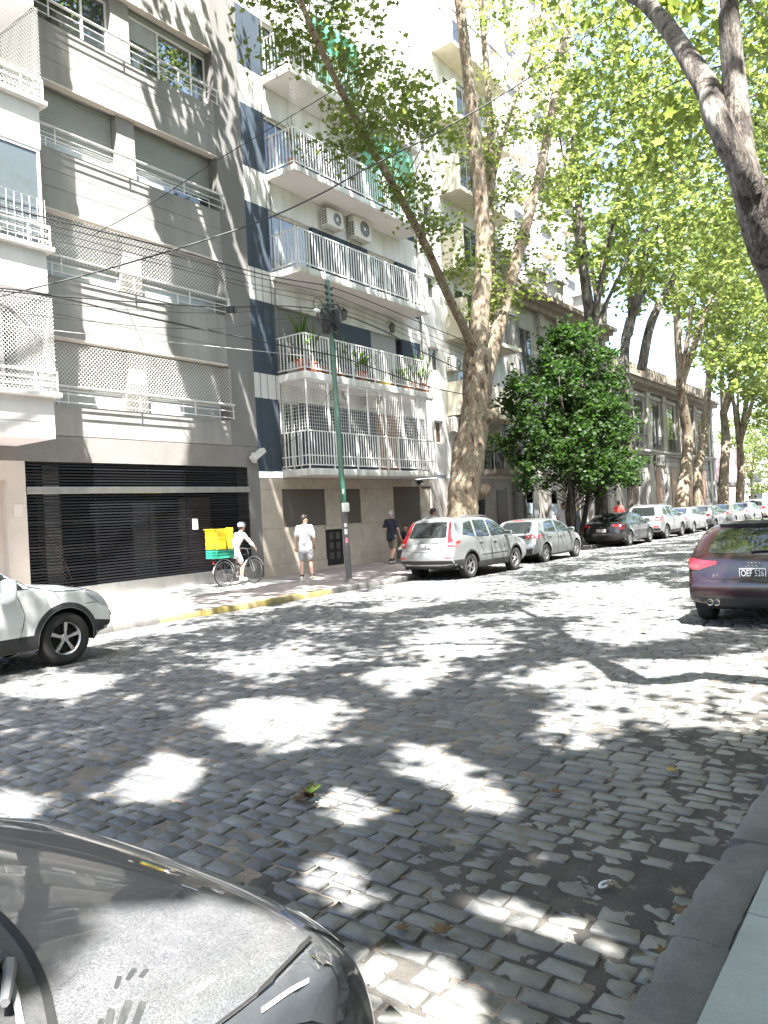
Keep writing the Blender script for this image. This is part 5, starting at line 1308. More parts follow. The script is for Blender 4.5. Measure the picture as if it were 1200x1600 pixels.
class Car:
    """Body grown from a side silhouette; every pane, lamp, door and plate is a piece laid onto that body."""
    def __init__(s, name, label, spec, paint_, group, loc=(0, 0, 0), rz=0.0, lod=1):
        s.sp = spec; s.t = thing(name, label, 'car', loc, rz, group); ORG[s.t.name] = Vector((0, 0, 0))
        s.paint = paint_; s.lod = lod; s.body()
    def halfw(s, x, z):
        sp = s.sp; W = sp['W']; L = sp['L']; zb = sp['belt']
        x = np.asarray(x, float); z = np.asarray(z, float)
        w = np.full(np.broadcast(x, z).shape, W)
        fr = np.clip((x - (L - sp.get('ft', 1.1))) / sp.get('ft', 1.1), 0, 1); rr = np.clip((sp.get('rt', .9) - x) / sp.get('rt', .9), 0, 1)
        w = w * (1 - sp.get('fk', .13) * fr ** 2.2 - sp.get('rk', .09) * rr ** 2.2)
        w = w - .10 * np.clip((.48 - z) / .35, 0, 1) ** 2
        w = w - .030 * np.clip((z - .62) / max(zb - .62, .1), 0, 1) ** 2 + sp.get('shoulder', .012) * np.exp(-((z - zb + .10) / .05) ** 2)
        w = w - np.clip(z - zb, 0, 3) * sp.get('tumble', .36) - .10 * np.clip(z - zb, 0, 3) ** 2
        for xa in sp['axles']:
            d = np.hypot(x - xa, z - sp['R']); ra = sp['R'] + .055
            w = w + sp.get('flare', .018) * np.exp(-((d - ra) / .07) ** 2) * (z < zb)
        w = w - .016 * np.exp(-((z - sp.get('crease', .42)) / .05) ** 2) * ((x > sp['axles'][0] + .5) & (x < sp['axles'][1] - .5))
        return w
    def body(s):
        sp = s.sp; st = .045 if s.lod else .08
        P = soften(resample(crv(sp['prof'], 8), st), 2)
        n = len(P)
        T = np.gradient(P, axis=0); T /= np.linalg.norm(T, axis=1)[:, None] + 1e-9
        Nn = np.c_[T[:, 1], -T[:, 0]]                 # inward: profile runs rear-bottom, over the roof, to front-bottom
        r = np.full(n, .10); r[P[:, 1] > sp['belt'] + .1] = .085
        r[(P[:, 0] < .35) | (P[:, 0] > sp['L'] - .35)] = .13
        r = np.convolve(np.pad(r, 4, 'edge'), np.ones(9) / 9, 'valid')
        lv = [0, .25, .5, .68, .8, .88, .94, .975, .993, 1.0] if s.lod else [0, .5, .8, .93, .985, 1.0]
        pn = 2.6
        ring = P + Nn * r[:, None]; ring = soften(ring, 2)
        W = s.halfw(ring[:, 0], ring[:, 1])
        V, F = [], []; m = len(lv)
        for side in (1, -1):
            k0 = len(V)
            for i in range(n):
                for f_ in lv:
                    d = 1 - (1 - f_ ** pn) ** (1 / pn)
                    q = P[i] + (ring[i] - P[i]) * d
                    V.append((q[0], side * f_ * W[i], q[1]))
            for i in range(n - 1):
                for j in range(m - 1):
                    a = k0 + i * m + j; F.append((a, a + 1, a + m + 1, a + m) if side > 0 else (a, a + m, a + m + 1, a + 1))
        # side walls with wheel arches
        zs = sp['sill']; ra = sp['R'] + .055
        low = []
        def arch(x): 
            for xa in sp['axles']:
                if abs(x - xa) < ra: return sp['R'] + math.sqrt(max(0, ra * ra - (x - xa) ** 2))
            return 0
        x0, x1 = ring[0][0], ring[-1][0]
        xs_ = list(np.arange(x1 - .05, x0 + .05, -.06))
        for xa in sp['axles']: xs_ += [xa + ra * math.cos(a) for a in np.linspace(0, PI, 22)]
        xs_ = sorted(set(round(v, 4) for v in xs_ if x0 + .02 < v < x1 - .02), reverse=True)
        zlo = lambda x: zs + (ring[-1][1] - zs) * np.clip((x - sp['axles'][1] - ra) / (x1 - sp['axles'][1] - ra), 0, 1) + (ring[0][1] - zs) * np.clip((sp['axles'][0] - ra - x) / (sp['axles'][0] - ra - x0), 0, 1)
        for x in xs_: low.append((x, max(float(zlo(x)), arch(x))))
        poly = [tuple(p) for p in ring] + low
        vs, fs = cdt_fill(poly, .07 if s.lod else .13)
        for side in (1, -1):
            k0 = len(V); xz = np.array([v[:] for v in vs]); yy = s.halfw(xz[:, 0], xz[:, 1]) * side
            V += [(a[0], y, a[1]) for a, y in zip(xz, yy)]
            for f in fs: F.append(tuple(k0 + i for i in (f if side < 0 else f[::-1])))
        bm = bmesh.new(); bv = [bm.verts.new(v) for v in V]
        for f in F:
            try: bm.faces.new([bv[i] for i in f])
            except ValueError: pass
        bmesh.ops.remove_doubles(bm, verts=bm.verts, dist=.002)
        bmesh.ops.recalc_face_normals(bm, faces=bm.faces)
        me = bpy.data.meshes.new('body'); bm.to_mesh(me)
        s.bvh = BVHTree.FromBMesh(bm); bm.free()
        me.materials.append(s.paint); me.polygons.foreach_set('use_smooth', [True] * len(me.polygons)); me.set_sharp_from_angle(angle=rad(38))
        s.b = link('body', me, s.t)
        # underside and wheel housings
        u = MB(); w0 = sp['W'] - .07; a0, a1 = sp['axles']
        for xa, xb in ((ring[0][0] + .05, a0 - ra), (a0 + ra, a1 - ra), (a1 + ra, ring[-1][0] - .05)):
            u.box(xa, xb, -w0, w0, zs + .02, .55)
        for xa in sp['axles']:
            u.box(xa - ra, xa + ra, -w0 + .30, w0 - .30, zs + .05, sp['R'] + ra + .02)
            for side in (1, -1):
                k = len(u.v); na = 14
                for i in range(na + 1):
                    a = PI * i / na; xx, zz2 = xa + (ra + .004) * math.cos(a), sp['R'] + (ra + .004) * math.sin(a)
                    yo = float(s.halfw(xx, zz2)) - .004
                    u.v += [(xx, side * yo, zz2), (xx, side * (w0 - .30), zz2)]
                for i in range(na): u.f.append((k + 2 * i, k + 2 * i + 1, k + 2 * i + 3, k + 2 * i + 2)); u.m.append(0)
        u.build('underbody', C_UNDER, s.t, fixn=False)
        # closing strips at the two ends of the lower edge
    def hit(s, axis, a, b):
        if axis == 'R': o, d = Vector((a, -3, b)), Vector((0, 1, 0))
        elif axis == 'L': o, d = Vector((a, 3, b)), Vector((0, -1, 0))
        elif axis == 'B': o, d = Vector((-2, a, b)), Vector((1, 0, 0))
        elif axis == 'F': o, d = Vector((s.sp['L'] + 2, a, b)), Vector((-1, 0, 0))
        else: o, d = Vector((a, b, 4)), Vector((0, 0, -1))
        h = s.bvh.ray_cast(o, d)
        if h[0] is None:
            h = s.bvh.find_nearest(o + d * 2.2)
        nrm = h[1] if h[1].dot(d) < 0 else -h[1]
        return h[0], nrm
    def patch(s, name, poly, axis, m, off=.004, step=.05, parent=None, rnd=0, thick=.006, smooth=True):
        P = np.array(poly, float)
        if rnd:                                    # rounded corners
            out = []
            for i in range(len(P)):
                a, b, c = P[i - 1], P[i], P[(i + 1) % len(P)]
                u, v = a - b, c - b; lu, lv = np.linalg.norm(u), np.linalg.norm(v); rr = min(rnd, lu * .45, lv * .45)
                p0, p1 = b + u / lu * rr, b + v / lv * rr
                for t in (0, .25, .5, .75, 1): out.append((1 - t) ** 2 * p0 + 2 * t * (1 - t) * b + t * t * p1)
            P = np.array(out)
        ring = []
        for i in range(len(P)):
            a, b = P[i], P[(i + 1) % len(P)]; k = max(1, int(np.linalg.norm(b - a) / step))
            for t in range(k): ring.append(tuple(a + (b - a) * t / k))
        vs, fs = cdt_fill(ring, step)
        V = []; N_ = []
        for v in vs:
            p, nr = s.hit(axis, v[0], v[1]); V.append(p + nr * off); N_.append(nr)
        nb = len(ring); F = [tuple(f) for f in fs]; k = len(V)
        for i in range(nb): V.append(V[i] - N_[i] * (off + thick))
        F += [(i, (i + 1) % nb, k + (i + 1) % nb, k + i) for i in range(nb)]
        me = bpy.data.meshes.new(name); me.from_pydata([tuple(v) for v in V], [], F); me.materials.append(m)
        bm = bmesh.new(); bm.from_mesh(me); bmesh.ops.recalc_face_normals(bm, faces=bm.faces); bm.to_mesh(me); bm.free()
        me.polygons.foreach_set('use_smooth', [True] * len(me.polygons)); me.set_sharp_from_angle(angle=rad(40))
        return link(name, me, parent or s.t)
    def strip(s, name, pts, axis, w, m=None, off=.0015, parent=None):
        """a narrow line on the body (gap between panels, moulding)"""
        pts = [Vector(p) for p in crv(pts, 6)]
        V = []; F = []
        for i, p in enumerate(pts):
            t = (pts[min(i + 1, len(pts) - 1)] - pts[max(i - 1, 0)]).normalized(); nr = Vector((-t.y, t.x)) * w / 2
            for q in (p + nr, p - nr):
                h, n_ = s.hit(axis, q.x, q.y); V.append(tuple(h + n_ * off))
            if i: k = 2 * i; F.append((k - 2, k - 1, k + 1, k))
        me = bpy.data.meshes.new(name); me.from_pydata(V, [], F); me.materials.append(m or C_SEAM)
        return link(name, me, parent or s.t)
    def both(s, fn, *a, **k):
        return [fn(*a[:2], ax, *a[2:], **k) for ax in ('R', 'L')]
    def wheels(s, rim=C_RIM, spokes=5, style=0):
        sp = s.sp; R = sp['R']; w = sp.get('tw', .105); n = 32 if s.lod else 18
        ty = MB(); pr = [(R * .64, -w * .9), (R * .80, -w), (R * .93, -w * .96), (R * .985, -w * .75), (R, -w * .4), (R, w * .4), (R * .985, w * .75), (R * .93, w * .96), (R * .80, w), (R * .64, w * .9)]
        ty.lathe(pr, n, 'y')
        for q in ((-.5, -.42), (-.05, .05), (.42, .5)):
            ty.lathe([(R + .001, w * q[0]), (R - .012, w * (q[0] + q[1]) / 2), (R + .001, w * q[1])], n, 'y')
        tme = ty.mesh('tyre', C_RUB, 50)
        rm = MB(); rr = R * .655; f = -w * .62
        rm.lathe([(rr, w * .8), (rr, f - .012), (rr - .012, f - .02), (rr - .03, f + .0), (rr - .035, w * .5)], n, 'y')
        rm.lathe([(.001, f - .004), (.035, f - .006), (.055, f + .008), (.06, f + .05)], 14, 'y')
        for i in range(spokes):
            a = 2 * PI * i / spokes + .3
            ds = (-.16, .16) if style == 1 else (0,)
            for da in ds:
                c, sn = math.cos(a + da), math.sin(a + da); c2, s2 = math.cos(a + da * .5), math.sin(a + da * .5)
                wd0, wd1 = (.030, .052) if style == 0 else (.020, .026)
                t0, t1 = Vector((-math.sin(a), 0, math.cos(a))), Vector((-sn, 0, c))
                p0, p1 = Vector((c2 * .035, 0, s2 * .035)), Vector((c * (rr - .015), 0, sn * (rr - .015)))
                v = []
                for y_, k_ in ((f - .004, 1.0), (f + .03, 1.0)):
                    for p, t_, wd in ((p0, t0, wd0), (p1, t1, wd1)):
                        for sg in (-1, 1):
                            q = p + t_ * wd * sg * .5; v.append((q.x, y_ - (.008 if p is p1 and y_ < f else 0), q.z))
                rm.add(v, [(0, 1, 3, 2), (4, 6, 7, 5), (0, 2, 6, 4), (1, 5, 7, 3)])
        for i in range(5):
            a = 2 * PI * i / 5 + .3 + PI / 5; rm.lathe([(.001, -.014), (.010, -.012), (.011, 0)], 8, 'y', (.028 * 1.4 * math.cos(a), f, .028 * 1.4 * math.sin(a)))
        rme = rm.mesh('rim', rim, 35)
        bk = MB().lathe([(.001, w * .1), (rr * .98, w * .1)], n, 'y'); bk.lathe([(.06, -w * .15), (rr * .75, -w * .15), (rr * .75, w * .1)], n, 'y'); bme = bk.mesh('brake_disc', C_UNDER, 40)
        for xa in sp['axles']:
            for side in (-1, 1):
                e = bpy.data.objects.new('wheel', None); COL.objects.link(e); e.parent = s.t; e.empty_display_size = .1
                e.location = (xa, side * (sp['W'] - w - .012), R); e.rotation_euler = (0, random.uniform(0, 1), 0 if side < 0 else PI)
                for nm, me in (('tyre', tme), ('rim', rme), ('brake_disc', bme)): link(nm, me, e)
    def mirrors(s, x, z, m=None):
        for side in (-1, 1):
            p, nr = s.hit('R' if side < 0 else 'L', x, z)
            mb = MB(); c = Vector((x - .02, p.y + side * .12, z + .05))
            mb.cbox(c.x - .06, c.x + .07, c.y - .10, c.y + .10, c.z - .075, c.z + .075, .035)
            o = mb.build('wing_mirror', m or s.paint, s.t, 60)
            MB().tube([(x + .02, p.y - side * .02, z - .02), (c.x + .02, c.y - side * .04, c.z - .06)], .025, 6).build('mirror_arm', C_TRIM, o, 50)
            MB().box(c.x - .064, c.x - .058, c.y - .085, c.y + .085, c.z - .06, c.z + .06).build('mirror_glass', C_CHROME, o)
    def plate(s, txt, z, x=None, wd=.36, h=.125, style='black', end='B', y=0):
        p, nr = s.hit(end, y, z)
        dx = -1 if end == 'B' else 1
        P0 = Vector((p.x + dx * .016, y, z))
        mb = MB(); 
        mb.cbox(P0.x - .008, P0.x + .008, y - wd / 2, y + wd / 2, z - h / 2, z + h / 2, .006)
        o = mb.build('number_plate', C_PLATEW, s.t, 40)
        if style == 'black': MB().box(P0.x - .010, P0.x + .010, y - wd / 2 + .012, y + wd / 2 - .012, z - h / 2 + .014, z + h / 2 - .014).build('plate_field', C_PLATEB, o)
        if txt:
            me = text_mesh(txt, h * .86, .0012, 1.02); me.materials.clear(); wt = max(abs(v.co.x) for v in me.vertices) * 2; ks = min(1, (wd - .05) / wt); me.materials.append(C_PLATEW if style == 'black' else C_PLATEB)
            rot = Matrix(((0, 0, dx), (dx, 0, 0), (0, 1, 0))) if True else None
            # text x -> car -y when seen from behind
            for v in me.vertices:
                cx, cy, cz = v.co; v.co = (P0.x + dx * (.0105 + cz + .001), y + (-cx if end == 'B' else cx) * ks, z + cy)
            link('lettering', me, o)
        return o
    def handle(s, x, z, parent_pair, m=None):
        for ax, par in zip(('R', 'L'), parent_pair):
            p, nr = s.hit(ax, x, z); sd = -1 if ax == 'R' else 1
            MB().cbox(x - .10, x + .08, p.y + (sd * .006 if sd > 0 else -.034), p.y + (.034 if sd > 0 else -.006), z - .016, z + .016, .008).build('door_handle', m or s.paint, par, 50)
    def place(s, x, y, rz=0.0, z=0.0):
        """x,y: where the rear end of the centre line stands"""
        s.t.location = (x, y, z); s.t.rotation_euler = (0, 0, rz); ORG[s.t.name] = Vector((0, 0, 0)); return s

def common(c, side_panes, doors, handles, rear_glass=None, wind=None, tail=None, cut=None, mirror=None, rim_style=0, spokes=5, rim=C_RIM):
    """the pieces every car has, laid on in the order body, panes, doors, lamps, wheels"""
    for p in side_panes: c.both(lambda n, q, ax: c.patch(n, q, ax, C_GLASS, .0035, .06, rnd=.05), 'side_window', p)
    first = None
    for i, d in enumerate(doors):
        pr = c.both(lambda n, q, ax: c.patch(n, q, ax, c.paint, .0032, .06, rnd=.035, thick=.004), 'door', d)
        if i < len(handles): c.handle(handles[i][0], handles[i][1], pr)
        for ax, par in zip(('R', 'L'), pr):
            cl = list(d) + [d[0]]
            for a, b in zip(cl[:-1], cl[1:]):
                if abs(a[1] - b[1]) > .15: c.strip('panel_gap', [a, ((a[0] + b[0]) / 2, (a[1] + b[1]) / 2), b], ax, .010, off=.0045, parent=par)
    if rear_glass: c.patch('rear_window', rear_glass, 'B', C_GLASS, .004, .06, rnd=.07)
    if wind: c.patch('windscreen', wind, 'F', C_GLASS, .004, .07, rnd=.08)
    if mirror: c.mirrors(*mirror)
    c.wheels(rim, spokes, rim_style)
def arch_trim(c, w=.065, m=None, a0=-.18, a1=PI + .18):
    for xa in c.sp['axles']:
        ra = c.sp['R'] + .058; o = [(xa + (ra + w) * math.cos(a), c.sp['R'] + (ra + w) * math.sin(a)) for a in np.linspace(a0, a1, 20)]
        i = [(xa + (ra + .004) * math.cos(a), c.sp['R'] + (ra + .004) * math.sin(a)) for a in np.linspace(a1, a0, 20)]
        c.both(lambda n, q, ax: c.patch(n, q, ax, m or C_TRIM, .008, .06, thick=.008), 'arch_trim', o + i)
def sill_trim(c, z1, m=None, z0=None):
    a0, a1 = c.sp['axles']; ra = c.sp['R'] + .075
    c.both(lambda n, q, ax: c.patch(n, q, ax, m or C_TRIM, .006, .08, thick=.006), 'sill_trim', [(a0 + ra, c.sp['sill'] + .004), (a1 - ra, c.sp['sill'] + .004), (a1 - ra - .02, z1), (a0 + ra + .02, z1)])
def lampset(c, name, poly, m, inner=None, end='B', off=.006):
    for sg in (1, -1):
        q = [(sg * y, z) for y, z in poly]; o = c.patch(name, q, end, m, off, .04, rnd=.015, thick=.008)
        if inner:
            for nm, pl, mm in inner: c.patch(nm, [(sg * y, z) for y, z in pl], end, mm, off + .003, .03, parent=o, thick=.003)
def wiper(c, y0, y1, z, dz=0):
    p, n = c.hit('B', y0, z); q, n2 = c.hit('B', y1, z + dz)
    mb = MB(); mb.tube([p + n * .02, q + n2 * .022], [.014, .008], 6); mb.ball(p + n * .015, .03, .03, .025, 8, 5); mb.build('rear_wiper', C_TRIM, c.t, 50)
def antenna(c, x, z=.07, shark=False):
    p, n = c.hit('T', x, 0); mb = MB()
    if shark: mb.add([(x - .09, -.014, p.z - .004), (x - .09, .014, p.z - .004), (x + .08, 0, p.z - .004), (x - .08, 0, p.z + z)], [(0, 1, 3), (1, 2, 3), (2, 0, 3), (0, 2, 1)])
    else: mb.tube([(x, 0, p.z - .004), (x - .12, 0, p.z + .2)], .006, 5)
    mb.build('aerial', C_TRIM, c.t)
def roof_rails(c, x0, x1, m=None):
    for ax, sg in (('R', -1), ('L', 1)):
        pts = []
        for x in np.linspace(x0, x1, 9):
            p, n = c.hit('T', x, sg * (c.sp['W'] - .30)); pts.append((x, p.y, p.z + (.045 if x0 < x < x1 else 0)))
        MB().tube(pts, .016, 6).build('roof_rail', m or C_RIM, c.t, 50)

FARG = 'cars parked along the far kerb'
SUV = dict(L=4.56, W=.905, belt=1.06, sill=.27, R=.345, axles=(.95, 3.57), tumble=.34, tw=.115,
    prof=[(.20, .33), (.04, .42), (.0, .60), (.03, .72), (.10, .80), (.12, .98), (.16, 1.08), (.30, 1.34), (.46, 1.58), (.70, 1.645), (1.3, 1.68), (2.1, 1.665), (2.62, 1.58), (3.05, 1.345), (3.42, 1.13), (3.75, 1.06), (4.15, .98), (4.42, .86), (4.53, .68), (4.56, .5), (4.48, .33), (4.30, .25)])
HAT = dict(L=4.05, W=.87, belt=.93, sill=.22, R=.315, axles=(.78, 3.32), tumble=.36, tw=.10,
    prof=[(.16, .28), (.03, .40), (.0, .55), (.04, .70), (.10, .80), (.16, .93), (.36, 1.15), (.58, 1.36), (.80, 1.425), (1.4, 1.46), (2.0, 1.44), (2.4, 1.35), (2.85, 1.12), (3.12, .97), (3.45, .92), (3.75, .82), (3.95, .68), (4.03, .5), (4.0, .33), (3.82, .22)])
SED = dict(L=4.63, W=.90, belt=.94, sill=.22, R=.325, axles=(.98, 3.68), tumble=.38, tw=.105,
    prof=[(.16, .28), (.03, .40), (.0, .58), (.02, .75), (.06, .92), (.14, 1.0), (.40, 1.03), (.62, 1.08), (1.0, 1.27), (1.4, 1.395), (1.9, 1.43), (2.4, 1.40), (2.75, 1.31), (3.2, 1.08), (3.45, .96), (3.9, .89), (4.3, .78), (4.53, .64), (4.61, .48), (4.58, .33), (4.40, .22)])
MPV = dict(L=4.3, W=.88, belt=1.0, sill=.24, R=.32, axles=(.85, 3.45), tumble=.28, tw=.10,
    prof=[(.18, .30), (.04, .42), (.0, .58), (.05, .75), (.07, .98), (.13, 1.12), (.24, 1.38), (.36, 1.53), (.65, 1.585), (1.4, 1.61), (2.0, 1.59), (2.5, 1.48), (3.0, 1.20), (3.3, 1.02), (3.65, .95), (3.95, .85), (4.2, .68), (4.28, .5), (4.24, .34), (4.05, .24)])
def std_windows(kind):
    if kind == 'SUV': return [[(2.17, 1.09), (3.22, 1.10), (2.70, 1.47), (2.17, 1.545)], [(1.36, 1.10), (2.08, 1.09), (2.08, 1.553), (1.44, 1.565)], [(.66, 1.20), (1.27, 1.11), (1.33, 1.56), (.92, 1.50)]]
    if kind == 'HAT': return [[(1.78, .965), (2.86, .97), (2.34, 1.29), (1.80, 1.37)], [(.78, 1.02), (1.69, .97), (1.71, 1.38), (1.02, 1.33)]]
    if kind == 'SED': return [[(2.10, .985), (3.18, .985), (2.72, 1.23), (2.12, 1.345)], [(1.05, 1.07), (2.02, .99), (2.03, 1.352), (1.42, 1.31)]]
    return [[(1.95, 1.03), (3.02, 1.03), (2.48, 1.38), (1.97, 1.515)], [(1.10, 1.05), (1.87, 1.03), (1.88, 1.525), (1.14, 1.53)], [(.50, 1.12), (1.02, 1.06), (1.05, 1.53), (.66, 1.48)]]
def std_doors(kind):
    if kind == 'SUV': return [[(2.13, .42), (3.02, .42), (3.16, .75), (3.18, 1.045), (2.13, 1.055)], [(1.38, .66), (1.52, .42), (2.10, .42), (2.10, 1.055), (1.33, 1.075), (1.28, .9)]]
    if kind == 'HAT': return [[(1.76, .30), (2.76, .30), (2.88, .6), (2.86, .93), (1.76, .93)], [(1.12, .48), (1.25, .30), (1.73, .30), (1.73, .93), (.96, .95), (.95, .75)]]
    if kind == 'SED': return [[(2.08, .30), (3.10, .30), (3.24, .6), (3.20, .945), (2.08, .945)], [(1.38, .50), (1.52, .30), (2.05, .30), (2.05, .945), (1.22, .98), (1.2, .75)]]
    return [[(1.92, .32), (2.9, .32), (3.05, .6), (3.02, .98), (1.92, .985)], [(1.22, .50), (1.36, .32), (1.89, .32), (1.89, .985), (1.08, 1.0), (1.05, .8)]]
HND = {'SUV': [(2.32, .95), (1.52, .97)], 'HAT': [(1.92, .84), (1.12, .86)], 'SED': [(2.26, .85), (1.42, .88)], 'MPV': [(2.08, .90), (1.26, .92)]}
MIR = {'SUV': (3.02, 1.08), 'HAT': (2.72, .96), 'SED': (3.04, .97), 'MPV': (2.85, 1.03)}
RGL = {'SUV': [(-.60, 1.14), (.60, 1.14), (.52, 1.555), (-.52, 1.555)], 'HAT': [(-.56, .99), (.56, .99), (.48, 1.36), (-.48, 1.36)], 'SED': [(-.60, 1.06), (.60, 1.06), (.50, 1.355), (-.50, 1.355)], 'MPV': [(-.60, 1.08), (.60, 1.08), (.53, 1.48), (-.53, 1.48)]}
WND = {'SUV': [(-.66, 1.15), (.66, 1.15), (.54, 1.54), (-.54, 1.54)], 'HAT': [(-.62, 1.0), (.62, 1.0), (.50, 1.34), (-.50, 1.34)], 'SED': [(-.64, 1.0), (.64, 1.0), (.50, 1.31), (-.50, 1.31)], 'MPV': [(-.64, 1.06), (.64, 1.06), (.52, 1.47), (-.52, 1.47)]}
KIN = {'SUV': SUV, 'HAT': HAT, 'SED': SED, 'MPV': MPV}
def make(kind, label, pt, group=FARG, lod=1, rim_style=0, spokes=5, name='parked_car', rim=C_RIM, spec=None):
    c = Car(name, label, spec or KIN[kind], pt, group, lod=lod)
    common(c, std_windows(kind), std_doors(kind), HND[kind], RGL[kind], WND[kind], mirror=MIR[kind], rim_style=rim_style, spokes=spokes, rim=rim)
    return c
# silver SUV parked first in the far row
c = make('SUV', 'silver SUV with tall red pillar lamps parked beside the big plane trunk', P_SILVER)
arch_trim(c, .05); sill_trim(c, .44)
c.patch('bumper_cladding', [(-.80, .345), (.80, .345), (.84, .545), (-.84, .545)], 'B', C_TRIM, .007, .08, rnd=.06)
c.both(lambda n, q, ax: c.patch(n, q, ax, C_TRIM, .006, .06), 'bumper_cladding', [(.10, .37), (.52, .37), (.55, .55), (.06, .55)])
lampset(c, 'tail_lamp', [(.66, .90), (.86, .90), (.87, 1.03), (.74, 1.16), (.63, 1.55), (.56, 1.55), (.63, 1.16), (.66, 1.03)], C_RED, [('reversing_lens', [(.69, .95), (.83, .95), (.82, 1.0), (.70, 1.0)], C_CLR)])
c.patch('plate_recess', [(-.44, .84), (.44, .84), (.40, 1.02), (-.40, 1.02)], 'B', mat('recess_silver', (.30, .30, .30), .4, metal=.4), .002, .06, rnd=.03)
c.patch('boot_trim', [(-.40, 1.0), (.40, 1.0), (.38, 1.05), (-.38, 1.05)], 'B', P_SILVER2, .012, .05, rnd=.02)
em = MB(); p, n = c.hit('B', 0, 1.06); em.lathe([(.030, 0), (.036, -.008), (.042, 0)], 16, 'x', (p.x - .012, 0, p.z)); em.box(p.x - .02, p.x - .012, -.018, -.010, p.z - .02, p.z + .02); em.box(p.x - .02, p.x - .012, .010, .018, p.z - .02, p.z + .02); em.box(p.x - .02, p.x - .012, -.010, .010, p.z - .005, p.z + .005); em.build('emblem', C_CHROME, c.t)
c.plate('IHM 381', .92, wd=.34, h=.125); wiper(c, 0, .42, 1.19, -.03)
lampset(c, 'bumper_reflector', [(.62, .60), (.80, .60), (.80, .635), (.62, .635)], C_RED)
c.strip('panel_gap', [(-.66, .80), (-.3, .78), (.3, .78), (.66, .80)], 'B', .012)
c.both(lambda n, q, ax: c.strip(n, q, ax, .02, C_TRIM, .006), 'door_moulding', [(1.5, .60), (2.2, .60), (3.05, .60)])
antenna(c, .9); roof_rails(c, .9, 2.5)
c.place(16.98, 11.25)
# silver hatchback
c = make('HAT', 'silver grey hatchback with slit tail lamps parked ahead of the silver SUV', P_SILVER2, spokes=5, rim_style=1)
c.patch('dark_boot_band', [(-.80, .82), (.80, .82), (.78, .93), (-.78, .93)], 'B', C_GLASS, .005, .05, rnd=.04)
lampset(c, 'tail_lamp', [(.46, .835), (.84, .82), (.85, .92), (.48, .915)], C_RED, [('lamp_claw', [(.55, .85), (.60, .85), (.58, .90), (.53, .90)], C_CLR), ('lamp_claw', [(.66, .85), (.71, .85), (.69, .90), (.64, .90)], C_CLR)], off=.009)
c.patch('bumper_cladding', [(-.62, .29), (.62, .29), (.74, .50), (-.74, .50)], 'B', C_TRIM, .006, .06, rnd=.06)
c.patch('high_brake_lamp', [(-.2, 1.385), (.2, 1.385), (.19, 1.405), (-.19, 1.405)], 'B', C_RED, .006, .05)
c.plate('AE 216 KD', .60, wd=.40, h=.125, style='white'); wiper(c, 0, .35, 1.02, -.02); sill_trim(c, .27); antenna(c, .95)
c.place(22.45, 11.45)
# black saloon
c = make('SED', 'glossy black saloon with bracket-shaped red lamps parked near the white-clad walkers', P_BLACK, spokes=5, rim=C_RIM, rim_style=1)
lampset(c, 'tail_lamp', [(.50, .93), (.70, .95), (.86, .93), (.87, .74), (.76, .74), (.76, .84), (.62, .87), (.50, .86)], C_RED)
c.patch('boot_lip', [(-.70, .985), (.70, .985), (.68, 1.01), (-.68, 1.01)], 'B', P_BLACK, .02, .06)
c.plate('AC 450 RB', .70, wd=.40, h=.125, style='white')
em = MB(); p, n = c.hit('B', 0, .86)
for q in ((-.03, -.022), (.022, .03)): em.box(p.x - .018, p.x - .006, q[0], q[1], p.z - .03, p.z + .03)
em.box(p.x - .017, p.x - .007, -.03, .03, p.z - .006, p.z + .006); em.build('emblem', C_CHROME, c.t)
c.patch('bumper_cladding', [(-.70, .29), (.70, .29), (.62, .42), (-.62, .42)], 'B', C_TRIM, .006, .06, rnd=.05); c.strip('panel_gap', [(-.55, .55), (0, .52), (.55, .55)], 'B', .012); sill_trim(c, .25); antenna(c, 1.5, .06, True)
c.place(31.1, 11.68)
# silver SUV with roof rails
c = make('SUV', 'pale silver SUV with roof rails and square red lamps ahead of the black saloon', P_SILVER, rim_style=1)
arch_trim(c, .05); sill_trim(c, .44); roof_rails(c, .75, 2.6)
lampset(c, 'tail_lamp', [(.60, .92), (.86, .92), (.86, 1.12), (.62, 1.12)], C_RED, [('reversing_lens', [(.64, .96), (.80, .96), (.80, 1.0), (.64, 1.0)], C_CLR)]); lampset(c, 'bumper_reflector', [(.55, .60), (.80, .60), (.80, .68), (.55, .68)], C_RED)
c.patch('bumper_cladding', [(-.82, .345), (.82, .345), (.84, .56), (-.84, .56)], 'B', C_TRIM, .007, .08, rnd=.06); c.plate('AB 118 ZC', .86, wd=.40, style='white'); wiper(c, 0, .4, 1.19, -.03)
c.place(36.2, 11.62)
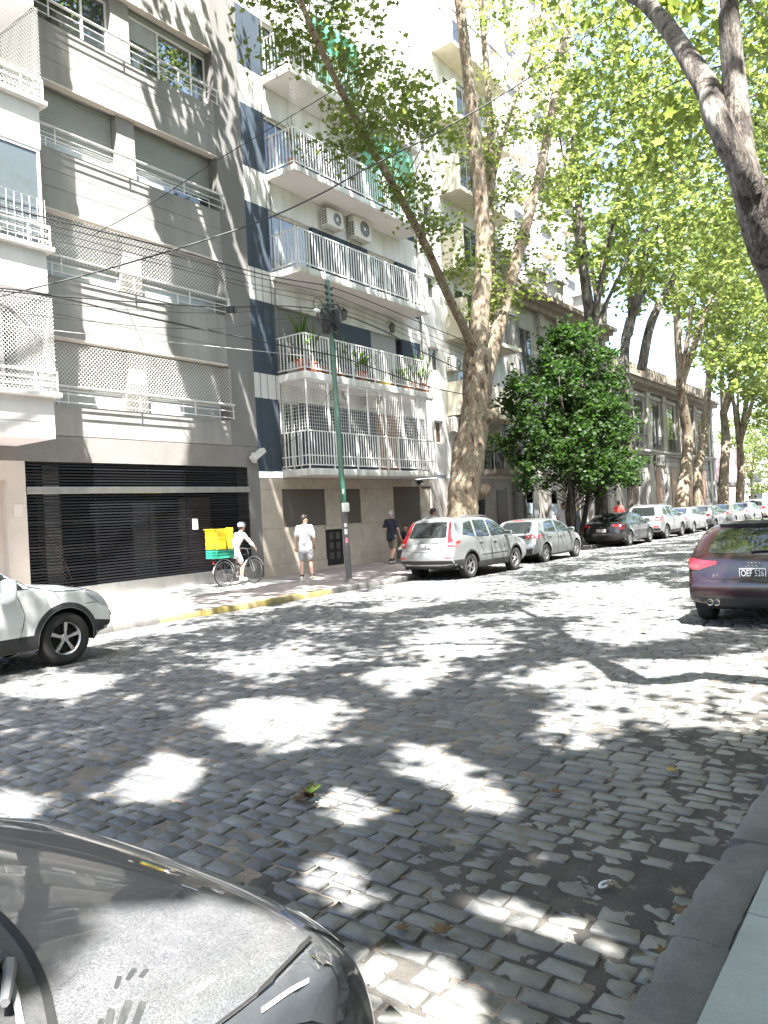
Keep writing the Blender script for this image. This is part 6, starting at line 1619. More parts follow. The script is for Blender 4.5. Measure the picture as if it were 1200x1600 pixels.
# the rest of the row
rest = [('SED', P_SILVER, 'silver saloon with wide red lamps just ahead of the railed silver SUV', 42.0), ('HAT', P_DGREY, 'dark grey hatchback, first of two dark-bodied cars in the far row', 47.2), ('SED', P_DGREY, 'dark grey saloon midway down the far row', 52.0), ('SED', P_SILVER2, 'mid grey saloon with large red lamps before the dark tall wagon', 57.6), ('MPV', P_TAN, 'champagne tall wagon with dark red lamps far along the row', 63.2), ('MPV', P_SILVER, 'silver tall wagon near the far end of the row', 68.6), ('SED', P_BLACK, 'black car last visible at the far end of the row', 74.2), ('HAT', P_SILVER, 'silver hatchback beyond the last black car of the far row', 79.6)]
for kd, pt, lb, x in rest:
    c = make(kd, lb, pt, lod=0)
    z = {'SED': (.78, .95), 'HAT': (.78, .95), 'MPV': (.85, 1.12)}[kd]
    lampset(c, 'tail_lamp', [(.52, z[0] + .04), (.80, z[0]), (.82, z[1]), (.56, z[1] - .02)], C_RED)
    c.plate('', .66, wd=.38, style='black'); sill_trim(c, c.sp['sill'] + .05)
    c.patch('bumper_cladding', [(-.7, .30), (.7, .30), (.66, .42), (-.66, .42)], 'B', C_TRIM, .006, .08)
    c.place(x - .4, 11.74 + random.uniform(-.06, .06))

# white SUV at the left edge, only its front half in view
WS = dict(SUV); WS.update(L=4.25, W=.89, belt=1.05, R=.36, axles=(.82, 3.375), tw=.115, flare=.03, crease=.50, fk=.16, ft=1.0,
    prof=[(.2, .34), (.04, .45), (.0, .62), (.05, .8), (.10, 1.05), (.25, 1.35), (.42, 1.58), (.7, 1.64), (1.3, 1.67), (1.9, 1.645), (2.35, 1.52), (2.72, 1.28), (2.98, 1.125), (3.25, 1.095), (3.6, 1.06), (3.9, .99), (4.08, .88), (4.17, .74), (4.22, .58), (4.19, .42), (4.05, .33), (3.9, .30)])
c = Car('parked_car', 'white SUV with black wheel arch cladding, front half at the left edge', WS, P_WHITE, 'cars parked along the far kerb')
common(c, [[(1.95, 1.07), (2.93, 1.085), (2.30, 1.47), (1.95, 1.53)], [(1.0, 1.09), (1.86, 1.07), (1.86, 1.54), (1.1, 1.56)]], [[(1.90, .44), (2.72, .44), (2.80, .75), (2.70, 1.04), (1.90, 1.04)], [(1.2, .62), (1.35, .44), (1.87, .44), (1.87, 1.04), (1.1, 1.06), (1.1, .8)]], [(2.05, .92), (1.3, .94)], RGL['SUV'], [(-.64, 1.14), (.64, 1.14), (.52, 1.52), (-.52, 1.52)], mirror=None, spokes=5)
for side, ax in ((-1, 'R'), (1, 'L')):
    p, nr = c.hit(ax, 2.56, 1.08); mb = MB(); mb.cbox(2.46, 2.64, p.y + side * .03, p.y + side * .03 + side * .20 if side > 0 else p.y - .23, 1.0, 1.24, .05)
    if side < 0: mb = MB().cbox(2.46, 2.62, p.y - .25, p.y - .05, .93, 1.25, .05)
    o = mb.build('wing_mirror', P_WHITE, c.t, 60); MB().tube([(2.58, p.y, 1.02), (2.55, p.y + side * .1, 1.0)], .03, 6).build('mirror_arm', C_TRIM, o, 50)
arch_trim(c, .07); sill_trim(c, .47)
c.both(lambda n, q, ax: c.patch(n, q, ax, C_TRIM, .0062, .06), 'quarter_trim', [(2.42, 1.075), (2.95, 1.085), (2.80, 1.18), (2.46, 1.395)])
c.both(lambda n, q, ax: c.patch(n, q, ax, C_CLR, .008, .04, rnd=.03), 'headlamp', [(3.68, .955), (3.98, .74), (4.09, .70), (4.14, .80), (3.98, .93), (3.74, 1.0)])
lampset(c, 'headlamp', [(.50, .80), (.74, .82), (.74, .95), (.52, .90)], C_CLR, end='F')
c.both(lambda n, q, ax: c.patch(n, q, ax, C_TRIM, .008, .05, rnd=.02), 'bumper_cladding', [(3.80, .33), (4.12, .345), (4.185, .50), (3.82, .56)])
c.patch('bumper_cladding', [(-.72, .33), (.72, .33), (.74, .47), (-.74, .47)], 'F', C_TRIM, .007, .07); c.patch('grille', [(-.5, .62), (.5, .62), (.46, .80), (-.46, .80)], 'F', C_TRIM, .008, .06, rnd=.04)
c.both(lambda n, q, ax: c.patch(n, q, ax, C_CHROME, .012, .03, rnd=.02), 'fog_lamp_bezel', [(4.09, .55), (4.17, .57), (4.18, .70), (4.12, .70)])
c.both(lambda n, q, ax: c.patch(n, q, ax, C_GRILL if False else C_TRIM, .0125, .03, rnd=.01), 'fog_lamp', [(4.11, .58), (4.155, .59), (4.16, .68), (4.125, .68)])
c.both(lambda n, q, ax: c.strip(n, q, ax, .009), 'bonnet_gap', [(2.95, 1.10), (3.2, 1.02), (3.45, 1.0), (3.70, .99)])
c.both(lambda n, q, ax: c.strip(n, q, ax, .008), 'bumper_gap', [(3.68, .80), (3.85, .80), (3.98, .79)])
c.place(5.80 - 3.375, 10.62)

# dark maroon hatchback on the near side
AU = dict(L=4.32, W=.895, belt=.98, sill=.20, R=.32, axles=(.80, 3.43), tumble=.42, tw=.112, rk=.07, rt=.7, shoulder=.02,
    prof=[(.22, .24), (.05, .30), (.0, .48), (.0, .62), (.06, .70), (.075, .82), (.11, .97), (.30, 1.12), (.60, 1.33), (.78, 1.40), (1.1, 1.432), (1.6, 1.445), (2.1, 1.42), (2.5, 1.33), (2.95, 1.09), (3.2, .965), (3.6, .90), (3.95, .80), (4.2, .66), (4.3, .48), (4.26, .30), (4.1, .2)])
c = Car('parked_car', 'dark maroon hatchback with wide red lamps and twin exhaust pipes at the right edge', AU, P_MAROON, 'cars parked along the near kerb')
common(c, [[(1.95, 1.0), (3.0, 1.0), (2.46, 1.27), (1.97, 1.365)], [(1.06, 1.02), (1.86, 1.0), (1.88, 1.37), (1.2, 1.36)], [(.66, 1.10), (1.0, 1.03), (1.1, 1.35), (.86, 1.30)]], [[(1.92, .28), (2.9, .28), (3.0, .6), (2.98, .97), (1.92, .97)], [(1.2, .5), (1.34, .28), (1.89, .28), (1.89, .97), (1.02, .985), (1.02, .7)]], [(2.08, .86), (1.24, .88)], [(-.61, 1.015), (.61, 1.015), (.50, 1.345), (-.50, 1.345)], [(-.62, 1.02), (.62, 1.02), (.50, 1.32), (-.50, 1.32)], mirror=(2.86, .98), spokes=5, rim_style=1)
lampset(c, 'tail_lamp', [(.45, .91), (.66, .925), (.84, .95), (.875, .90), (.87, .80), (.70, .795), (.47, .865)], C_RED, [('lamp_bar', [(.50, .885), (.68, .89), (.68, .903), (.50, .90)], mat('bright_red_lens', (.7, .06, .07), .2)), ('lamp_block', [(.70, .82), (.84, .825), (.84, .865), (.70, .86)], mat('bright_red_lens', (.7, .06, .07), .2))], off=.010)
c.patch('lower_boot_panel', [(-.67, .79), (.67, .79), (.56, .665), (-.56, .665)], 'B', P_MAROON, .008, .06)
c.strip('panel_gap', [(-.86, .80), (-.70, .74), (-.60, .645), (0, .635), (.60, .645), (.70, .74), (.86, .80)], 'B', .012)
c.patch('spoiler', [(-.52, 1.36), (.52, 1.36), (.49, 1.395), (-.49, 1.395)], 'B', C_TRIM, .05, .06, thick=.05)
p, n = c.hit('B', 0, .86)
rings = MB()
for k in range(4): rings.lathe([(.026, 0), (.0295, -.006), (.033, 0), (.0295, .004)], 22, 'x', (p.x - .016, (k - 1.5) * -.047, .865), close=True)
rings.build('ring_emblem', C_CHROME, c.t, 50)
c.plate('OEF 526', .745, wd=.335, h=.142)
me = text_mesh('A3', .075, .0015); me.materials.clear(); me.materials.append(C_CHROME)
q, _ = c.hit('B', .48, .715)
for v in me.vertices: cx, cy, cz = v.co; v.co = (q.x - .014 - cz, .48 - cx, .715 + cy)
link('boot_lettering', me, c.t)
MB().box(q.x - .018, q.x - .002, .40, .56, .665, .677).build('badge_strip', C_CHROME, c.t)
wiper(c, 0, -.40, 1.03, .0)
c.patch('bumper_cladding', [(-.66, .28), (.66, .28), (.72, .42), (-.72, .42)], 'B', C_TRIM, .007, .06, rnd=.04)
c.both(lambda n_, q_, ax: c.patch(n_, q_, ax, C_TRIM, .006, .04, rnd=.02), 'bumper_vent', [(.16, .46), (.30, .47), (.26, .62), (.13, .63)])
for yq in (.56, .47):
    q, _ = c.hit('B', yq, .335); ex = MB(); ex.lathe([(.034, -.035), (.042, -.04), (.044, -.03), (.042, .10), (.034, .10)], 18, 'x', (q.x, yq, .345), close=True); o = ex.build('exhaust_pipe', C_CHROME, c.t, 50)
    MB().lathe([(.034, -.005), (.001, -.005)], 18, 'x', (q.x, yq, .345)).build('exhaust_bore', C_UNDER, o)
antenna(c, 1.0, .07, True)
c.place(11.22, 2.16)

# dusty graphite car whose bonnet fills the lower left corner
NG = dict(L=4.25, W=.865, belt=1.0, sill=.20, R=.30, axles=(.75, 3.30), tumble=.36, tw=.10, fk=.30, ft=.95, flare=.012, shoulder=.0,
    prof=[(.2, .26), (.03, .40), (.0, .6), (.04, .8), (.12, 1.0), (.36, 1.2), (.6, 1.38), (.9, 1.46), (1.5, 1.49), (2.0, 1.46), (2.45, 1.37), (2.9, 1.165), (3.24, 1.01), (3.42, .985), (3.66, .958), (3.9, .895), (4.08, .785), (4.19, .63), (4.24, .46), (4.19, .32), (4.0, .22)])
c = Car('parked_car', 'dusty graphite grey car with finger marks on its bonnet in the foreground', NG, P_GREY, 'cars parked along the near kerb')
common(c, [[(1.85, 1.03), (2.95, 1.03), (2.35, 1.31), (1.87, 1.39)], [(.9, 1.07), (1.76, 1.03), (1.78, 1.40), (1.1, 1.38)]], [[(1.82, .3), (2.75, .3), (2.9, .6), (2.86, .99), (1.82, .99)], [(1.15, .5), (1.3, .3), (1.79, .3), (1.79, .99), (1.0, 1.0), (1.0, .75)]], [(2.0, .9), (1.2, .92)], [(-.55, 1.02), (.55, 1.02), (.48, 1.36), (-.48, 1.36)], None, mirror=(2.7, 1.02), rim_style=1)
NC = c
hoodedge = [(3.27, .74), (3.28, .715), (3.36, .528), (3.415, .319), (3.443, .103), (3.447, 0), (3.443, -.103), (3.415, -.319), (3.36, -.528), (3.28, -.715), (3.27, -.74)]
inner = [(x - .16, y * .97) for x, y in hoodedge]
c.patch('cowl', hoodedge + inner[::-1], 'T', mat('dusty_black_plastic', (.075, .075, .075), .6, col2=(.03, .03, .03), scale=9, bump=.2, fine=.2), .002, .035, thick=.003)
c.strip('bonnet_gap', hoodedge, 'T', .016, off=.0045)
c.strip('cowl_lip', [(x - .055, y) for x, y in hoodedge[1:-1]], 'T', .012, mat('grey_rubber_lip', (.22, .22, .22), .5), .012)
c.strip('cowl_lip', [(x - .10, y) for x, y in hoodedge[1:-1]], 'T', .008, C_TRIM, .009)
c.patch('windscreen', inner[1:-1][::-1] + [(2.52, -.52), (2.49, 0), (2.52, .52)], 'T', C_GLASS, .003, .05)
wp = [c.hit('T', x, y)[0] + Vector((0, 0, h)) for x, y, h in ((3.335, -.47, .012), (3.30, -.54, .035), (3.25, -.62, .03), (3.13, -.60, .03), (2.99, -.30, .03), (2.93, .05, .025))]
MB().tube(wp[:3], [.013, .011, .008], 6).build('wiper_arm', mat('grey_wiper_arm', (.16, .16, .165), .45), c.t, 50)
wb = [c.hit('T', x, y)[0] + Vector((0, 0, .016)) for x, y in ((3.205, -.66), (3.22, -.56), (3.265, -.40), (3.285, -.2), (3.29, 0), (3.285, .1))]
MB().tube(wb, .006, 6).build('wiper_blade', mat('light_wiper_blade', (.2, .2, .21), .4), c.t, 50)
MB().tube([wb[2] + Vector((.05, -.02, 0)), wb[1] + Vector((.04, 0, .015)), wb[2]], .012, 6).build('wiper_joint', C_TRIM, c.t, 50)
for x, y in ((3.36, -.30), (3.33, -.45)):
    h, n_ = c.hit('T', x, y); MB().cbox(h.x - .018, h.x + .018, h.y - .02, h.y + .02, h.z + .003, h.z + .02, .006).build('washer_nozzle', C_TRIM, c.t)
lamp = [(3.50, .902), (3.6, .893), (3.7, .881), (3.8, .862), (3.87, .842), (3.925, .79), (3.95, .71), (3.91, .672), (3.842, .705), (3.766, .765), (3.677, .812), (3.584, .852)]
for ax, sg in (('R', -1), ('L', 1)):
    o = c.patch('headlamp', lamp, ax, mat('headlamp_cover', (.085, .092, .10), .06, spec=.9, coat=1.0, metal=.3), .007, .03, thick=.01)
    c.strip('daytime_lamp', [(3.61, .878), (3.70, .862), (3.77, .842)], ax, .009, mat('lamp_white_strip', (.55, .56, .57), .12, coat=.8), .0085, o)
    c.strip('lamp_edge', [(3.50, .896), (3.584, .846), (3.677, .806), (3.766, .758), (3.842, .698), (3.90, .668)], ax, .005, C_CHROME, .0095, o)
    c.strip('lamp_edge', [(3.82, .85), (3.88, .80), (3.905, .73)], ax, .004, C_CHROME, .0088, o)
    c.strip('bonnet_gap', [(3.24, .922), (3.36, .914), (3.5, .906), (3.6, .897), (3.7, .886), (3.8, .868), (3.88, .845)], ax, .0032, C_SEAM, .0095)
    c.strip('fender_gap', [(3.0, .5), (3.02, .75), (3.10, .93)], ax, .009)
lampset(c, 'headlamp', [(.50, .72), (.66, .72), (.66, .84), (.56, .85)], mat('headlamp_cover', (.2, .2, .2)), end='F')
c.patch('grille', [(-.42, .55), (.42, .55), (.40, .70), (-.40, .70)], 'F', C_TRIM, .007, .06, rnd=.04); c.patch('lower_grille', [(-.5, .30), (.5, .30), (.5, .45), (-.5, .45)], 'F', C_TRIM, .007, .06, rnd=.04)
CLEAN = paint('clean_graphite_paint', (.06, .061, .064), .5, .35)
for a, b, w_ in (((3.393, -.697), (3.350, -.748), .013), ((3.427, -.699), (3.376, -.745), .014), ((3.443, -.717), (3.394, -.759), .013), ((3.368, -.708), (3.338, -.736), .011), ((3.489, -.629), (3.458, -.650), .011), ((3.504, -.646), (3.479, -.659), .011), ((3.456, -.630), (3.429, -.657), .009)):
    a, b = Vector(a), Vector(b); t_ = (b - a).normalized(); n_ = Vector((-t_.y, t_.x)) * w_ / 2
    c.patch('finger_mark', [tuple(a + n_), tuple(a - n_), tuple(b - n_ * .9), tuple(b + n_ * .9)], 'T', CLEAN, .0008, .012, rnd=.006, thick=.001)
c.patch('palm_mark', [(3.345, -.742), (3.395, -.765), (3.36, -.80), (3.29, -.80), (3.28, -.765)], 'T', CLEAN, .0008, .02, rnd=.02, thick=.001)
c.place(-2.63, 1.90)
# ------------------------------------------------------------------ pole, cables
PGREEN = mat('chipped_green_paint', (.085, .165, .122), .6, col2=(.06, .125, .092), scale=6, bump=.15)
PGREEN2 = mat('darker_green_paint', (.035, .12, .075), .6, var=.15, scale=6)
PDARK = mat('dark_grey_pole_paint', (.075, .078, .082), .6, col2=(.12, .115, .11), scale=5, bump=.2)
pl = thing('utility_pole', 'leaning green and dark grey utility pole at the far kerb with cable tangle', 'utility pole', (15.55, 12.68, .14))
def lean(z): t = (z - .15) / 7.85; return Vector((15.55 - .18 * t, 12.68 + .05 * t, z))
MB().tube([lean(.1), lean(1.0), lean(1.95)], .078, 14).build('lower_shaft', PDARK, pl, 50)
MB().tube([lean(1.951), lean(3.0)], .072, 14).build('middle_shaft', PGREEN2, pl, 50)
MB().tube([lean(3.001), lean(5.6), lean(8.0)], [.070, .062, .056], 14).build('upper_shaft', PGREEN, pl, 50)
MB().lathe([(.079, -.02), (.086, 0), (.079, .02)], 14, 'z', lean(1.95)).build('collar', PDARK, pl, 40); MB().lathe([(.001, .05), (.05, .03), (.062, -.02)], 12, 'z', lean(8.0)).build('pole_cap', PGREEN, pl, 40)
MB().lathe([(.14, 0), (.11, .05), (.08, .08)], 14, 'z', lean(.13)).build('base_collar', PDARK, pl, 40)
b_ = MB(); q = lean(2.06); b_.cbox(q.x - .20, q.x + .04, q.y - .16, q.y - .07, 1.96, 2.20, .03); o = b_.build('junction_box', M_FRAME, pl, 50)
for i, (z, m, w_, h_) in enumerate(((1.45, 'sticker_white', .07, .14), (1.22, 'sticker_pink', .06, .13), (1.62, 'sticker_white', .06, .10), (2.5, 'sticker_white', .03, .12))):
    q = lean(z); mb = MB(); k = 6
    for j in range(k + 1):
        a = -PI * .75 + (j / k - .5) * w_ / .078 * 1.3
        for zz in (z - h_ / 2, z + h_ / 2): mb.v.append((q.x + .0805 * math.cos(a), q.y + .0805 * math.sin(a), zz))
    for j in range(k): mb.f.append((2 * j, 2 * j + 2, 2 * j + 3, 2 * j + 1)); mb.m.append(0)
    mb.build('sticker', mat(m, (.62, .60, .58) if 'white' in m else (.55, .2, .25), .7), pl)
tr_ = MB(); r_ = random.Random(3)
for z in (7.35, 7.5, 7.66, 7.82): 
    q = lean(z); tr_.tube([q + Vector((-.10, -.02, 0)), q + Vector((.10, -.02, 0))], .03, 8); tr_.ball(q + Vector((-.12, -.02, 0)), .035, .035, .045, 8, 5); tr_.ball(q + Vector((.12, -.02, 0)), .035, .035, .045, 8, 5)
tr_.build('insulator', C_TRIM, pl, 50, kind='stuff')
bx = thing('cable_tangle', 'dark tangle of coiled cables and splice boxes hanging on the green pole', 'cable tangle', tuple(lean(7.0)))
cb = MB()
for k in range(26):
    c0 = lean(6.95) + Vector((r_.uniform(-.42, .12), r_.uniform(-.22, -.05), r_.uniform(-.25, .3))); R = r_.uniform(.10, .26); ax = r_.uniform(-.6, .6); pts = []
    for j in range(17):
        a = 2 * PI * j / 16 + k; pts.append(c0 + Vector((R * math.cos(a), .10 * math.sin(a + ax), R * math.sin(a) * r_.uniform(.8, 1.25))))
    cb.tube(pts, r_.uniform(.006, .012), 5, False)
cb.build('coils', C_TRIM, bx, 'all', kind='stuff')
q = lean(6.95)
MB().cbox(q.x + .07, q.x + .25, q.y - .14, q.y + .06, 6.55, 7.28, .03).build('splice_box', C_TRIM, bx, 50)
MB().cbox(q.x - .42, q.x - .22, q.y - .2, q.y - .05, 6.55, 6.95, .04).build('splice_box', C_TRIM, bx, 50)
MB().ball(lean(7.05) + Vector((-.62, -.1, .05)), .13, .06, .05, 8, 5).build('pale_splice', M_FRAME, bx, 'all')
CAB = mat('black_cable', (.018, .018, .019), .6); CABL = mat('pale_cable', (.45, .44, .42), .6)
cables = [('top black cable from the pole head across the grey block', .014, [(6.32, 12.7, 7.38), (8.18, 12.7, 7.47), (10.53, 12.7, 7.58), (13.06, 12.7, 7.64), (15.28, 12.69, 7.86)]),
    ('second black cable below the pole head across the grey block', .010, [(6.32, 12.7, 7.28), (8.17, 12.7, 7.35), (10.52, 12.7, 7.45), (12.74, 12.7, 7.52), (15.26, 12.69, 7.68)]),
    ('third thin cable below the pole head across the grey block', .007, [(6.31, 12.7, 7.19), (8.16, 12.7, 7.23), (10.51, 12.7, 7.27), (12.73, 12.7, 7.34), (15.26, 12.69, 7.52)]),
    ('lowest of the four parallel cables left of the pole head', .007, [(6.3, 12.7, 7.0), (8.15, 12.7, 7.09), (10.5, 12.7, 7.2), (12.72, 12.7, 7.23), (15.26, 12.69, 7.37)]),
    ('sagging thick cable rising into the tangle on the pole', .014, [(6.25, 12.7, 5.9), (7.84, 12.7, 6.08), (9.81, 12.7, 6.34), (11.7, 12.7, 6.62), (13.55, 12.7, 7.0), (15.2, 12.65, 7.2)]),
    ('thin cable just under the sagging thick one', .006, [(6.25, 12.7, 5.88), (7.84, 12.7, 5.95), (9.8, 12.7, 6.18), (11.69, 12.7, 6.49), (13.55, 12.7, 6.91), (15.2, 12.65, 7.12)]),
    ('thick level cable clamped to the pole below the tangle', .016, [(6.25, 12.7, 5.93), (7.36, 12.7, 6.05), (9.19, 12.7, 6.02), (11.47, 12.7, 6.02), (13.26, 12.7, 6.03), (15.33, 12.62, 6.03), (16.47, 12.7, 6.0), (18.26, 12.7, 5.84), (20.32, 12.75, 5.72), (22.6, 12.9, 5.75)]),
    ('thin cable curving up to the tangle from far left', .006, [(6.23, 12.7, 5.58), (7.82, 12.7, 5.68), (9.78, 12.7, 5.85), (11.66, 12.7, 6.14), (13.31, 12.7, 6.62), (15.2, 12.65, 7.05)]),
    ('lowest thin cable reaching the pole clamp', .006, [(6.22, 12.7, 5.37), (7.81, 12.7, 5.44), (9.76, 12.7, 5.58), (12.61, 12.7, 5.78), (15.35, 12.66, 5.95)]),
    ('top cable from the pole to the plane tree fork', .014, [(15.5, 12.69, 7.86), (16.91, 12.7, 7.82), (19.44, 12.7, 7.67), (22.9, 12.9, 7.58)]),
    ('second cable from the pole to the plane tree fork', .010, [(15.52, 12.69, 7.66), (17.18, 12.7, 7.57), (19.41, 12.7, 7.4), (22.9, 12.9, 7.26)]),
    ('third cable from the pole to the plane tree fork', .007, [(15.52, 12.69, 7.5), (17.17, 12.7, 7.42), (19.39, 12.7, 7.24), (22.9, 12.9, 7.08)]),
    ('fourth cable from the pole to the plane tree fork', .007, [(15.52, 12.69, 7.35), (17.16, 12.7, 7.29), (19.38, 12.7, 7.08), (22.9, 12.9, 6.9)]),
    ('thick lumpy cable leaving the tangle past the lanterns', .018, [(15.4, 12.62, 7.39), (15.69, 12.66, 7.41), (15.96, 12.7, 7.22), (16.57, 12.7, 7.19), (18.05, 12.7, 7.04), (19.7, 12.7, 6.76), (22.8, 12.9, 6.5)]),
    ('cable beyond the plane trunk into the dark bushy tree', .010, [(23.6, 12.95, 8.1), (25.91, 13.0, 7.85), (29.25, 13.0, 7.51), (34.9, 13.0, 7.3)]),
    ('long black cable climbing diagonally over the street to the upper right', .017, [(7.29, 14.63, 6.3), (7.95, 14.4, 6.57), (8.7, 13.6, 6.83), (9.79, 12.8, 7.29), (10.8, 12.0, 7.74), (11.71, 11.2, 8.2), (12.47, 10.4, 8.7), (13.15, 9.6, 9.24), (14.21, 8.2, 10.04), (15.13, 6.5, 10.96), (16.81, 5.0, 12.67), (17.8, 4.2, 13.82)]),
    ('upper diagonal cable from the grey wall to the top of the plane tree', .010, [(10.86, 16.19, 8.93), (11.35, 14.5, 9.39), (12.02, 13.0, 10.11), (12.92, 11.8, 10.91), (14.34, 10.6, 12.12), (15.37, 9.8, 12.97), (16.86, 9.0, 14.3), (17.89, 8.4, 15.4)]),
    ('short thin wire twinned with the upper diagonal cable', .006, [(15.2, 10.4, 12.7), (15.99, 10.2, 13.29), (17.24, 9.8, 14.12), (18.29, 9.2, 14.97), (19.1, 8.8, 15.9)]),
    ('thin wire from the floodlight up to the caged balcony', .006, [(15.78, 16.1, 3.78), (16.3, 15.6, 4.0), (16.95, 15.1, 4.45)]),
    ('thin stay wire slanting from the second balcony edge to the caged balcony', .006, [(18.6, 15.0, 6.2), (17.9, 15.03, 5.6), (17.2, 15.05, 4.9)])]
for lb, r, pts in cables:
    o = MB().tube([Vector(p) for p in crv(pts, 6)], r, 5).build('overhead_cable', CABL if 'lowest thin' in lb else CAB, None, 'all'); tag(o, lb, 'cable', 'overhead cables')
o = MB(); 
for k, (dx, dz) in enumerate(((0, 0), (.12, .02))): o.cbox(11.80 + dx, 11.90 + dx, 12.62, 12.76, 6.52 + dz, 6.66 + dz, .01)
tag(o.build('cable_splice', C_TRIM), 'pair of black splice boxes hung on the cables before the grey block', 'cable box')

# ------------------------------------------------------------------ people
SKIN = mat('light_brown_skin', (.42, .235, .165), .55, var=.06, scale=20); SKIN2 = mat('fair_skin', (.50, .30, .225), .55, var=.06, scale=20); SKIN3 = mat('brown_skin', (.26, .14, .095), .55, var=.06, scale=20)
def fabric(n, c, var=.10): return mat(n, c, .9, var=var, scale=9, bump=.25, bscale=30)
EYE_M = mat('dark_eye', (.02, .015, .012), .2)
def blob(shapes, vox=.016, smooth=3, wrinkle=0.0):
    """one continuous surface round overlapping tapered limbs"""
    mb = MB()
    for s in shapes:
        if s[0] == 'cap':
            _, p, q, r0, r1 = s[:5]; p, q = Vector(p), Vector(q); d = q - p; L = max(d.length, 1e-5); t = d / L; pts, rs = [], []
            for a in np.linspace(-PI / 2, 0, 4)[:-1]: pts.append(p + t * r0 * math.sin(a)); rs.append(max(.001, r0 * math.cos(a)))
            for k in range(5): pts.append(p + d * k / 4); rs.append(r0 + (r1 - r0) * k / 4)
            for a in np.linspace(0, PI / 2, 4)[1:]: pts.append(q + t * r1 * math.sin(a)); rs.append(max(.001, r1 * math.cos(a)))
            mb.tube(pts, rs, 12)
        else:
            _, c, rx, ry, rz = s[:5]; k = len(mb.v); mb.ball((0, 0, 0), rx, ry, rz, 14, 10)
            R = Matrix.Rotation(s[5], 3, s[6]) if len(s) > 5 else Matrix.Identity(3)
            for i in range(k, len(mb.v)): mb.v[i] = tuple(Vector(c) + R @ Vector(mb.v[i]))
    me = mb.mesh('blob'); o = bpy.data.objects.new('blob', me); COL.objects.link(o)
    md = o.modifiers.new('r', 'REMESH'); md.mode = 'VOXEL'; md.voxel_size = vox; md.use_smooth_shade = True
    sm = o.modifiers.new('s', 'SMOOTH'); sm.factor = .5; sm.iterations = smooth
    dg = bpy.context.evaluated_depsgraph_get(); out = bpy.data.meshes.new_from_object(o.evaluated_get(dg)); bpy.data.objects.remove(o); bpy.data.meshes.remove(me)
    if wrinkle:
        for v in out.vertices:
            c = v.co; v.co = c + v.normal * wrinkle * (math.sin(c.z * 38 + 5 * math.sin(c.x * 17 + c.y * 13)) + .6 * math.sin(c.y * 47 + c.z * 21 + 3 * math.sin(c.x * 29)))
    out.polygons.foreach_set('use_smooth', [True] * len(out.polygons))
    return out
def hand(el, wr, s, curl=.5, side=1):
    el, wr = Vector(el), Vector(wr); d = (wr - el).normalized(); up = Vector((0, 0, 1)) if abs(d.z) < .8 else Vector((1, 0, 0))
    w = d.cross(up).normalized(); n = w.cross(d).normalized(); sh = [('cap', wr, wr + d * .07 * s, .030 * s, .036 * s)]
    base = wr + d * .085 * s; dn = -n if abs(d.z) < .8 else n
    for k, L in enumerate((.066, .078, .072, .056)):
        p0 = base + w * (k - 1.5) * .019 * s; p1 = p0 + d * L * .5 * s + dn * .010 * curl * s * 2; p2 = p1 + (d * (1 - curl) + dn * curl).normalized() * L * .5 * s
        sh += [('cap', p0 - d * .02, p1, .0105 * s, .0098 * s), ('cap', p1, p2, .0098 * s, .0085 * s)]
    t0 = wr + d * .03 * s - w * .026 * s; t1 = t0 + (d * .6 - w * .7).normalized() * .040 * s; t2 = t1 + (d * .9 + dn * .3).normalized() * .032 * s
    return sh + [('cap', t0, t1, .0145 * s, .0125 * s), ('cap', t1, t2, .0125 * s, .010 * s)]
VX = 1.0
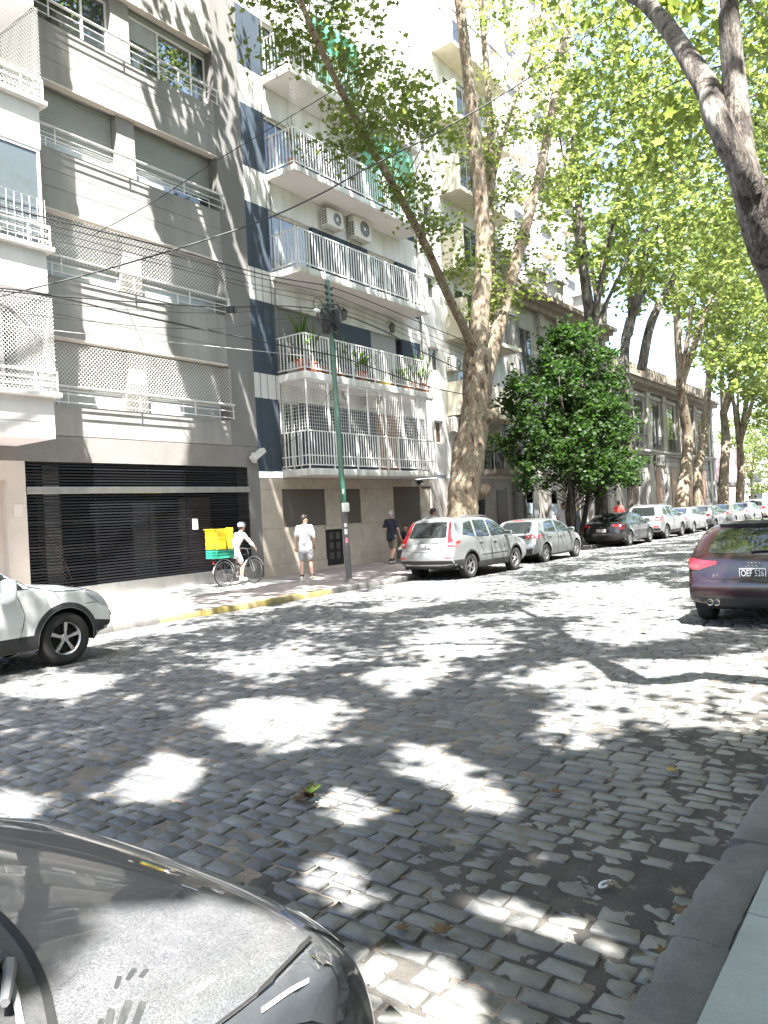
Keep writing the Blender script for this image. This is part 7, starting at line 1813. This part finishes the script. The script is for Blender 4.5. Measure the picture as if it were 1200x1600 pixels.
def person(label, loc, heading, H=1.75, pelvis=(0, 0, .94), lean=(0, 0), legs=None, arms=None, skin=SKIN, shirt=None, sleeve=.5, pants=None, leg_len=.55, shoe=None, sock=None, hair=(.02, .015, .012), hat=None, long_hair=False, look=0.0, slim=1.0, group=None, shirt_len=.10, collar=None, curl=.5, sit=False, nod=0.0):
    """joints are in metres for a 1.75 m figure facing +x; the whole is scaled to H"""
    t = thing('person', label, 'person', (0, 0, 0), 0, group); ORG[t.name] = Vector((0, 0, 0)); s = 1.0
    P = Vector(pelvis); ch = P + Vector((lean[0] * .32, lean[1] * .32, .32)); nk = P + Vector((lean[0] * .56, lean[1] * .56, .53)); hd = nk + Vector((lean[0] * .12 + .025, lean[1] * .1, .165))
    hipL, hipR = P + Vector((0, .095, -.03)), P + Vector((0, -.095, -.03)); shL, shR = nk + Vector((-.01, .172 * slim, -.045)), nk + Vector((-.01, -.172 * slim, -.045))
    legs = legs or [((.02, .10, .50), (0, .10, .09)), ((.02, -.10, .50), (0, -.10, .09))]
    arms = arms or [((-.02, .235, 1.13), (.05, .24, .87)), ((-.02, -.235, 1.13), (.05, -.24, .87))]
    sk = [('cap', nk - Vector((0, 0, .05)), hd - Vector((0, 0, .05)), .056, .055), ('ell', hd, .098, .076, .118), ('ell', hd + Vector((.035, 0, -.06)), .058, .055, .055)]
    Rh = Matrix.Rotation(look, 3, 'Z') @ Matrix.Rotation(nod, 3, 'Y')
    def hp(x, y, z): return hd + Rh @ Vector((x, y, z))
    sk += [('cap', hp(.092, 0, .005), hp(.113, 0, -.028), .012, .017), ('ell', hp(.0, .080, -.012), .020, .010, .030), ('ell', hp(.0, -.080, -.012), .020, .010, .030), ('cap', hp(.086, .022, -.062), hp(.086, -.022, -.062), .011, .011), ('ell', hp(.07, 0, -.10), .025, .03, .022)]
    sk += [('ell', P + Vector((0, 0, .05)), .09, .125, .12), ('cap', P + Vector((0, 0, .1)), ch, .085, .09)]
    for sh_, (el, wr) in zip((shL, shR), arms): sk += [('cap', sh_, el, .052 * slim, .041), ('cap', el, wr, .041, .028)] + hand(el, wr, 1.0, curl)
    for hp_, (kn, an) in zip((hipL, hipR), legs):
        kn, an = Vector(kn), Vector(an); cf = kn.lerp(an, .32) + Vector((-.018, 0, 0)); sk += [('cap', hp_, kn, .080 * slim, .056), ('cap', kn, cf, .054, .056), ('cap', cf, an, .056, .037)]
    body = link('body', blob(sk, .0135 * VX, 3), t); body.data.materials.append(skin)
    for sg in (1, -1):
        e = hp(.088, sg * .032, .010); MB().ball(e, .011, .012, .009, 8, 5).build('eye', EYE_M, t, 'all')
    sh = [('ell', P + Vector((0, 0, .08)), .120 * slim, .158 * slim, .13), ('cap', P + Vector((.0, .045, .12)), ch + Vector((0, .045, .0)), .106 * slim, .112 * slim), ('cap', P + Vector((.0, -.045, .12)), ch + Vector((0, -.045, 0)), .106 * slim, .112 * slim),
          ('cap', ch + Vector((0, .06, 0)), nk + Vector((-.01, .08, -.09)), .110 * slim, .08), ('cap', ch + Vector((0, -.06, 0)), nk + Vector((-.01, -.08, -.09)), .110 * slim, .08), ('cap', shL, shR, .062, .062), ('cap', nk - Vector((0, 0, .06)), nk - Vector((0, 0, .015)), .075, .064)]
    sh += [('cap', P + Vector((0, 0, .08)), nk - Vector((.012, 0, .09)), .112 * slim, .10)]
    if shirt_len: sh += [('cap', P + Vector((0, .07, .05)), P + Vector((0, .075, -shirt_len)), .112 * slim, .120 * slim), ('cap', P + Vector((0, -.07, .05)), P + Vector((0, -.075, -shirt_len)), .112 * slim, .120 * slim), ('cap', P + Vector((0, .05, -shirt_len)), P + Vector((0, -.05, -shirt_len)), .122 * slim, .122 * slim)]
    for s_, (el, wr) in zip((shL, shR), arms):
        el, wr = Vector(el), Vector(wr); f = min(1, sleeve * 2); sh.append(('cap', s_, s_.lerp(el, f * .86), .062, .062 if sleeve < .6 else .052))
        if sleeve > .5: sh.append(('cap', el, el.lerp(wr, (sleeve - .5) * 2 * .93), .056, .043))
    o = link('shirt', blob(sh, .016 * VX, 4, .0028), t); o.data.materials.append(shirt)
    pn = [('ell', P + Vector((0, 0, -.05)), .106, .142, .09)]
    for h_, (kn, an) in zip((hipL, hipR), legs):
        kn, an = Vector(kn), Vector(an)
        if leg_len <= 1: pn.append(('cap', h_, h_.lerp(kn, leg_len), .105, .088))
        else: pn += [('cap', h_, kn, .102, .074), ('cap', kn, kn.lerp(an, (leg_len - 1) * .97), .074, .062)]
    o = link('trousers', blob(pn, .016 * VX, 4, .0022), t); o.data.materials.append(pants)
    for (kn, an) in legs:
        kn, an = Vector(kn), Vector(an); fx = Vector((1, 0, 0)) if not sit else Vector((.8, 0, -.25)).normalized()
        f0 = an + Vector((-.03, 0, -.045)); 
        o = link('shoe', blob([('cap', f0, f0 + fx * .155, .047, .043), ('ell', f0 + Vector((.0, 0, .03)), .052, .043, .05), ('cap', f0 + fx * .1, f0 + fx * .19, .042, .034)], .011, 3), t); o.data.materials.append(shoe)
        MB().cbox(f0.x - .055, f0.x + .225, f0.y - .046, f0.y + .046, f0.z - .048, f0.z - .022, .012).build('sole', M_FRAME, o, 50)
        if sock: o2 = MB().tube([an + (kn - an) * .02, an + (kn - an) * .20], [.045, .044], 10).build('sock', sock, t, 50)
    hm = mat('hair_%02d%02d' % (int(hair[0] * 99), int(hair[2] * 99)), hair, .6, var=.3, scale=40)
    if hat is None:
        hs = [('ell', hp(-.018, 0, .035), .103, .086, .102), ('ell', hp(-.055, 0, -.02), .062, .078, .085), ('ell', hp(.045, 0, .075), .055, .068, .045)]
        if long_hair: hs += [('cap', hp(-.06, .03, -.03), hp(-.08, .04, -.25), .06, .04), ('cap', hp(-.06, -.03, -.03), hp(-.08, -.04, -.25), .06, .04)]
        o = link('hair', blob(hs, .010, 2, .003), t); o.data.materials.append(hm)
    else:
        kind, hmat = hat
        o = link('helmet' if kind == 'helmet' else 'cap', blob([('ell', hp(-.008, 0, .045), .125, .098, .098), ('ell', hp(.06, 0, .02), .075, .07, .03)], .012, 3), t); o.data.materials.append(hmat)
        if kind == 'helmet':
            for k in range(3): MB().tube([hp(.09, (k - 1) * .045, .09), hp(.0, (k - 1) * .05, .147), hp(-.10, (k - 1) * .045, .09)], .010, 5).build('helmet_vent', M_PIERD, o, 50)
        hs = [('ell', hp(-.045, 0, -.015), .068, .079, .07)]; o = link('hair', blob(hs, .012, 2), t); o.data.materials.append(hm)
    k = H / 1.75; t.scale = (k, k, k); t.location = loc; t.rotation_euler = (0, 0, heading)
    return t
W_T = fabric('white_cotton', (.72, .72, .75)); G_S = fabric('grey_shorts_cloth', (.34, .33, .345)); NAVY = fabric('navy_cotton', (.022, .024, .038)); KHAKI = fabric('khaki_cloth', (.20, .175, .125)); PALEP = fabric('pale_pink_top', (.70, .64, .63)); LBLUE = fabric('pale_blue_scrubs', (.50, .56, .70)); REDC = fabric('red_cotton', (.55, .06, .05)); BLACKC = fabric('black_cotton', (.018, .018, .02)); GREYJ = fabric('grey_skirt_cloth', (.42, .43, .46))
SH_P = mat('pale_trainer', (.62, .64, .50), .7, var=.15, scale=20); SH_D = mat('dark_trainer', (.03, .03, .035), .7); SH_W = mat('white_trainer', (.7, .68, .66), .7)
def fz(y): return far_z(y)
p = person('young man in a white T-shirt and grey shorts standing by the meter cupboard', (15.44, 14.07, fz(14.07)), rad(28), 1.78, skin=SKIN2, shirt=W_T, sleeve=.42, pants=G_S, leg_len=.78, shoe=SH_P, sock=BLACKC, look=rad(-45), legs=[((.03, .11, .50), (-.04, .12, .09)), ((.06, -.11, .50), (.08, -.14, .09))], arms=[((-.05, .245, 1.15), (-.01, .25, .90)), ((.0, -.25, 1.14), (.14, -.23, .92))])
person('grey-haired man in a dark T-shirt and khaki shorts walking past the doorway', (21.03, 15.2, fz(15.2)), rad(5), 1.78, skin=SKIN2, shirt=NAVY, sleeve=.42, pants=KHAKI, leg_len=.92, shoe=SH_D, hair=(.33, .31, .29), look=rad(8), legs=[((.16, .10, .50), (.02, .11, .10)), ((.02, -.10, .50), (-.26, -.11, .16))], arms=[((-.10, .24, 1.15), (.06, .20, .98)), ((.02, -.25, 1.14), (.14, -.24, .90))])
VX = 1.35
person('dark-haired person in black seen over the roof of the silver SUV', (22.3, 14.3, fz(14.3)), rad(20), 1.80, skin=SKIN, shirt=BLACKC, sleeve=.45, pants=BLACKC, leg_len=1.9, shoe=SH_D, look=rad(-40))
st = thing('stool', 'low wooden stool beside the doorway behind the silver SUV', 'stool', (22.1, 15.3, fz(15.3)))
MB().cbox(21.92, 22.28, 15.12, 15.48, .58, .62, .01).build('seat', M_BROWN, st)
for a in (-.14, .14):
    for b in (-.14, .14): MB().tube([(22.1 + a, 15.3 + b, .58), (22.1 + a * 1.15, 15.3 + b * 1.15, fz(15.3))], .016, 6).build('leg', M_BROWN, st, 50)
person('person sitting with crossed legs by the doorway, mostly hidden by the silver SUV', (22.1, 15.3, fz(15.3) - .02), rad(195), 1.72, pelvis=(0, 0, .53), lean=(.12, 0), skin=SKIN, shirt=BLACKC, sleeve=.45, pants=BLACKC, leg_len=1.0, shoe=SH_W, sit=False,
       legs=[((.43, .08, .52), (.44, .06, .10)), ((.42, -.02, .66), (.83, .03, .56))], arms=[((.10, .24, .84), (.34, .10, .72)), ((.10, -.24, .84), (.36, -.06, .76))])
wm = person('man in white shirt and trousers with a white bag walking towards the black saloon', (31.2, 13.35, fz(13.35)), rad(195), 1.80, skin=SKIN, shirt=W_T, sleeve=.42, pants=W_T, leg_len=1.95, shoe=SH_W, legs=[((.12, .10, .50), (.10, .10, .09)), ((.0, -.10, .50), (-.2, -.10, .12))], arms=[((.0, .25, 1.14), (.20, .20, 1.0)), ((.0, -.25, 1.14), (.05, -.26, .88))])
bg = thing('shopping_bag', 'white plastic bag held by the man in white', 'bag', (31.1, 13.15, .6)); me = blob([('ell', (31.05, 13.02, .62), .14, .10, .16), ('ell', (31.05, 13.02, .5), .16, .12, .12)], .02, 2, .01); o = link('bag_body', me, bg, loc=(-31.1, -13.15, -.6)); me.materials.append(W_T); MB().tube([(31.0, 13.02, .74), (31.1, 13.05, .92), (31.12, 13.02, .74)], .008, 5).build('handles', W_T, bg)
wo = person('woman in pale blue scrubs with a dark shoulder strap beside the man in white', (32.5, 13.4, fz(13.4)), rad(195), 1.66, skin=SKIN, shirt=LBLUE, sleeve=.42, pants=LBLUE, leg_len=1.95, shoe=SH_W, long_hair=True, slim=.9, legs=[((.10, .09, .50), (.12, .09, .09)), ((.0, -.09, .50), (-.15, -.09, .12))], arms=[((-.03, .24, 1.14), (.0, .30, .88)), ((.05, -.23, 1.12), (.22, -.14, 1.15))])
MB().tube([(.13, .09, 1.42), (.155, .05, 1.2), (.15, -.12, 1.0), (.02, -.22, .90)], .02, 6).build('shoulder_strap', BLACKC, wo, 50)
VX = 1.9
person('person in a red top on the far pavement beyond the black saloon', (38.6, 13.5, fz(13.5)), rad(10), 1.80, skin=SKIN2, shirt=REDC, sleeve=.42, pants=BLACKC, leg_len=1.9, shoe=SH_D)
person('distant walker, left of two heads far down the pavement', (66.2, 12.6, fz(12.6)), 0, 1.76, skin=SKIN, shirt=NAVY, pants=KHAKI, leg_len=1.9, shoe=SH_D)
person('distant walker, right of two heads far down the pavement', (68.6, 12.6, fz(12.6)), rad(10), 1.76, skin=SKIN, shirt=BLACKC, pants=NAVY, leg_len=1.9, shoe=SH_D)

# ------------------------------------------------------------------ courier with bicycle, crate and bag
BX0, BY0 = 13.39, 15.05; BZ = fz(BY0)
bk = thing('bicycle', 'black city bicycle with pale mudguards carrying a crate by the garage gate', 'bicycle', (BX0, BY0, BZ))
WR, WB = .345, 1.04
BLK = mat('black_bike_enamel', (.02, .02, .022), .35, coat=.5); ALU = mat('bike_alloy', (.55, .55, .55), .3, metal=.9)
def bp(x, y, z): return (BX0 + x, BY0 + y, BZ + z)
def cyc_wheel(cx):
    c = bp(cx, 0, WR); e = MB(); n = 36
    prof = [(WR + .0 - .016 + .016 * math.cos(a), .016 * math.sin(a)) for a in np.linspace(0, 2 * PI, 8, endpoint=False)]; e.lathe(prof, n, 'y', c, close=True)
    w = e.build('wheel', C_RUB, bk, 'all')
    MB().lathe([(WR - .032, -.011), (WR - .045, -.008), (WR - .045, .008), (WR - .032, .011)], n, 'y', c, close=True).build('rim', ALU, w, 50)
    s_ = MB(); C = Vector(c)
    for k in range(24):
        a = 2 * PI * k / 24; b = a + (.35 if k % 2 else -.35); s_.tube([C + Vector((.022 * math.cos(b), .02 if k % 4 < 2 else -.02, .022 * math.sin(b))), C + Vector(((WR - .04) * math.cos(a), 0, (WR - .04) * math.sin(a)))], .0022, 3, False)
    s_.build('spokes', ALU, w, kind='stuff'); MB().lathe([(.001, -.05), (.022, -.05), (.022, .05), (.001, .05)], 10, 'y', c).build('hub', ALU, w, 50)
    g = MB(); pts = [C + Vector(((WR + .03) * math.cos(a), 0, (WR + .03) * math.sin(a))) for a in np.linspace(rad(20), rad(175), 14)]
    for i in range(len(pts) - 1): g.obox((pts[i] + pts[i + 1]) / 2, (pts[i + 1] - pts[i]).normalized(), Vector((0, 1, 0)), (pts[i + 1] - pts[i]).normalized().cross(Vector((0, 1, 0))), .045, .024, .003)
    g.build('mudguard', mat('pale_mudguard', (.6, .6, .58), .4), bk)
cyc_wheel(0); cyc_wheel(WB)
fr = MB(); bb = bp(.44, 0, .29); hs = bp(.87, 0, .80); hl = bp(.91, 0, .66); stt = bp(.30, 0, .78)
for a, b, r in ((bb, stt, .016), (stt, hs, .015), (bb, hl, .019), (hs, hl, .02), (bb, bp(0, .05, WR), .010), (bb, bp(0, -.05, WR), .010), (bp(.31, .02, .74), bp(0, .05, WR), .008), (bp(.31, -.02, .74), bp(0, -.05, WR), .008)): fr.tube([a, b], r, 8)
fr.build('frame', BLK, bk, 50)
fk = MB(); fk.tube([hl, bp(.94, .05, .60), bp(WB, .055, WR)], .012, 7); fk.tube([hl, bp(.94, -.05, .60), bp(WB, -.055, WR)], .012, 7); fk.build('fork', ALU, bk, 50)
hb = MB(); hb.tube([hs, bp(.84, 0, .93)], .013, 8); hb.tube([bp(.76, -.30, .97), bp(.86, -.16, .96), bp(.85, 0, .94), bp(.86, .16, .96), bp(.76, .30, .97)], .012, 8); hb.build('handlebar', ALU, bk, 50)
for sg in (1, -1): MB().tube([bp(.68, sg * .32, .975), bp(.78, sg * .295, .97)], .017, 8).build('grip', C_TRIM, bk, 50)
MB().tube([stt, bp(.28, 0, .84)], .013, 8).build('seat_post', ALU, bk, 50); me = blob([('ell', bp(.27, 0, .86), .12, .075, .035), ('cap', bp(.30, 0, .86), bp(.42, 0, .865), .04, .022)], .012, 2); me.materials.append(C_TRIM); link('saddle', me, bk, loc=-org(bk))
cr = MB(); cr.lathe([(.085, -.004), (.09, 0), (.085, .004), (.06, 0)], 20, 'y', bp(.44, -.06, .29), close=True); cr.tube([bp(.44, -.07, .29), bp(.44, -.09, .13)], .011, 6); cr.tube([bp(.44, .07, .29), bp(.44, .09, .45)], .011, 6); cr.build('crank', ALU, bk, 50)
for sg, z in ((-1, .13), (1, .45)): MB().cbox(BX0 + .39, BX0 + .49, BY0 + sg * .14 - .04, BY0 + sg * .14 + .04, BZ + z - .012, BZ + z + .012, .006).build('pedal', C_TRIM, bk)
ch = MB()
for z0, z1 in ((.20 + .17, WR + .04), (.21, WR - .04)): ch.tube([bp(.44, -.06, z0), bp(0, -.06, z1)], .006, 4)
ch.build('chain', C_TRIM, bk)
rk = MB()
for sg in (1, -1): rk.tube([bp(.25, sg * .07, .74), bp(-.32, sg * .08, .745)], .008, 6); rk.tube([bp(0, sg * .06, WR), bp(-.08, sg * .08, .745)], .007, 6); rk.tube([bp(0, sg * .06, WR), bp(-.24, sg * .08, .745)], .007, 6)
for k in range(5): rk.tube([bp(-.30 + k * .12, -.08, .748), bp(-.30 + k * .12, .08, .748)], .006, 5)
rk.build('carrier', BLK, bk, 50); MB().cbox(BX0 - .36, BX0 - .33, BY0 - .03, BY0 + .03, BZ + .62, BZ + .70, .008).build('rear_reflector', C_RED, bk)
cg = thing('plastic_crate', 'green slotted plastic crate on the bicycle carrier under the yellow bag', 'crate', bp(-.12, 0, .76)); GRC = mat('green_crate_plastic', (.03, .30, .20), .45, var=.08)
x0, x1, y0, y1 = BX0 - .40, BX0 + .18, BY0 - .20, BY0 + .20; z0 = BZ + .76
MB().cbox(x0, x1, y0, y1, z0, z0 + .02, .006).build('crate_floor', GRC, cg)
for nm, (a, b, c_, d_) in (('rear', (x0, x0 + .015, y0, y1)), ('front', (x1 - .015, x1, y0, y1)), ('near', (x0 + .015, x1 - .015, y0, y0 + .015)), ('far', (x0 + .015, x1 - .015, y1 - .015, y1))):
    sd = MB(); sd.box(a, b, c_, d_, z0 + .02, z0 + .05); sd.box(a, b, c_, d_, z0 + .17, z0 + .21); lx = nm in ('near', 'far'); n_ = 7
    for k in range(n_ + 1):
        if lx: q = a + (b - a - .02) * k / n_; sd.box(q, q + .02, c_ + .001, d_ - .001, z0 + .05, z0 + .17)
        else: q = c_ + (d_ - c_ - .02) * k / n_; sd.box(a + .001, b - .001, q, q + .02, z0 + .05, z0 + .17)
    if lx: sd.box(a, b, c_ + .002, d_ - .002, z0 + .10, z0 + .12)
    else: sd.box(a + .002, b - .002, c_, d_, z0 + .10, z0 + .12)
    sd.build('crate_side', GRC, cg)
yb = thing('delivery_bag', 'bright yellow cube delivery bag on the courier\'s back, resting on the green crate', 'delivery bag', bp(-.08, 0, .98)); YEL = mat('yellow_tarpaulin', (.72, .50, .02), .45, var=.08, scale=5, bump=.2, bscale=12, coat=.2)
mb = MB(); n_ = 8; Z0 = z0 + .215
me = blob([('cap', (BX0 - .36 + a * .0, BY0 - .19 + b * .38, Z0 + .05 + c_ * .44), (BX0 + .12 - c_ * .04, BY0 - .19 + b * .38, Z0 + .05 + c_ * .44), .045, .045) for a in (0,) for b in np.linspace(0, 1, 7) for c_ in np.linspace(0, 1, 8)], .022, 1, .0035); me.materials.append(YEL); link('bag_body', me, yb, loc=-org(yb))
MB().tube([(BX0 - .408, BY0 - .235, Z0 + .53), (BX0 - .408, BY0 + .235, Z0 + .53)], .012, 6).build('piping', YEL, yb, 50)
for y_ in (-.1, .1): MB().box(BX0 - .1, BX0 - .06, BY0 - .243, BY0 - .236, Z0 + .02, Z0 + .5).build('strap', YEL, yb)
fl = MB().add([(BX0 - .10, BY0 - .24, Z0 + .56), (BX0 + .16, BY0 - .23, Z0 + .55), (BX0 + .06, BY0 - .30, Z0 + .06), (BX0 - .08, BY0 - .29, Z0 + .03), (BX0 - .10, BY0 - .245, Z0 + .3)], [(0, 1, 2, 3, 4)]).build('loose_flap', YEL, yb); md = fl.modifiers.new('thickness', 'SOLIDIFY'); md.thickness = .006
VX = 1.0
cou = person('courier in a white helmet and pale top astride the bicycle, reaching for the handlebar', (BX0 + .40, BY0, BZ), 0, 1.68, pelvis=(-.02, 0, .90), lean=(.42, 0), skin=SKIN, shirt=PALEP, sleeve=.92, pants=GREYJ, leg_len=.62, shoe=SH_W, hat=('helmet', mat('pale_blue_helmet', (.58, .63, .66), .35)), slim=.88, shirt_len=.06, nod=.1,
    legs=[((.30, .11, .76), (.08, .14, .56)), ((.16, -.11, .54), (.08, -.14, .22))], arms=[((.34, .27, 1.14), (.43, .30, 1.03)), ((.34, -.28, 1.14), (.42, -.315, 1.03))])

# ------------------------------------------------------------------ litter on the cobbles
DRY = mat('dry_leaf', (.11, .06, .028), .8, var=.3, scale=40); DRY2 = mat('yellow_dry_leaf', (.34, .22, .05), .7, var=.2, scale=40); DRY3 = mat('pale_dry_leaf', (.20, .155, .105), .8, var=.2, scale=40)
def leaf_bit(x, y, s, m, z=.012, curl=.35, seed=0):
    r = random.Random(seed); v, f = T_LOBE; a = r.uniform(0, 6); c_, s_ = math.cos(a), math.sin(a)
    V = [(x + s * (p[0] * c_ - p[1] * s_), y + s * (p[0] * s_ + p[1] * c_), z + .012 + s * curl * (abs(p[0]) * .8 + p[1] * p[1]) + s * r.uniform(0, .06)) for p in v]
    return V, [tuple(q) for q in f]
named = [(3.66, 2.72, DRY2, .06, 'small yellow dry leaf on the setts in front of the graphite bonnet'), (3.43, 1.33, DRY3, .06, 'pale curled leaf in the gutter left of the mud'), (2.69, 1.80, DRY, .10, 'brown dry leaf in shade beside the long sunlit slot'), (3.34, .99, DRY, .10, 'curled brown leaf lying against the near kerb'), (5.09, 1.53, DRY2, .08, 'orange dry leaf in the gutter farther up'), (4.38, 2.02, DRY, .09, 'crumpled brown leaf between the middle setts'), (3.50, 1.05, DRY3, .08, 'broken pale leaf by the kerb stone joint'), (10.44, 3.41, DRY2, .12, 'yellow leaf on the sunlit setts behind the dark red car'), (4.48, 6.12, DRY3, .10, 'pale leaf scrap near the white SUV'), (2.62, 1.95, DRY, .07, 'torn brown leaf end near the sunlit slot'), (3.0, .97, DRY, .07, 'dark leaf fragments at the foot of the kerb')]
for i, (x, y, m, s, lb) in enumerate(named):
    V, Fq = leaf_bit(x, y, s, m, seed=i); o = MB().add(V, Fq).build('fallen_leaf', m, None, 'all'); md = o.modifiers.new('thickness', 'SOLIDIFY'); md.thickness = .002; tag(o, lb, 'fallen leaf', 'fallen leaves')
cl_ = thing('leaf_clump', 'clump of dead brown leaves with a green sprig on the setts in mid road', 'leaf clump', (3.53, 3.31, 0))
for i in range(7):
    V, Fq = leaf_bit(3.53 + random.uniform(-.06, .06), 3.31 + random.uniform(-.06, .06), .11, DRY, .01 + .012 * i, .7, 40 + i); MB().add(V, Fq).build('dead_leaf', DRY if i < 5 else LEAF_PLANT, cl_, 'all')
cs = MB(); pts = [(3.43 + .045 * math.cos(a) * (1 if a < PI else .8), 1.335 + .03 * math.sin(a * 1.0) + .01 * a, .018) for a in np.linspace(0, 4.5, 12)]; cs.tube(pts, .006, 5); tag(cs.build('plastic_hook', W_T), 'small white curled plastic strip on the mud near the kerb', 'litter')
bits = MB(); r_ = random.Random(8)
for i in range(260):
    x = r_.uniform(1.8, 9) if i % 3 else r_.uniform(2, 5); y = KN + abs(r_.gauss(0, .8)) if i % 2 else r_.uniform(1, 9); s = r_.uniform(.003, .009); a = r_.uniform(0, 6)
    z = .010 + r_.uniform(0, .004); c_, s_ = math.cos(a) * s, math.sin(a) * s
    bits.add([(x + c_, y + s_, z), (x - s_ * .5, y + c_ * .5, z + s * .25), (x - c_, y - s_, z + .002), (x + s_ * .5, y - c_ * .5, z + s * .3)], [(0, 1, 2), (0, 2, 3)], i % 3)
o = bits.build('leaf_crumbs', [DRY, DRY3, M_MUD], None, fixn=False); tag(o, 'crumbs of dry leaves and twigs scattered over the setts', None, None, 'stuff')
tw = MB()
for i in range(22):
    x, y, a, L = r_.uniform(2, 8), KN + abs(r_.gauss(0, 1.0)) + .02, r_.uniform(0, 6), r_.uniform(.04, .12); tw.tube([(x, y, .014), (x + math.cos(a) * L * .5, y + math.sin(a) * L * .5, .02), (x + math.cos(a) * L, max(KN + .01, y + math.sin(a) * L), .014)], .0016, 4)
tag(tw.build('fallen_twigs', DRY, None, fixn=False), 'thin dry twigs scattered over the setts by the kerb', None, None, 'stuff')
